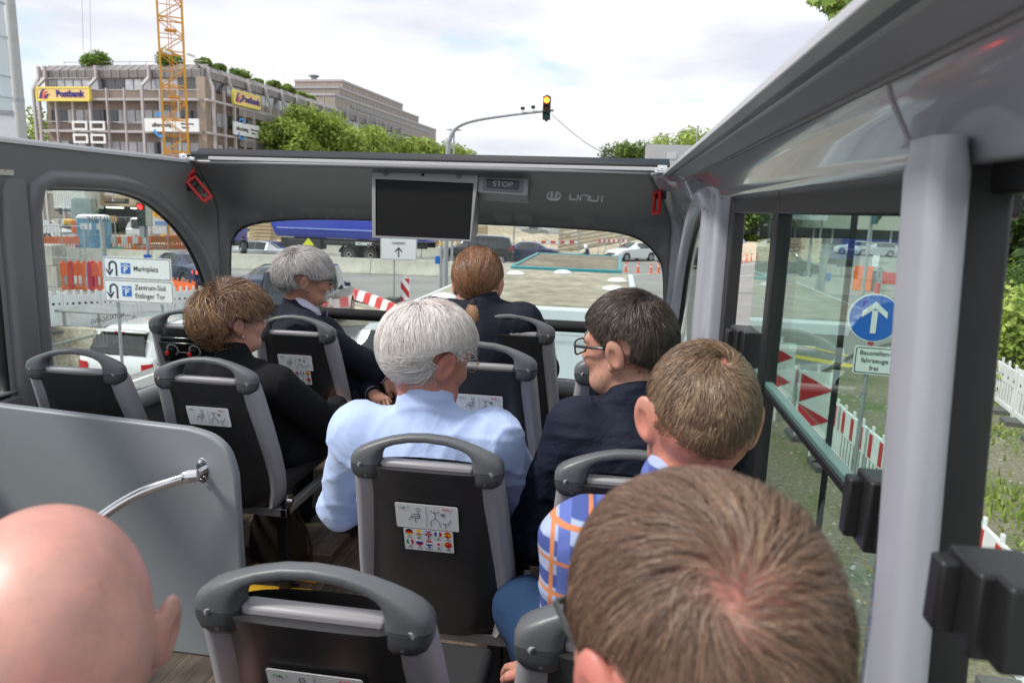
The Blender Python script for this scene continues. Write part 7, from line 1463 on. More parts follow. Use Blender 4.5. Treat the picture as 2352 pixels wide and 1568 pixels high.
for i, (px_, ytop, D, r_, pal, lb) in enumerate(((1430, 345, 120., 5, PAL_D, 'low dark tree above the right end of the front rim'), (1465, 330, 115., 4.5, PAL_D, 'dark tree left of the pale block'), (1545, 292, 130., 6.5, PAL_G, 'broad tree behind the pale block'), (1625, 288, 118., 6, PAL_G, 'tree beside the right roof rail'), (1690, 430, 92., 6, PAL_D, 'dark tree behind the round pedestrian sign'), (1730, 420, 96., 6, PAL_D, 'dark tree seen past the black window post'), (1790, 440, 110., 6, PAL_D, 'dark tree right of the window post'), (2340, 430, 34., 3.2, PAL_D, 'tree seen in the last right window'))):
    p = at(px_, ytop, Y=D); tree('street_tree', lb, (p.x, D, 0), p.z, r_, 80 + i, pal=pal, n=7000, leaf=.26, group='trees on the right', trunk_h=p.z * .3)
a = at(1485, 332, Y=108.); c = at(1600, 332, Y=108.); PB = thing('pale_block', 'pale ribbed rooftop block above the right end of the rim', 'building', ((a.x + c.x) / 2, 108, 0)); b = MB(); w_ = (c.x - a.x) / 2; b.bx(-w_, w_, 0, 8, 0, a.z)
for i in range(24): x = -w_ + i * w_ / 12; b.bx(x, x + .12, -.08, 0, 0, a.z)
b.build('wall', mat('pale_ribbed_cladding', (.50, .51, .54), .5), PB); b = MB(); b.bx(-.6, .8, -.15, -.05, a.z - 1.9, a.z - 1.0); b.build('window', M_win, PB)
# overhead plane tree on the right with lobed leaves reaching into the picture
pt = thing('plane_tree', 'plane tree on the right whose lobed leaves hang into the top of the picture', 'tree', (9.0, 8.5, 0)); b = MB(); tip = at(1925, -30, Y=7.6) - pt.location
b.tube([(0, 0, 0), (0, 0, 4), (-.3, 0, 6.8), (-.2, .2, 9)], [.3, .25, .18, .1], 12); b.tube([(-.2, 0, 5.5), (-2.4, -.3, 6.7), (tip.x + 1, tip.y, tip.z + .9), (tip.x - .3, tip.y, tip.z + .25)], [.12, .08, .04, .01], 8); b.build('trunk', M_bark, pt, smooth=True)
lobes = [(0, -.1), (.10, -.02), (.42, -.10), (.34, .12), (.62, .30), (.34, .38), (.30, .55), (.12, .52), (0, 1.0), (-.12, .52), (-.30, .55), (-.34, .38), (-.62, .30), (-.34, .12), (-.42, -.10), (-.10, -.02)]
rg = np.random.default_rng(9); V = []; F = []; col = []
def lobed(c, s, n_):
    n_ = Vector(n_).normalized(); X_ = n_.cross(Vector((0, 0, 1))).normalized(); Y_ = X_.cross(n_); b0 = len(V); ang_ = rg.normal() * .5; X2 = X_ * math.cos(ang_) + Y_ * math.sin(ang_); Y2 = -Y_ * math.cos(ang_) + X_ * math.sin(ang_)
    cc = Vector(c); ctr = cc + Y2 * .3 * s; V.append(ctr)
    k_ = np.array(PAL_S[rg.integers(4)]) * (1 + rg.normal() * .15); col.append(k_)
    for u_, v_ in lobes: V.append(cc + X2 * u_ * s + Y2 * v_ * s); col.append(k_)
    for i in range(16): F.append((b0, b0 + 1 + i, b0 + 1 + (i + 1) % 16))
for i in range(150):
    u_ = rg.random(); base_ = at(1862 + 150 * u_, 2 - 40 * rg.random() + 42 * math.sin(u_ * 3.1) ** 1.5 * rg.random(), Y=7.6 + rg.normal() * .15); lobed(base_ - pt.location, .12 * (.7 + .5 * rg.random()), (rg.normal() * .6, -1, .5 + rg.normal() * .4))
for i in range(3500): a_ = rg.random() * 6.28; q_ = math.sqrt(rg.random()) * 3.6; lobed((math.cos(a_) * q_ + .8, math.sin(a_) * q_ - 1.5, 8.2 + rg.normal() * .9 + (1 - q_ / 3.6) * 1.2), .14, (rg.normal(), rg.normal(), 1.2))
me = bpy.data.meshes.new('crown'); me.from_pydata([tuple(v) for v in V], [], F); a_ = me.color_attributes.new('col', 'FLOAT_COLOR', 'POINT'); a_.data.foreach_set('color', np.c_[np.clip(np.array(col), 0, 1), np.ones(len(col))].astype(np.float32).ravel()); me.materials.append(M_leaf); o = bpy.data.objects.new('crown', me); C.objects.link(o); o.parent = pt
# ================================================================= left side: parking signs, fences, building site
def P0(px, py): return at(px, py, Z=0)
# U-turn parking signs on two posts
Ys = 12.6; ps = thing('parking_signs', 'two white parking direction signs with U-turn arrows, above the white car', 'sign', (at(318, 700, Y=Ys).x, Ys, 0), R(2))
def rel(px, py): return at(px, py, Y=Ys) - ps.location
for k_, (x0, y0, x1, y1, lines) in enumerate(((240, 592, 391, 643, ['Marktplatz']), (242, 644, 397, 696, ['Zentrum-Süd', 'Ettlinger Tor']))):
    a, c = rel(x0, (y0 + y1) / 2 - 2), rel(x1, (y0 + y1) / 2 + 2); tt_, bb_ = rel((x0 + x1) / 2, y0), rel((x0 + x1) / 2, y1); w_, h_ = (c - a).length, (tt_ - bb_).length; cc = (a + c) / 2; cc.y = 0; pn = sign_panel(ps, w_, h_, cc); f0 = cc + Vector((0, -.008, 0)); X = (1, 0, 0); Y = (0, 0, 1)
    b = MB(); A_ = [(-w_ * .36 + .07 * math.cos(t_), .05 + .07 * math.sin(t_)) for t_ in np.linspace(0, math.pi, 9)]
    P_ = [(A_[0][0], -.14)] + A_ + [(A_[-1][0], -.04)]
    for i in range(len(P_) - 1): line2(b, P_[i], P_[i + 1], .034, f0, X, Y, .003)
    b.prism([(A_[-1][0] - .07, -.01), (A_[-1][0] - .07, -.05), (A_[-1][0], -.15), (A_[-1][0] + .07, -.05), (A_[-1][0] + .07, -.01), (A_[-1][0], -.08)], f0, X, Y, .004); b.build('turn_arrow', M_blackprint, pn)
    b = MB(); bx_ = -w_ * .17; b.prism(rrect(.19, .20, .01, 2, bx_, 0), f0, X, Y, .003); b.build('parking_symbol', M_blue, pn); text_mesh('lettering', 'P', .16, M_whitesign, pn, frame(f0 + Vector((bx_, -.003, -.025)), X, Y), .001, bold=.004); b = MB(); line2(b, (bx_ - .085, .035), (bx_, .075), .014, f0 + Vector((0, -.004, 0)), X, Y, .002); line2(b, (bx_ + .085, .035), (bx_, .075), .014, f0 + Vector((0, -.004, 0)), X, Y, .002); b.build('symbol_roof', M_whitesign, pn)
    for i, s_ in enumerate(lines): text_mesh('lettering', s_, .135, M_blackprint, pn, frame(f0 + Vector((-w_ * .055, 0, 0 if len(lines) == 1 else (.08 - .16 * i))), X, Y), .001, align='LEFT', bold=.0003, sx=.86)
for x in (-.45, .45): b = MB(); b.cyl((x, .05, 0), (x, .05, rel(300, 600).z), .03, 8); b.build('post', M_galv, ps)
# wall along the lane, guard rail, white plastic fence
A0, A1 = Vector((-12.0, 8.5, 0)), Vector((-12.6, 18.5, 0))
rw_ = thing('retaining_wall', 'stained low retaining wall beside the white car', 'wall', (0, 0, 0)); q0, q1 = Vector((-17.9, 17.5, .18)), Vector((-12.7, 17.5, .18)); d = (q1 - q0).normalized(); b = MB(); b.bar(q0 - Vector((0, 0, .6)), q1 - Vector((0, 0, .6)), .25, 1.2); b.build('wall', noise_ground('stained_render', (.16, .14, .09), (.52, .48, .38), 1.6, .9, .3, fine=14), rw_, bevel=.02)
gr = thing('guard_rail', 'grey-green steel hand rail above the retaining wall', 'railing', (0, 0, 0)); p0_, p1_ = q0, q1; b = MB()
b.tube([p0_ + Vector((0, 0, .42)), p1_ + Vector((0, 0, .42))], .03, 8); b.build('rail', mat('grey_green_paint', (.20, .23, .20), .5), gr)
n_ = 6
for i in range(n_): p = p0_.lerp(p1_, i / (n_ - 1)); b = MB(); b.bx(p.x - .035, p.x + .035, p.y - .01, p.y + .01, p.z, p.z + .42); b.build('post', mat('grey_green_post', (.19, .22, .19), .5) if 'grey_green_post' not in bpy.data.materials else bpy.data.materials['grey_green_post'], gr)
g2 = thing('ramp_rail', 'lower sloping hand rail left of the white car', 'railing', (0, 0, 0)); b = MB(); a, c = at(40, 812, Y=15.0), at(215, 770, Y=16.6); b.tube([a, c], .035, 8); b.build('rail', mat('grey_green_rail', (.20, .23, .20), .5), g2)
for t_ in (.1, .45): p = a.lerp(c, t_); b = MB(); b.cyl((p.x, p.y, -1.0), (p.x, p.y, p.z), .025, 8); b.build('post', M_galv, g2)
WB = [None]
def plastic_fence(a, c, n, lab, grp, m, h=1.0, slats=11, top=True, m2=None):
    a = Vector(a); c = Vector(c); L_ = (c - a).length / n; ang = math.atan2(c.y - a.y, c.x - a.x); first = None
    for i in range(n):
        p = a.lerp(c, (i + .5) / n)
        if first is None:
            t = thing('barrier_fence', lab, 'barrier', p, ang, grp); b = MB(); w = L_ * .98
            b.bx(-w / 2, w / 2, -.02, .02, h * .56, h * .88); b.bx(-w / 2, w / 2, -.018, .018, h * .08, h * .18); b.bx(-w / 2, -w / 2 + .07, -.025, .025, 0, h * .95); b.bx(w / 2 - .07, w / 2, -.025, .025, 0, h * .95)
            for k in range(slats): x = -w / 2 + .1 + (w - .2) * (k + .5) / slats; b.bx(x - .035, x + .035, -.015, .015, h * .18, h * .56)
            if top:
                for k in range(5): x = -w / 2 + w * (k + .5) / 5; b.bx(x - .03, x + .03, -.02, .02, h * .88, h * .99)
            b.build('panel', m, t, bevel=.006)
            b = MB()
            for k in range(6): x = -w / 2 + w * (k + .5) / 6; b.cyl((x, -.0225, h * .68), (x, -.02, h * .68), .035, 8)
            b.build('drain_holes', m2 or M_trim, t)
            if m2 is not None and m2 is M_bw:
                for k in range(5): q = MB(); x = -w / 2 + w * (k + .5) / 5; q.bx(x - w * .05, x + w * .05, -.026, -.021, h * .58, h * .86); q.build('reflective_strip', M_bw, t)
            for x in (-w * .3, w * .3): q = MB(); q.bx(x - .2, x + .2, -.3, .3, 0, .1); q.build('foot', bpy.data.materials['recycled_rubber'], t, bevel=.01)
            first = t
        else: t = copy_tree(first); t.location = p
M_wf = mat('white_fence_plastic', (.76, .78, .78), .5, var=.1, vscale=2)
fa, fb = at(70, 742, Z=.35), at(430, 732, Z=.35); fa.z = fb.z = 0
q0b, q1b = at(60, 768, Z=0.0), at(470, 742, Z=0.0)
plastic_fence((q0b.x, q0b.y, 0), (q1b.x, q1b.y, 0), 5, 'white plastic barrier fence panel behind the steel hand rail', 'white plastic fence panels', M_wf, 1.15)
a, c = at(395, 700, Z=0), at(452, 712, Z=0); plastic_fence(a, c, 1, 'rust orange plastic barrier right of the parking signs', None, M_orange, 1.0)
# concrete blocks
cb = MB(); q = P0(108, 655); q = Vector((q.x, q.y, 0))
for k_, (x, z, w_) in enumerate(((-1.85, 0, 1.8), (-.05, 0, 1.8), (-1.5, .8, 1.8), (.05, .8, 1.3))):
    if w_ < .1: continue
    b = MB(); b.bx(-w_ / 2 + .01, w_ / 2 - .01, -.4, .4, 0, .79); o = b.build('concrete_block', M_concrete, None, bevel=.02); o.location = (q.x + x, q.y, z * 1.05 + .005); o.scale = (1, 1, 1.05); o.rotation_euler = (0, 0, R(0)); tag(o, ['lower left', 'lower right', 'middle left', 'middle right', '', 'upper left', 'upper right'][k_] + ' grey concrete block in the stack behind the white fence', 'concrete block', 'stacked concrete blocks')
# mesh fence panels with gate post
M_wire = bpy.data.materials.new('wire_mesh'); M_wire.use_nodes = True; t = M_wire.node_tree; bs = t.nodes['Principled BSDF']; bs.inputs['Base Color'].default_value = (.35, .36, .37, 1); bs.inputs['Metallic'].default_value = .6
def mesh_fence(a, c, n, lab, grp, h=2.0, step=.2):
    a = Vector((a[0], a[1], 0)); c = Vector((c[0], c[1], 0)); L_ = (c - a).length / n; ang = math.atan2(c.y - a.y, c.x - a.x); first = None
    for i in range(n):
        p = a.lerp(c, (i + .5) / n)
        if first is None:
            t = thing('mesh_fence', lab, 'fence', p, ang, grp); w = L_ * .97; b = MB()
            for x in (-w / 2, w / 2): b.cyl((x, 0, 0), (x, 0, h), .022, 6)
            for z in (.12, h - .02, h * .55): b.cyl((-w / 2, 0, z), (w / 2, 0, z), .018, 6)
            b.build('frame', M_galv, t); b = MB(); k = 0; x = -w / 2 + step
            while x < w / 2: b.bx(x - .004, x + .004, -.004, .004, .12, h); x += step * .55
            b.build('wire_mesh', M_wire, t); q = MB(); q.bx(-w / 2 - .3, -w / 2 + .3, -.12, .12, 0, .14); q.build('foot', bpy.data.materials['recycled_rubber'], t, bevel=.01); first = t
        else: t = copy_tree(first); t.location = p
a, c = P0(78, 690), P0(205, 682); mesh_fence((a.x - 3, a.y), (c.x, c.y), 2, 'wire mesh fence panel before the grey concrete blocks', 'near mesh fence panels', 2.6)
a, c = P0(80, 586), P0(500, 588); mesh_fence((a.x, a.y), (c.x, c.y), 7, 'wire mesh site fence panel across the road from the parking signs', 'far mesh fence panels', 2.4)
mesh_fence((-8, 55), (6, 60), 4, 'wire mesh fence panel along the sand behind the dark cars', 'mesh fence panels behind the cars', 2.0, .25)
q = P0(247, 700); gp_ = thing('fence_post', 'stout galvanised gate post left of the parking signs', 'post', (q.x, q.y, 0)); b = MB(); b.cyl((0, 0, 0), (0, 0, 2.9), .08, 12); b.cyl((0, 0, 1.9), (0, 0, 1.96), .10, 12); b.build('pole', M_galv, gp_, smooth=True, angle=40)
# orange barriers
for i, (px_, py_, D, w_, lab, st_) in enumerate(((192, 668, 0, 1.5, 'orange plastic barrier with red bars left of the gate post', 0), (228, 670, 0, 1.1, 'orange plastic barrier with red bars right of the gate post', 0), (145, 578, 0, 3.2, 'leaning orange barrier beside the blue toilet cabins', 1), (287, 577, 0, 3.3, 'red and white striped orange barrier right of the toilet cabins', 2), (375, 574, 0, 4.0, 'brown-orange barrier under the white site truck', 1), (425, 572, 0, 2.6, 'orange barrier at the right edge of the left window', 1))):
    q = P0(px_, py_); m_ = M_orange if i not in (4,) else mat('brown_orange_plastic', (.42, .15, .05), .6)
    t = thing('barrier', lab, 'barrier', (q.x, q.y, 0), R(30 if i < 2 else 36), 'orange plastic barriers'); h = 1.05 if i > 1 else 1.2; b = MB(); b.bx(-w_ / 2, w_ / 2, -.03, .03, h * .5, h * .92); b.bx(-w_ / 2, w_ / 2, -.03, .03, .05, .2)
    n = int(w_ / .16)
    for k in range(n): x = -w_ / 2 + w_ * (k + .5) / n; b.bx(x - .03, x + .03, -.025, .025, .2, h * .5); 
    for k in range(6): x = -w_ / 2 + w_ * (k + .5) / 6; b.bx(x - .04, x + .04, -.025, .025, h * .92, h * 1.0)
    b.build('panel', m_, t, bevel=.01)
    if st_ == 2 or st_ == 0:
        for k in range(5 if st_ else 2): x = -w_ / 2 + w_ * (k + .5) / (5 if st_ else 2); q2 = MB(); q2.bx(x - w_ * .055, x + w_ * .055, -.05, -.035, h * .5 if st_ else .1, h * .95); q2.build('reflective_strip', M_bw if st_ else M_br, t)
# portable toilets
M_toil = mat('light_blue_plastic', (.13, .33, .48), .5, var=.08, vscale=2)
for i, (px_, lab) in enumerate(((207, 'left light blue portable toilet behind the mesh fence'), (234, 'right light blue portable toilet behind the mesh fence'))):
    q = at(px_, 577, Z=0); t = thing('portable_toilet', lab, 'portable toilet', (q.x, q.y, 0), R(24), 'portable toilets'); w_ = 1.12; b = MB(); b.bx(-w_ / 2, w_ / 2, -w_ / 2, w_ / 2, .1, 2.15); b.build('cabin', M_toil, t, bevel=.04)
    b = MB(); b.loft([[Vector((x * s_, y * s_, z)) for x, y in rrect(w_, w_, .1, 3)] for z, s_ in ((2.15, 1.03), (2.25, 1.02), (2.38, .8), (2.42, .4))], closed=True, cap=True); b.build('roof', M_white, t, smooth=True, angle=40); b = MB(); b.bx(-.42, .42, -w_ / 2 - .03, -w_ / 2, .2, 2.0); b.build('door', M_toil, t, bevel=.01); b = MB(); b.bx(-.33, .33, -w_ / 2 - .045, -w_ / 2 - .03, 1.45, 1.85); b.build('label_plate', M_whitesign, t)
# second traffic light seen through the left window
Yq = 30.; p = at(325, 492, Y=Yq); tl = thing('traffic_light', 'traffic light showing red behind the left window, on a grey pole', 'traffic light', (p.x, Yq, 0), R(18)); b = MB(); b.cyl((.15, .1, 0), (.15, .1, 4.4), .06, 12); b.build('pole', M_galv, tl, smooth=True); b = MB(); b.bx(-.17, .17, -.12, .1, p.z - .52, p.z + .52); b.build('housing', bpy.data.materials['dark_green_housing'], tl, bevel=.03); b = MB(); b.bx(.17, .45, -.1, .08, p.z - .52, p.z + .52); b.build('side_housing', mat('pale_green_housing', (.45, .47, .38), .5), tl, bevel=.04)
M_lr = mat('lit_pure_red_lens', (.8, .03, .03), .3, emit=(1, .02, .02, 2.5))
for i, m in enumerate((M_lr, M_dkgr, M_dkgr)): lens(tl, (0, -.125, p.z + .33 - i * .33), .12, m, ['red_lens', 'amber_lens', 'green_lens'][i])
b = MB(); b.bx(-.1, .1, -.1, .1, 1.9, 2.9); b.build('control_box', M_galv, tl, bevel=.02); b = MB(); b.bx(.02, .3, -.12, .05, .85, 1.15); b.build('blue_box', M_blue, tl)
# white tipper van + pickup + loader
wt = thing('site_truck', 'white tipper pickup truck with blue lettered side in the building site', 'truck', (at(395, 555, Y=52.).x, 52, 0), R(12)); b = MB(); b.bx(-3.0, -1.2, -.95, .95, .55, 1.3); b.loft([[Vector((x, y, z)) for x, z in ((-3.0, 1.3), (-2.6, 2.05), (-1.3, 2.15), (-1.15, 1.3))] for y in (-.92, .92)], closed=True, cap=True); b.build('cab', white_p, wt, bevel=.06); b = MB(); b.bx(-2.55, -1.6, -.96, -.93, 1.3, 1.95); b.build('window', M_carglass, wt); b = MB(); b.bx(-1.0, 3.0, -1.0, 1.0, .95, 1.05); b.bx(-1.0, 3.0, -1.0, -.95, 1.05, 2.0); b.bx(-1.0, 3.0, .95, 1.0, 1.05, 2.0); b.build('tipper_bed', white_p, wt); b = MB(); b.bx(-.8, 2.8, -1.02, -1.0, 1.6, 1.9); b.build('side_lettering_band', mat('faded_blue_band', (.20, .32, .60), .5), wt)
for x in (-2.2, 1.9): w = MB(); w.lathe([(.2, -.12), (.36, -.12), (.36, .12), (.2, .12)], (x, -.85, .37), 20, M=Matrix.Rotation(R(90), 3, 'X')); w.build('wheel', M_tyre, wt)
pk = make_car('suv', white_p, (at(95, 560, Y=50.).x, 50, 0), -95, 'white pickup truck at the left edge of the left window', parts=True)
ld = thing('wheel_loader', 'loader with green-tinted glass cab and yellow bonnet behind the toilet cabins', 'loader', (at(200, 555, Y=54.).x, 54, 0), R(20)); b = MB(); b.bx(-1.4, 1.4, -.8, .8, .7, 1.7); b.bx(-.3, 2.2, -.7, .7, 1.5, 2.0); b.build('chassis', M_yellow, ld, bevel=.1); b = MB(); b.loft([[Vector((x * k, y * k, z)) for x, y in rrect(1.7, 1.5, .15, 3)] for z, k in ((1.7, 1.), (3.3, .92), (3.4, .8))], closed=True, cap=True); b.build('cab', mat('greenish_cab_glass', (.16, .22, .20), .1, spec=.9), ld, smooth=True, angle=40)
for x in (-1.1, 1.3): w = MB(); w.lathe([(.2, -.2), (.65, -.2), (.65, .2), (.2, .2)], (x, -.75, .65), 20, M=Matrix.Rotation(R(90), 3, 'X')); w.build('wheel', M_tyre, ld)
# containers and the timber site gateway
M_wcont = mat('white_corrugated_steel', (.62, .64, .62), .5, var=.12, vscale=.8); M_ycont = mat('yellow_container_paint', (.72, .38, .04), .5, var=.08, vscale=1); M_bcont = mat('blue_container_paint', (.06, .22, .42), .5, var=.1, vscale=1); M_ply = mat('weathered_plywood', (.42, .33, .22), .8, var=.15, vscale=1.5); M_darkin = mat('dark_interior', (.012, .014, .012), .9)
def container(px0, px1, ytop, ybot, Y, m, lab, dep=2.4, cat='container', ribs=.22, deep_z=None):
    a = at(px0, ybot, Y=Y); c = at(px1, ytop, Y=Y); z0_ = deep_z if deep_z is not None else a.z; z1_ = c.z; w_ = c.x - a.x; t = thing('container', lab, cat, ((a.x + c.x) / 2, Y, 0), 0, 'site containers'); b = MB(); b.bx(-w_ / 2, w_ / 2, 0, dep, z0_, z1_); n = int(w_ / ribs)
    for i in range(n): x = -w_ / 2 + (i + .5) * w_ / n; b.bx(x - ribs * .25, x + ribs * .25, -.05, 0, z0_ + .12, z1_ - .1)
    b.bx(-w_ / 2, w_ / 2, -.06, .0, z0_, z0_ + .12); b.bx(-w_ / 2, w_ / 2, -.06, 0, z1_ - .1, z1_); b.build('corrugated_wall', m, t); return t
container(125, 192, 405, 477, 62., M_wcont, 'white corrugated container on top at the left of the timber gateway'); container(335, 415, 412, 480, 62., M_wcont, 'white corrugated container on top at the right of the timber gateway'); container(416, 500, 420, 470, 63., M_wcont, 'far right white container beside the traffic light')
container(128, 193, 484, 502, 61., M_bcont, 'blue corrugated container under the white one', deep_z=2.1); container(128, 190, 505, 545, 60.5, mat('grey_container_paint', (.42, .44, .46), .5), 'light grey container door below the blue one', deep_z=0, ribs=.5)
yc = container(336, 402, 484, 560, 58., M_ycont, 'yellow container with doors right of the dark gateway', deep_z=0, ribs=1.4)
gy = thing('timber_gateway', 'timber-clad site gateway with a dark opening and lit tubes', 'gateway', (at(264, 500, Y=64.).x, 64, 0)); a = at(193, 500, Y=64.).x - gy.location.x; c = at(335, 500, Y=64.).x - gy.location.x; zt_, zm_ = at(264, 400, Y=64.).z, at(264, 476, Y=64.).z
b = MB(); b.bx(a, a + (c - a) * .32, 0, .3, zm_ + .3, zt_); b.bx(c - (c - a) * .25, c, 0, .3, zm_ + .3, zt_); b.build('plywood_panel', M_ply, gy)
b = MB(); 
for i in range(5): b.bx(a, c, .1, .25, zm_ + .1 + i * .75, zm_ + .35 + i * .75)
for x in (a, a + .8, c - .2): b.bx(x, x + .3, -.1, .2, 0, zm_ + .3)
b.build('timber_beams', M_ply, gy); b = MB(); b.bx(a, c, 6, 6.2, 0, zt_); b.bx(a, c, .3, 6, zm_ + .35, zm_ + .5); b.bx(a, a + .1, .3, 6, 0, zm_); b.bx(c - .1, c, .3, 6, 0, zm_); b.build('dark_interior', M_darkin, gy)
for x in (a + (c - a) * .45, a + (c - a) * .85): b = MB(); b.bx(x - .9, x + .9, .5, .6, zm_ - .1, zm_ + .0); b.build('lamp_tube', mat('lit_tube', (.9, .95, .9), .4, emit=(.9, 1, .85, 2.5)), gy)
# small site notices on the fence
for i, (px_, py_, w_, h_, m_, lab) in enumerate(((103, 518, .55, .75, M_whitesign, 'white notice board on the fence before the white pickup'), (123, 524, .7, .6, M_whitesign, 'second white notice board beside the pickup'), (180, 521, .85, .85, M_orange, 'orange notice board left of the toilet cabins'), (183, 556, .75, 1.0, M_whitesign, 'white board with blue discs below the orange notice'), (455, 560, 1.2, .8, mat('magenta_film', (.55, .06, .35), .5), 'magenta notice board at the right edge of the left window'))):
    p = at(px_, py_, Y=44.5 if i != 4 else 45.5); t = thing('notice_board', lab, 'sign', p, R(20), 'site notice boards'); b = MB(); b.bx(-w_ / 2, w_ / 2, 0, .03, -h_ / 2, h_ / 2); b.build('board', m_, t)
    if i == 3:
        for x, z in ((0, .3), (-.18, 0), (.18, 0), (-.18, -.3), (.18, -.3)): q2 = MB(); q2.prism(circ(.13, 14), (x, -.005, z), (1, 0, 0), (0, 0, 1), .005); q2.build('blue_disc', M_blue, t)
    b = MB(); b.cyl((0, .05, -p.z), (0, .05, h_ / 2), .025, 6); b.build('post', M_galv, t)
hp_ = thing('drain_pipe', 'bright green plastic pipe lying behind the mesh fence', 'pipe', (0, 0, 0)); a, c = P0(205, 577), P0(283, 577); b = MB(); b.tube([a + Vector((0, 0, .15)), c + Vector((0, 0, .15))], .13, 10); b.build('pipe', mat('green_pipe', (.02, .42, .22), .4), hp_, smooth=True)
# building site clutter ahead: timber stacks, sand bank, ramp
rg = random.Random(12)
for i, (px_, py_, Y_, w_, h_, m_, lab, cat) in enumerate(((1085, 575, 62., 2.6, 2.2, M_ply, 'tall stack of pale timber boards behind the black van', 'timber stack'), (985, 582, 58., 1.6, 1.6, M_ply, 'small timber stack left of the black van', 'timber stack'), (670, 545, 66., 4.0, 2.4, M_ply, 'brown timber stack above the silver car', 'timber stack'), (605, 540, 60., 2.0, 2.4, M_ply, 'timber stack left of the blue truck', 'timber stack'))):
    p = at(px_, 560, Y=Y_); t = thing('timber_stack', lab, cat, (p.x, Y_, 0), R(rg.uniform(-8, 8)), 'timber stacks'); n = 8
    for k in range(n): b = MB(); b.bx(-w_ / 2 + rg.uniform(-.1, .1), w_ / 2 + rg.uniform(-.1, .1), -.6, .6, k * h_ / n + .005, (k + .85) * h_ / n); b.build('board_layer', m_, t)
q = at(965, 560, Y=56.); t = thing('barrier', 'orange and white site barrier right of the monitor', 'barrier', (q.x, 56, 0), 0, 'orange plastic barriers'); b = MB(); b.bx(-.7, .7, -.03, .03, .3, 2.2); b.build('panel', M_orange, t); b = MB(); b.bx(-.4, .4, -.05, -.03, 1.2, 1.8); b.build('reflective_strip', M_bw, t)
sb = MB(); secs = []
for i in range(26):
    x = -20 + i * 1.4; hgt = 1.1 + .7 * math.sin(i * .5) + .3 * math.sin(i * 1.7); secs.append([Vector((x, y, z * hgt)) for y, z in ((64, 0.0), (66.5, .8), (69, 1.3), (75, 1.4), (84, 1.2), (95, .3))])
sb.loft(secs); o = sb.build('sand_bank', M_sand, None, smooth=True); o['kind'] = 'structure'
rp = thing('timber_ramp', 'timber ramp with plank sides rising across the sand, behind the motorcycle rider', 'ramp', (at(1370, 560, Y=62.).x, 62, 0), R(10)); b = MB(); 
for k in range(7): b.bar((-3.2, k * .05, .3 + k * .32), (5.0, k * .05, 2.0 + k * .32), .06, .26)
b.build('plank_side', M_ply, rp); b = MB(); b.bar((-3.2, .8, .1), (5.0, .8, 1.8), 1.5, .1); b.build('ramp_deck', M_ply, rp)
for i, (x0, x1, y_, Y_, lab) in enumerate(((1200, 1330, 556, 57., 'red and white warning tape behind the dark saloon'), (1375, 1440, 553, 58., 'red and white warning tape right of the motorcycle rider'), (445, 520, 566, 44., 'red and white warning tape seen in the left window'))):
    a, c = at(x0, y_, Y=Y_), at(x1, y_, Y=Y_); t = thing('warning_tape', lab, 'tape', (0, 0, 0), 0, 'red and white warning tape'); n = 12
    b = MB()
    for k in range(n): p, p2 = a.lerp(c, k / n), a.lerp(c, (k + 1) / n); b.m = k % 2; b.bx(p.x, p2.x, Y_, Y_ + .02, p.z - .1, p.z + .1)
    b.build('tape', [M_br, M_bw], t)
    for p in (a, c): q2 = MB(); q2.cyl((p.x, Y_ + .03, 0), (p.x, Y_ + .03, p.z + .3), .03, 6); q2.build('post', M_galv, t)
for i, px_ in enumerate((1425, 1650, 1180, 1330)):
    p = at(px_, 545, Y=[57, 60, 60, 56][i]); t = thing('fence_pole', ['slim grey pole left of the white hatchback', 'slim grey pole at the right of the front window', 'slim pole above the black van', 'slim pole left of the rider'][i], 'pole', (p.x, [57, 60, 60, 56][i], 0)); b = MB(); b.cyl((0, 0, 0), (0, 0, 4.), .07, 8); b.build('pole', M_galv, t)
# orange flexible delineators
dl = None
for i, (px_, py_) in enumerate(((1418, 622), (1437, 625), (1465, 626), (1495, 628), (1512, 627), (1662, 614), (1675, 612), (1690, 609), (1702, 606), (1714, 603), (1725, 600), (1737, 598))):
    q = P0(px_, py_)
    if dl is None:
        dl = thing('delineator', 'orange flexible traffic delineator on the lane edge', 'traffic delineator', q, 0, 'orange lane delineators'); b = MB(); b.loft([[Vector((x * s_, y * s_, z)) for x, y in circ(1, 10)] for z, s_ in ((0, .13), (.05, .12), (.06, .07), (.62, .05), (.66, .02))], closed=True, cap=True); b.build('post', mat('red_orange_plastic', (.75, .10, .03), .5), dl, smooth=True, angle=40); b = MB(); b.cyl((0, 0, .38), (0, 0, .48), .064, 10); b.build('reflective_band', M_bw, dl)
    else: c_ = copy_tree(dl); c_.location = q
    (dl if i == 0 else c_)['label'] = 'orange flexible traffic delineator on the lane edge'
# ================================================================= right side
# round arrow sign with the plate below
Yr = 9.9; base_ = at(1992, 900, Y=Yr); ar = thing('arrow_sign', 'round blue sign with white up arrow and a plate reading Baustellenfahrzeuge frei', 'sign', (base_.x, Yr, 0), R(-8)); cz = at(2008, 730, Y=Yr); cx_ = cz.x - base_.x
b = MB(); b.tube([(-.04, .03, 0), (cx_, .03, cz.z + .4)], .03, 10); b.build('post', M_galv, ar)
b = MB(); b.tube([(cx_ * .98, .03, cz.z - .36), (cx_ * .99, .03, cz.z + .45)], .034, 10); b.build('red_clamp', M_br, ar)
b = MB(); b.prism(circ(.315, 40), (cx_, -.01, cz.z), (1, 0, 0), (0, 0, 1), .02, 0); b.prism(circ(.300, 40), (cx_, -.014, cz.z), (1, 0, 0), (0, 0, 1), .004, 1); dsc = b.build('disc', [M_whitesign, M_blue], ar)
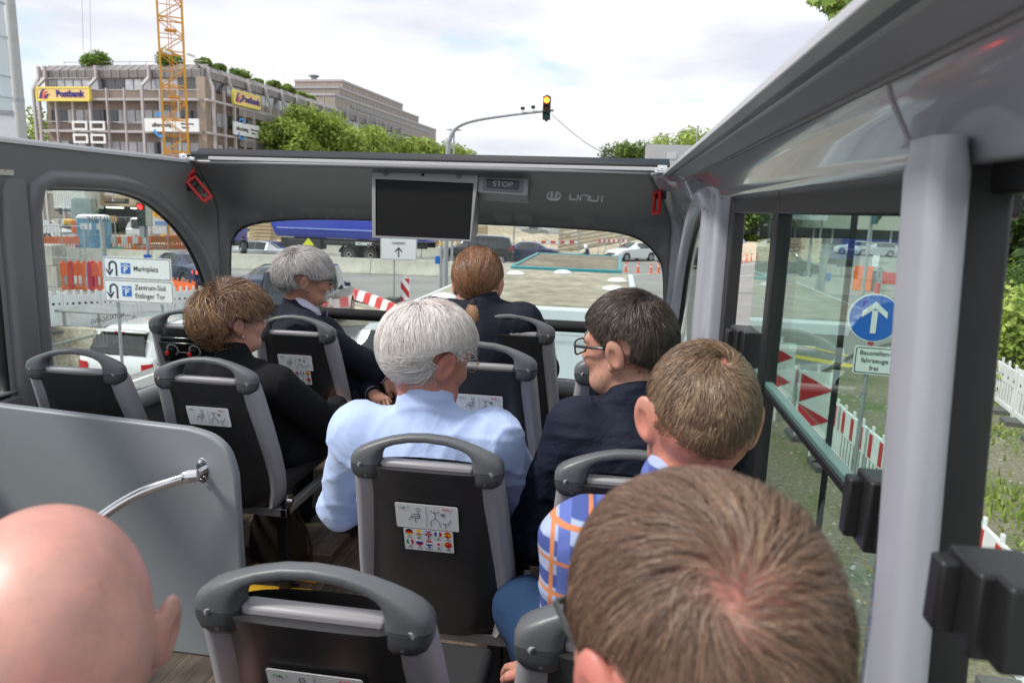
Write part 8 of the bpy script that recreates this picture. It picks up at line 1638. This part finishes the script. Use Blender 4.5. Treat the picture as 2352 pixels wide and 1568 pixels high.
b = MB(); s_ = .44; O_ = Vector((cx_, -.02, cz.z)); b.prism([(-.034, -.20), (.034, -.20), (.034, .10), (-.034, .10)], O_, (1, 0, 0), (0, 0, 1), .003); b.prism([(-.15, .0), (-.15, .08), (0, .215), (.15, .08), (.15, .0), (0, .125)], O_, (1, 0, 0), (0, 0, 1), .004); b.build('arrow', M_whitesign, dsc)
pc_ = at(2008, 828, Y=Yr); c = Vector((pc_.x - base_.x, -.01, pc_.z)); pn = sign_panel(ar, .50, .37, c)
for i, s_ in enumerate(('Baustellen-', 'fahrzeuge', 'frei')): text_mesh('lettering', s_, .085, M_blackprint, pn, frame(c + Vector((0, -.008, .10 - .10 * i)), (1, 0, 0), (0, 0, 1)), .001, bold=0)
# striped barrier fence beside the bus
def bar_fence(a, c, lab):
    a = Vector((a.x, a.y, 0)); c = Vector((c.x, c.y, 0)); L_ = (c - a).length; t = thing('striped_fence', lab, 'barrier', (a + c) / 2, math.atan2(c.y - a.y, c.x - a.x), 'red and white site fence panels beside the bus'); h = 1.0; w = L_ * .98; b = MB(); b.bx(-w / 2, w / 2, -.02, .02, .60, .98); b.bx(-w / 2, w / 2, -.018, .018, .06, .14); b.bx(-w / 2, -w / 2 + .06, -.02, .02, 0, 1.0); b.bx(w / 2 - .06, w / 2, -.02, .02, 0, 1.0)
    for k in range(14): x = -w / 2 + .1 + (w - .2) * k / 13; b.bx(x - .02, x + .02, -.012, .012, .14, .60)
    for k in range(5): x = -w / 2 + w * (k + .5) / 5; b.bx(x - .025, x + .025, -.015, .015, .98, 1.06)
    b.build('panel', M_wf, t, bevel=.005); n = int(L_ / .32)
    for s_ in (-1, 1):
        for k in range(n): q2 = MB(); x = -w / 2 + w * (k + .5) / n; q2.bx(x - .06, x + .06, s_ * .021 - .003, s_ * .021 + .003, .63, .95); q2.build('red_stripe', M_redprint, t)
    for x in (-w * .45, w * .45): q2 = MB(); q2.bx(x - .15, x + .15, -.35, .35, 0, .1); q2.build('foot', bpy.data.materials['recycled_rubber'], t, bevel=.01)
A_ = [at(*q, Z=.8) for q in ((1800, 835), (1870, 905), (1930, 960), (2040, 1055), (2200, 1190), (2420, 1420))]
A_ = [Vector((p.x, p.y, 0)) for p in A_]
for i in range(5): bar_fence(A_[i], A_[i + 1], ['farthest', 'second', 'middle', 'near', 'nearest'][i] + ' red and white striped fence panel along the right side of the bus')
def chevron(p, w, h, z0, lab, rz):
    t = thing('chevron_board', lab, 'warning board', (p.x, p.y, 0), rz, 'red chevron boards'); b = MB(); b.prism(rrect(w, h, .03, 3), (0, -.03, z0 + h / 2), (1, 0, 0), (0, 0, 1), .03, 0)
    for k in range(2): zc = z0 + h * (.28 + .46 * k); b.prism([(-w * .42, zc + h * .21), (w * .1, zc + h * .0), (-w * .42, zc - h * .21)][::-1] if False else [(-w * .45, zc - h * .22), (w * .42, zc), (-w * .45, zc + h * .22)], (0, -.035, 0), (1, 0, 0), (0, 0, 1), .004, 1)
    b.build('board', [M_whitesign, M_redprint], t); b = MB(); b.cyl((0, .02, 0), (0, .02, z0 + h + .1), .025, 8); b.build('post', M_white, t)
q = at(1872, 935, Y=11.6); chevron(Vector((q.x, 11.6, 0)), .55, 1.05, .35, 'red and white chevron board seen through the tinted glass', R(-14)); q = at(1785, 900, Y=13.6); chevron(Vector((q.x, 13.6, 0)), .5, 1.0, .5, 'farther chevron board just right of the black window post', R(-14))
# pedestrian and cycle signs
Yp = 36.; p = at(1664, 545, Y=Yp); pd = thing('pedestrian_sign', 'round blue pedestrian sign above a small white bicycle plate on a pole', 'sign', (p.x, Yp, 0)); b = MB(); b.cyl((0, .05, 0), (0, .05, at(1660, 470, Y=Yp).z + .4), .05, 10); b.build('post', M_galv, pd); b = MB(); b.prism(circ(.42, 36), (0, 0, p.z), (1, 0, 0), (0, 0, 1), .02, 0); b.prism(circ(.40, 36), (0, -.004, p.z), (1, 0, 0), (0, 0, 1), .004, 1); dd_ = b.build('disc', [M_whitesign, M_blue], pd)
b = MB(); O_ = (0, -.012, p.z)
for cx_, sc_ in ((-.10, 1.), (.15, .62)):
    zb_0 = -.26; b.prism(circ(.05 * sc_ + .01, 12, cx_, zb_0 + .50 * sc_), O_, (1, 0, 0), (0, 0, 1), .003); b.prism([(cx_ - .11 * sc_, zb_0 + .16 * sc_), (cx_ + .11 * sc_, zb_0 + .16 * sc_), (cx_ + .04 * sc_, zb_0 + .44 * sc_), (cx_ - .04 * sc_, zb_0 + .44 * sc_)], O_, (1, 0, 0), (0, 0, 1), .003); line2(b, (cx_ - .04 * sc_, zb_0 + .16 * sc_), (cx_ - .06 * sc_, zb_0), .04 * sc_, O_, (1, 0, 0), (0, 0, 1), .003); line2(b, (cx_ + .04 * sc_, zb_0 + .16 * sc_), (cx_ + .06 * sc_, zb_0), .04 * sc_, O_, (1, 0, 0), (0, 0, 1), .003); line2(b, (cx_ + .03, zb_0 + .4 * sc_), (cx_ + .12, zb_0 + .2 * sc_), .03 * sc_, O_, (1, 0, 0), (0, 0, 1), .003)
b.build('pictogram', M_whitesign, dd_); p2 = at(1668, 577, Y=Yp); c = Vector((0, 0, p2.z)); pn = sign_panel(pd, .78, .55, c, name='bicycle_plate'); b = MB(); O_ = c + Vector((0, -.008, .06))
for cx_ in (-.15, .15):
    for i in range(12): a0, a1 = i * .5236, (i + 1) * .5236; line2(b, (cx_ + .09 * math.cos(a0), .09 * math.sin(a0)), (cx_ + .09 * math.cos(a1), .09 * math.sin(a1)), .016, O_, (1, 0, 0), (0, 0, 1), .002)
for a_, c_ in (((-.15, 0), (-.06, .13)), ((-.06, .13), (.09, .13)), ((.09, .13), (.15, 0)), ((-.06, .13), (0, -.01)), ((0, -.01), (-.15, 0)), ((0, -.01), (.10, .12))): line2(b, a_, c_, .018, O_, (1, 0, 0), (0, 0, 1), .002)
b.build('pictogram', M_blackprint, pn); text_mesh('lettering', 'frei', .13, M_blackprint, pn, frame(c + Vector((0, -.008, -.18)), (1, 0, 0), (0, 0, 1)), .001); pl_ = at(1660, 493, Y=Yp); sign_panel(pd, .95, .22, (.1, 0, pl_.z), name='street_name_plate')
# distant right buildings
a, c = at(1760, 470, Y=105.), at(2140, 470, Y=105.); RB = thing('concrete_building', 'long pale concrete building with dark window bands seen through the right window', 'building', ((a.x + c.x) / 2, 105, 0), R(-12)); w_ = (c.x - a.x) / 2 + 3; zs_ = at(1950, 562, Y=105.).z; b = MB(); b.bx(-w_, w_, .8, 20, 0, 14)
for z0_, z1_ in ((2.4, 4.6), (6.4, 9.2), (11.4, 14.4)): b.bx(-w_, w_, 0, .8, z0_, z1_)
b.build('wall', mat('pale_facade_concrete', (.50, .49, .42), .8, var=.08, vscale=.4), RB)
for z0_, z1_ in ((4.6, 6.4), (9.2, 11.4), (.3, 2.4)): b = MB(); b.bx(-w_, w_, .70, .79, z0_, z1_); b.build('window_band', M_wind, RB); b = MB(); [b.bx(-w_ + i * 2.4, -w_ + i * 2.4 + .25, .55, .7, z0_, z1_) for i in range(int(w_ * 2 / 2.4))]; o = b.build('mullions', M_frame_b, RB)
p = at(1830, 485, Y=95.); bb = thing('billboard', 'white billboard with price digits seen through the tinted pane', 'billboard', (p.x, 95, 0), R(-10)); b = MB(); b.bx(-3.6, 3.6, 0, .3, p.z - 1.0, p.z + 1.0); b.build('panel', M_whitesign, bb); text_mesh('lettering', '1077,99', 1.3, M_blackprint, bb, frame((1.4, -.02, p.z), (1, 0, 0), (0, 0, 1)), .01, bold=.01)
for x in (-3, 3): b = MB(); b.cyl((x, .2, 0), (x, .2, p.z - 1), .12, 8); b.build('post', M_galv, bb)
p = at(2000, 450, Y=70.); fl = thing('flag_banner', 'blue banner on a pole before the concrete building', 'banner', (p.x - 6.6, 70, 0)); b = MB(); b.cyl((0, 0, 0), (0, 0, p.z + 1), .06, 8); b.build('pole', M_galv, fl); b = MB(); b.bx(.05, .85, -.01, .01, p.z - .9, p.z + .9); b.build('cloth', M_blue, fl)
p = at(2012, 480, Y=26.); tz = thing('traffic_light', 'teal-grey traffic light seen edge-on through the right window', 'traffic light', (p.x, 26, 0), R(70)); b = MB(); b.cyl((0, .1, 0), (0, .1, p.z + .6), .06, 10); b.build('pole', M_galv, tz); b = MB(); b.bx(-.15, .15, -.1, .1, p.z - .5, p.z + .5); b.build('housing', mat('teal_grey_housing', (.05, .12, .13), .5), tz, bevel=.02)
for i in range(3): lens(tz, (0, -.1, p.z + .32 - i * .32), .11, M_dkgr, ['red_lens', 'amber_lens', 'green_lens'][i])
# low hedge, bushes, white fence at the far right
for i, (px_, py_, rx_, hz_, lab) in enumerate(((2350, 905, 1.6, 2.9, 'dense green bush in the last right window'), (2420, 760, 2.2, 3.2, 'taller bush behind the white fence at the right'), (2330, 640, 2.4, 2.6, 'bush farther back at the right edge'), (1720, 548, 3.5, 1.6, 'low hedge behind the blue car'), (1760, 552, 3.5, 1.4, 'low hedge right of the blue car'))):
    q = P0(px_, py_) if i < 3 else at(px_, py_ + 14, Z=0); bush(lab, (q.x, q.y, 0), rx_, rx_, hz_, 120 + i, n=9000 if i < 3 else 2500, leaf=.07 if i < 3 else .14, pal=PAL_G if i % 2 == 0 else PAL_D, group='bushes on the right')
a, c = P0(2255, 905), P0(2420, 1040); plastic_fence((a.x, a.y, 0), (c.x, c.y, 0), 2, 'white plastic fence panel in the last right window', 'white fence panels at the right edge', M_wf, 1.05)
p = at(2340, 436, Y=22.); gs = thing('green_sign', 'green direction sign with arrow and letters AC in the last right window', 'sign', (p.x + .9, 22, 0), R(-10)); b = MB(); b.bx(-1.2, 1.2, 0, .04, p.z - .22, p.z + .22); b.build('panel', mat('green_sign_film', (.01, .18, .09), .4), gs); text_mesh('lettering', 'AC', .27, M_whitesign, gs, frame((-.45, -.01, p.z), (1, 0, 0), (0, 0, 1)), .003); arrow(gs, Vector((-.95, -.012, p.z)), .3, m=M_whitesign)
b = MB(); b.cyl((.9, .06, 0), (.9, .06, p.z + .3), .05, 8); b.build('post', M_galv, gs)
# weeds and stones on the verge : one stuff object each
rgn = np.random.default_rng(3); n = 34000; X_ = 2.6 + rgn.random(n) * 9; Y_ = 1.5 + rgn.random(n) * 17; dn = np.sin(X_ * 1.3) * np.sin(Y_ * .9 + X_) + rgn.normal(size=n) * .35; k = (dn > -.05) & ((X_ > 3.6 + (Y_ - 12).clip(0) * .9)); X_, Y_ = X_[k], Y_[k]; n = len(X_)
a_ = rgn.random(n) * 6.28; hg = .05 + .16 * rgn.random(n) ** 2; V = np.zeros((n, 3, 3)); V[:, 0] = np.c_[X_ - .02 * np.cos(a_), Y_ - .02 * np.sin(a_), np.full(n, .006)]; V[:, 1] = np.c_[X_ + .02 * np.cos(a_), Y_ + .02 * np.sin(a_), np.full(n, .006)]; V[:, 2] = np.c_[X_ + rgn.normal(size=n) * .05, Y_ + rgn.normal(size=n) * .05, hg]
me = bpy.data.meshes.new('grass'); me.from_pydata([tuple(v) for v in V.reshape(-1, 3)], [], [(3 * i, 3 * i + 1, 3 * i + 2) for i in range(n)]); ca = me.color_attributes.new('col', 'FLOAT_COLOR', 'POINT'); cl_ = np.array(PAL_G)[rgn.integers(0, 4, n)]; ca.data.foreach_set('color', np.c_[np.repeat(cl_, 3, 0), np.ones(3 * n)].astype(np.float32).ravel()); me.materials.append(M_leaf); o = bpy.data.objects.new('grass', me); C.objects.link(o); o['kind'] = 'stuff'; o['label'] = 'patchy weeds growing in the gravel verge beside the bus'; o['category'] = 'grass'
b = MB(); rg = random.Random(3)
for i in range(2600):
    x = 2.2 + rg.random() * 8; y = 1.5 + rg.random() * 15; s_ = .008 + .03 * rg.random() ** 3; b.add([(x + s_ * rg.uniform(.6, 1.3), y, .006), (x, y + s_ * rg.uniform(.6, 1.3), .006), (x - s_, y, .006), (x, y - s_, .006), (x, y, .006 + s_ * .8)], [(0, 1, 4), (1, 2, 4), (2, 3, 4), (3, 0, 4)])
o = b.build('gravel', mat('pale_stones', (.36, .34, .30), .9, var=.3, vscale=9)); o['kind'] = 'stuff'; o['label'] = 'loose pale stones on the verge beside the bus'; o['category'] = 'gravel'
# roadside clutter beyond the verge
for i, (px_, py_, w_, h_, m_, lab, cat) in enumerate(((1978, 655, .9, 1.3, M_orange, 'orange board leaning on a grey box right of the tinted pane', 'board'), (2035, 640, 1.2, .7, M_br, 'red and white barrier block beside the grey pillar', 'barrier'), (2010, 600, .5, .9, M_white, 'white bollard post beyond the arrow sign', 'bollard'))):
    q = P0(px_, py_ + 12); t = thing(['leaning_board', 'barrier_block', 'bollard'][i], lab, cat, (q.x, q.y, 0), R(-20)); b = MB(); b.box((0, 0, h_ / 2), (w_, .12 if i < 2 else .3, h_), (R(-8 if i == 0 else 0), 0, 0)); b.build('panel', m_, t, bevel=.02)
    if i == 0: b = MB(); b.bx(-.3, .9, .25, .9, 0, 1.1); b.build('grey_box', M_galv, t, bevel=.03)
SC.render.engine = 'CYCLES'
SC.cycles.max_bounces = 8; SC.cycles.transparent_max_bounces = 16; SC.cycles.use_denoising = True
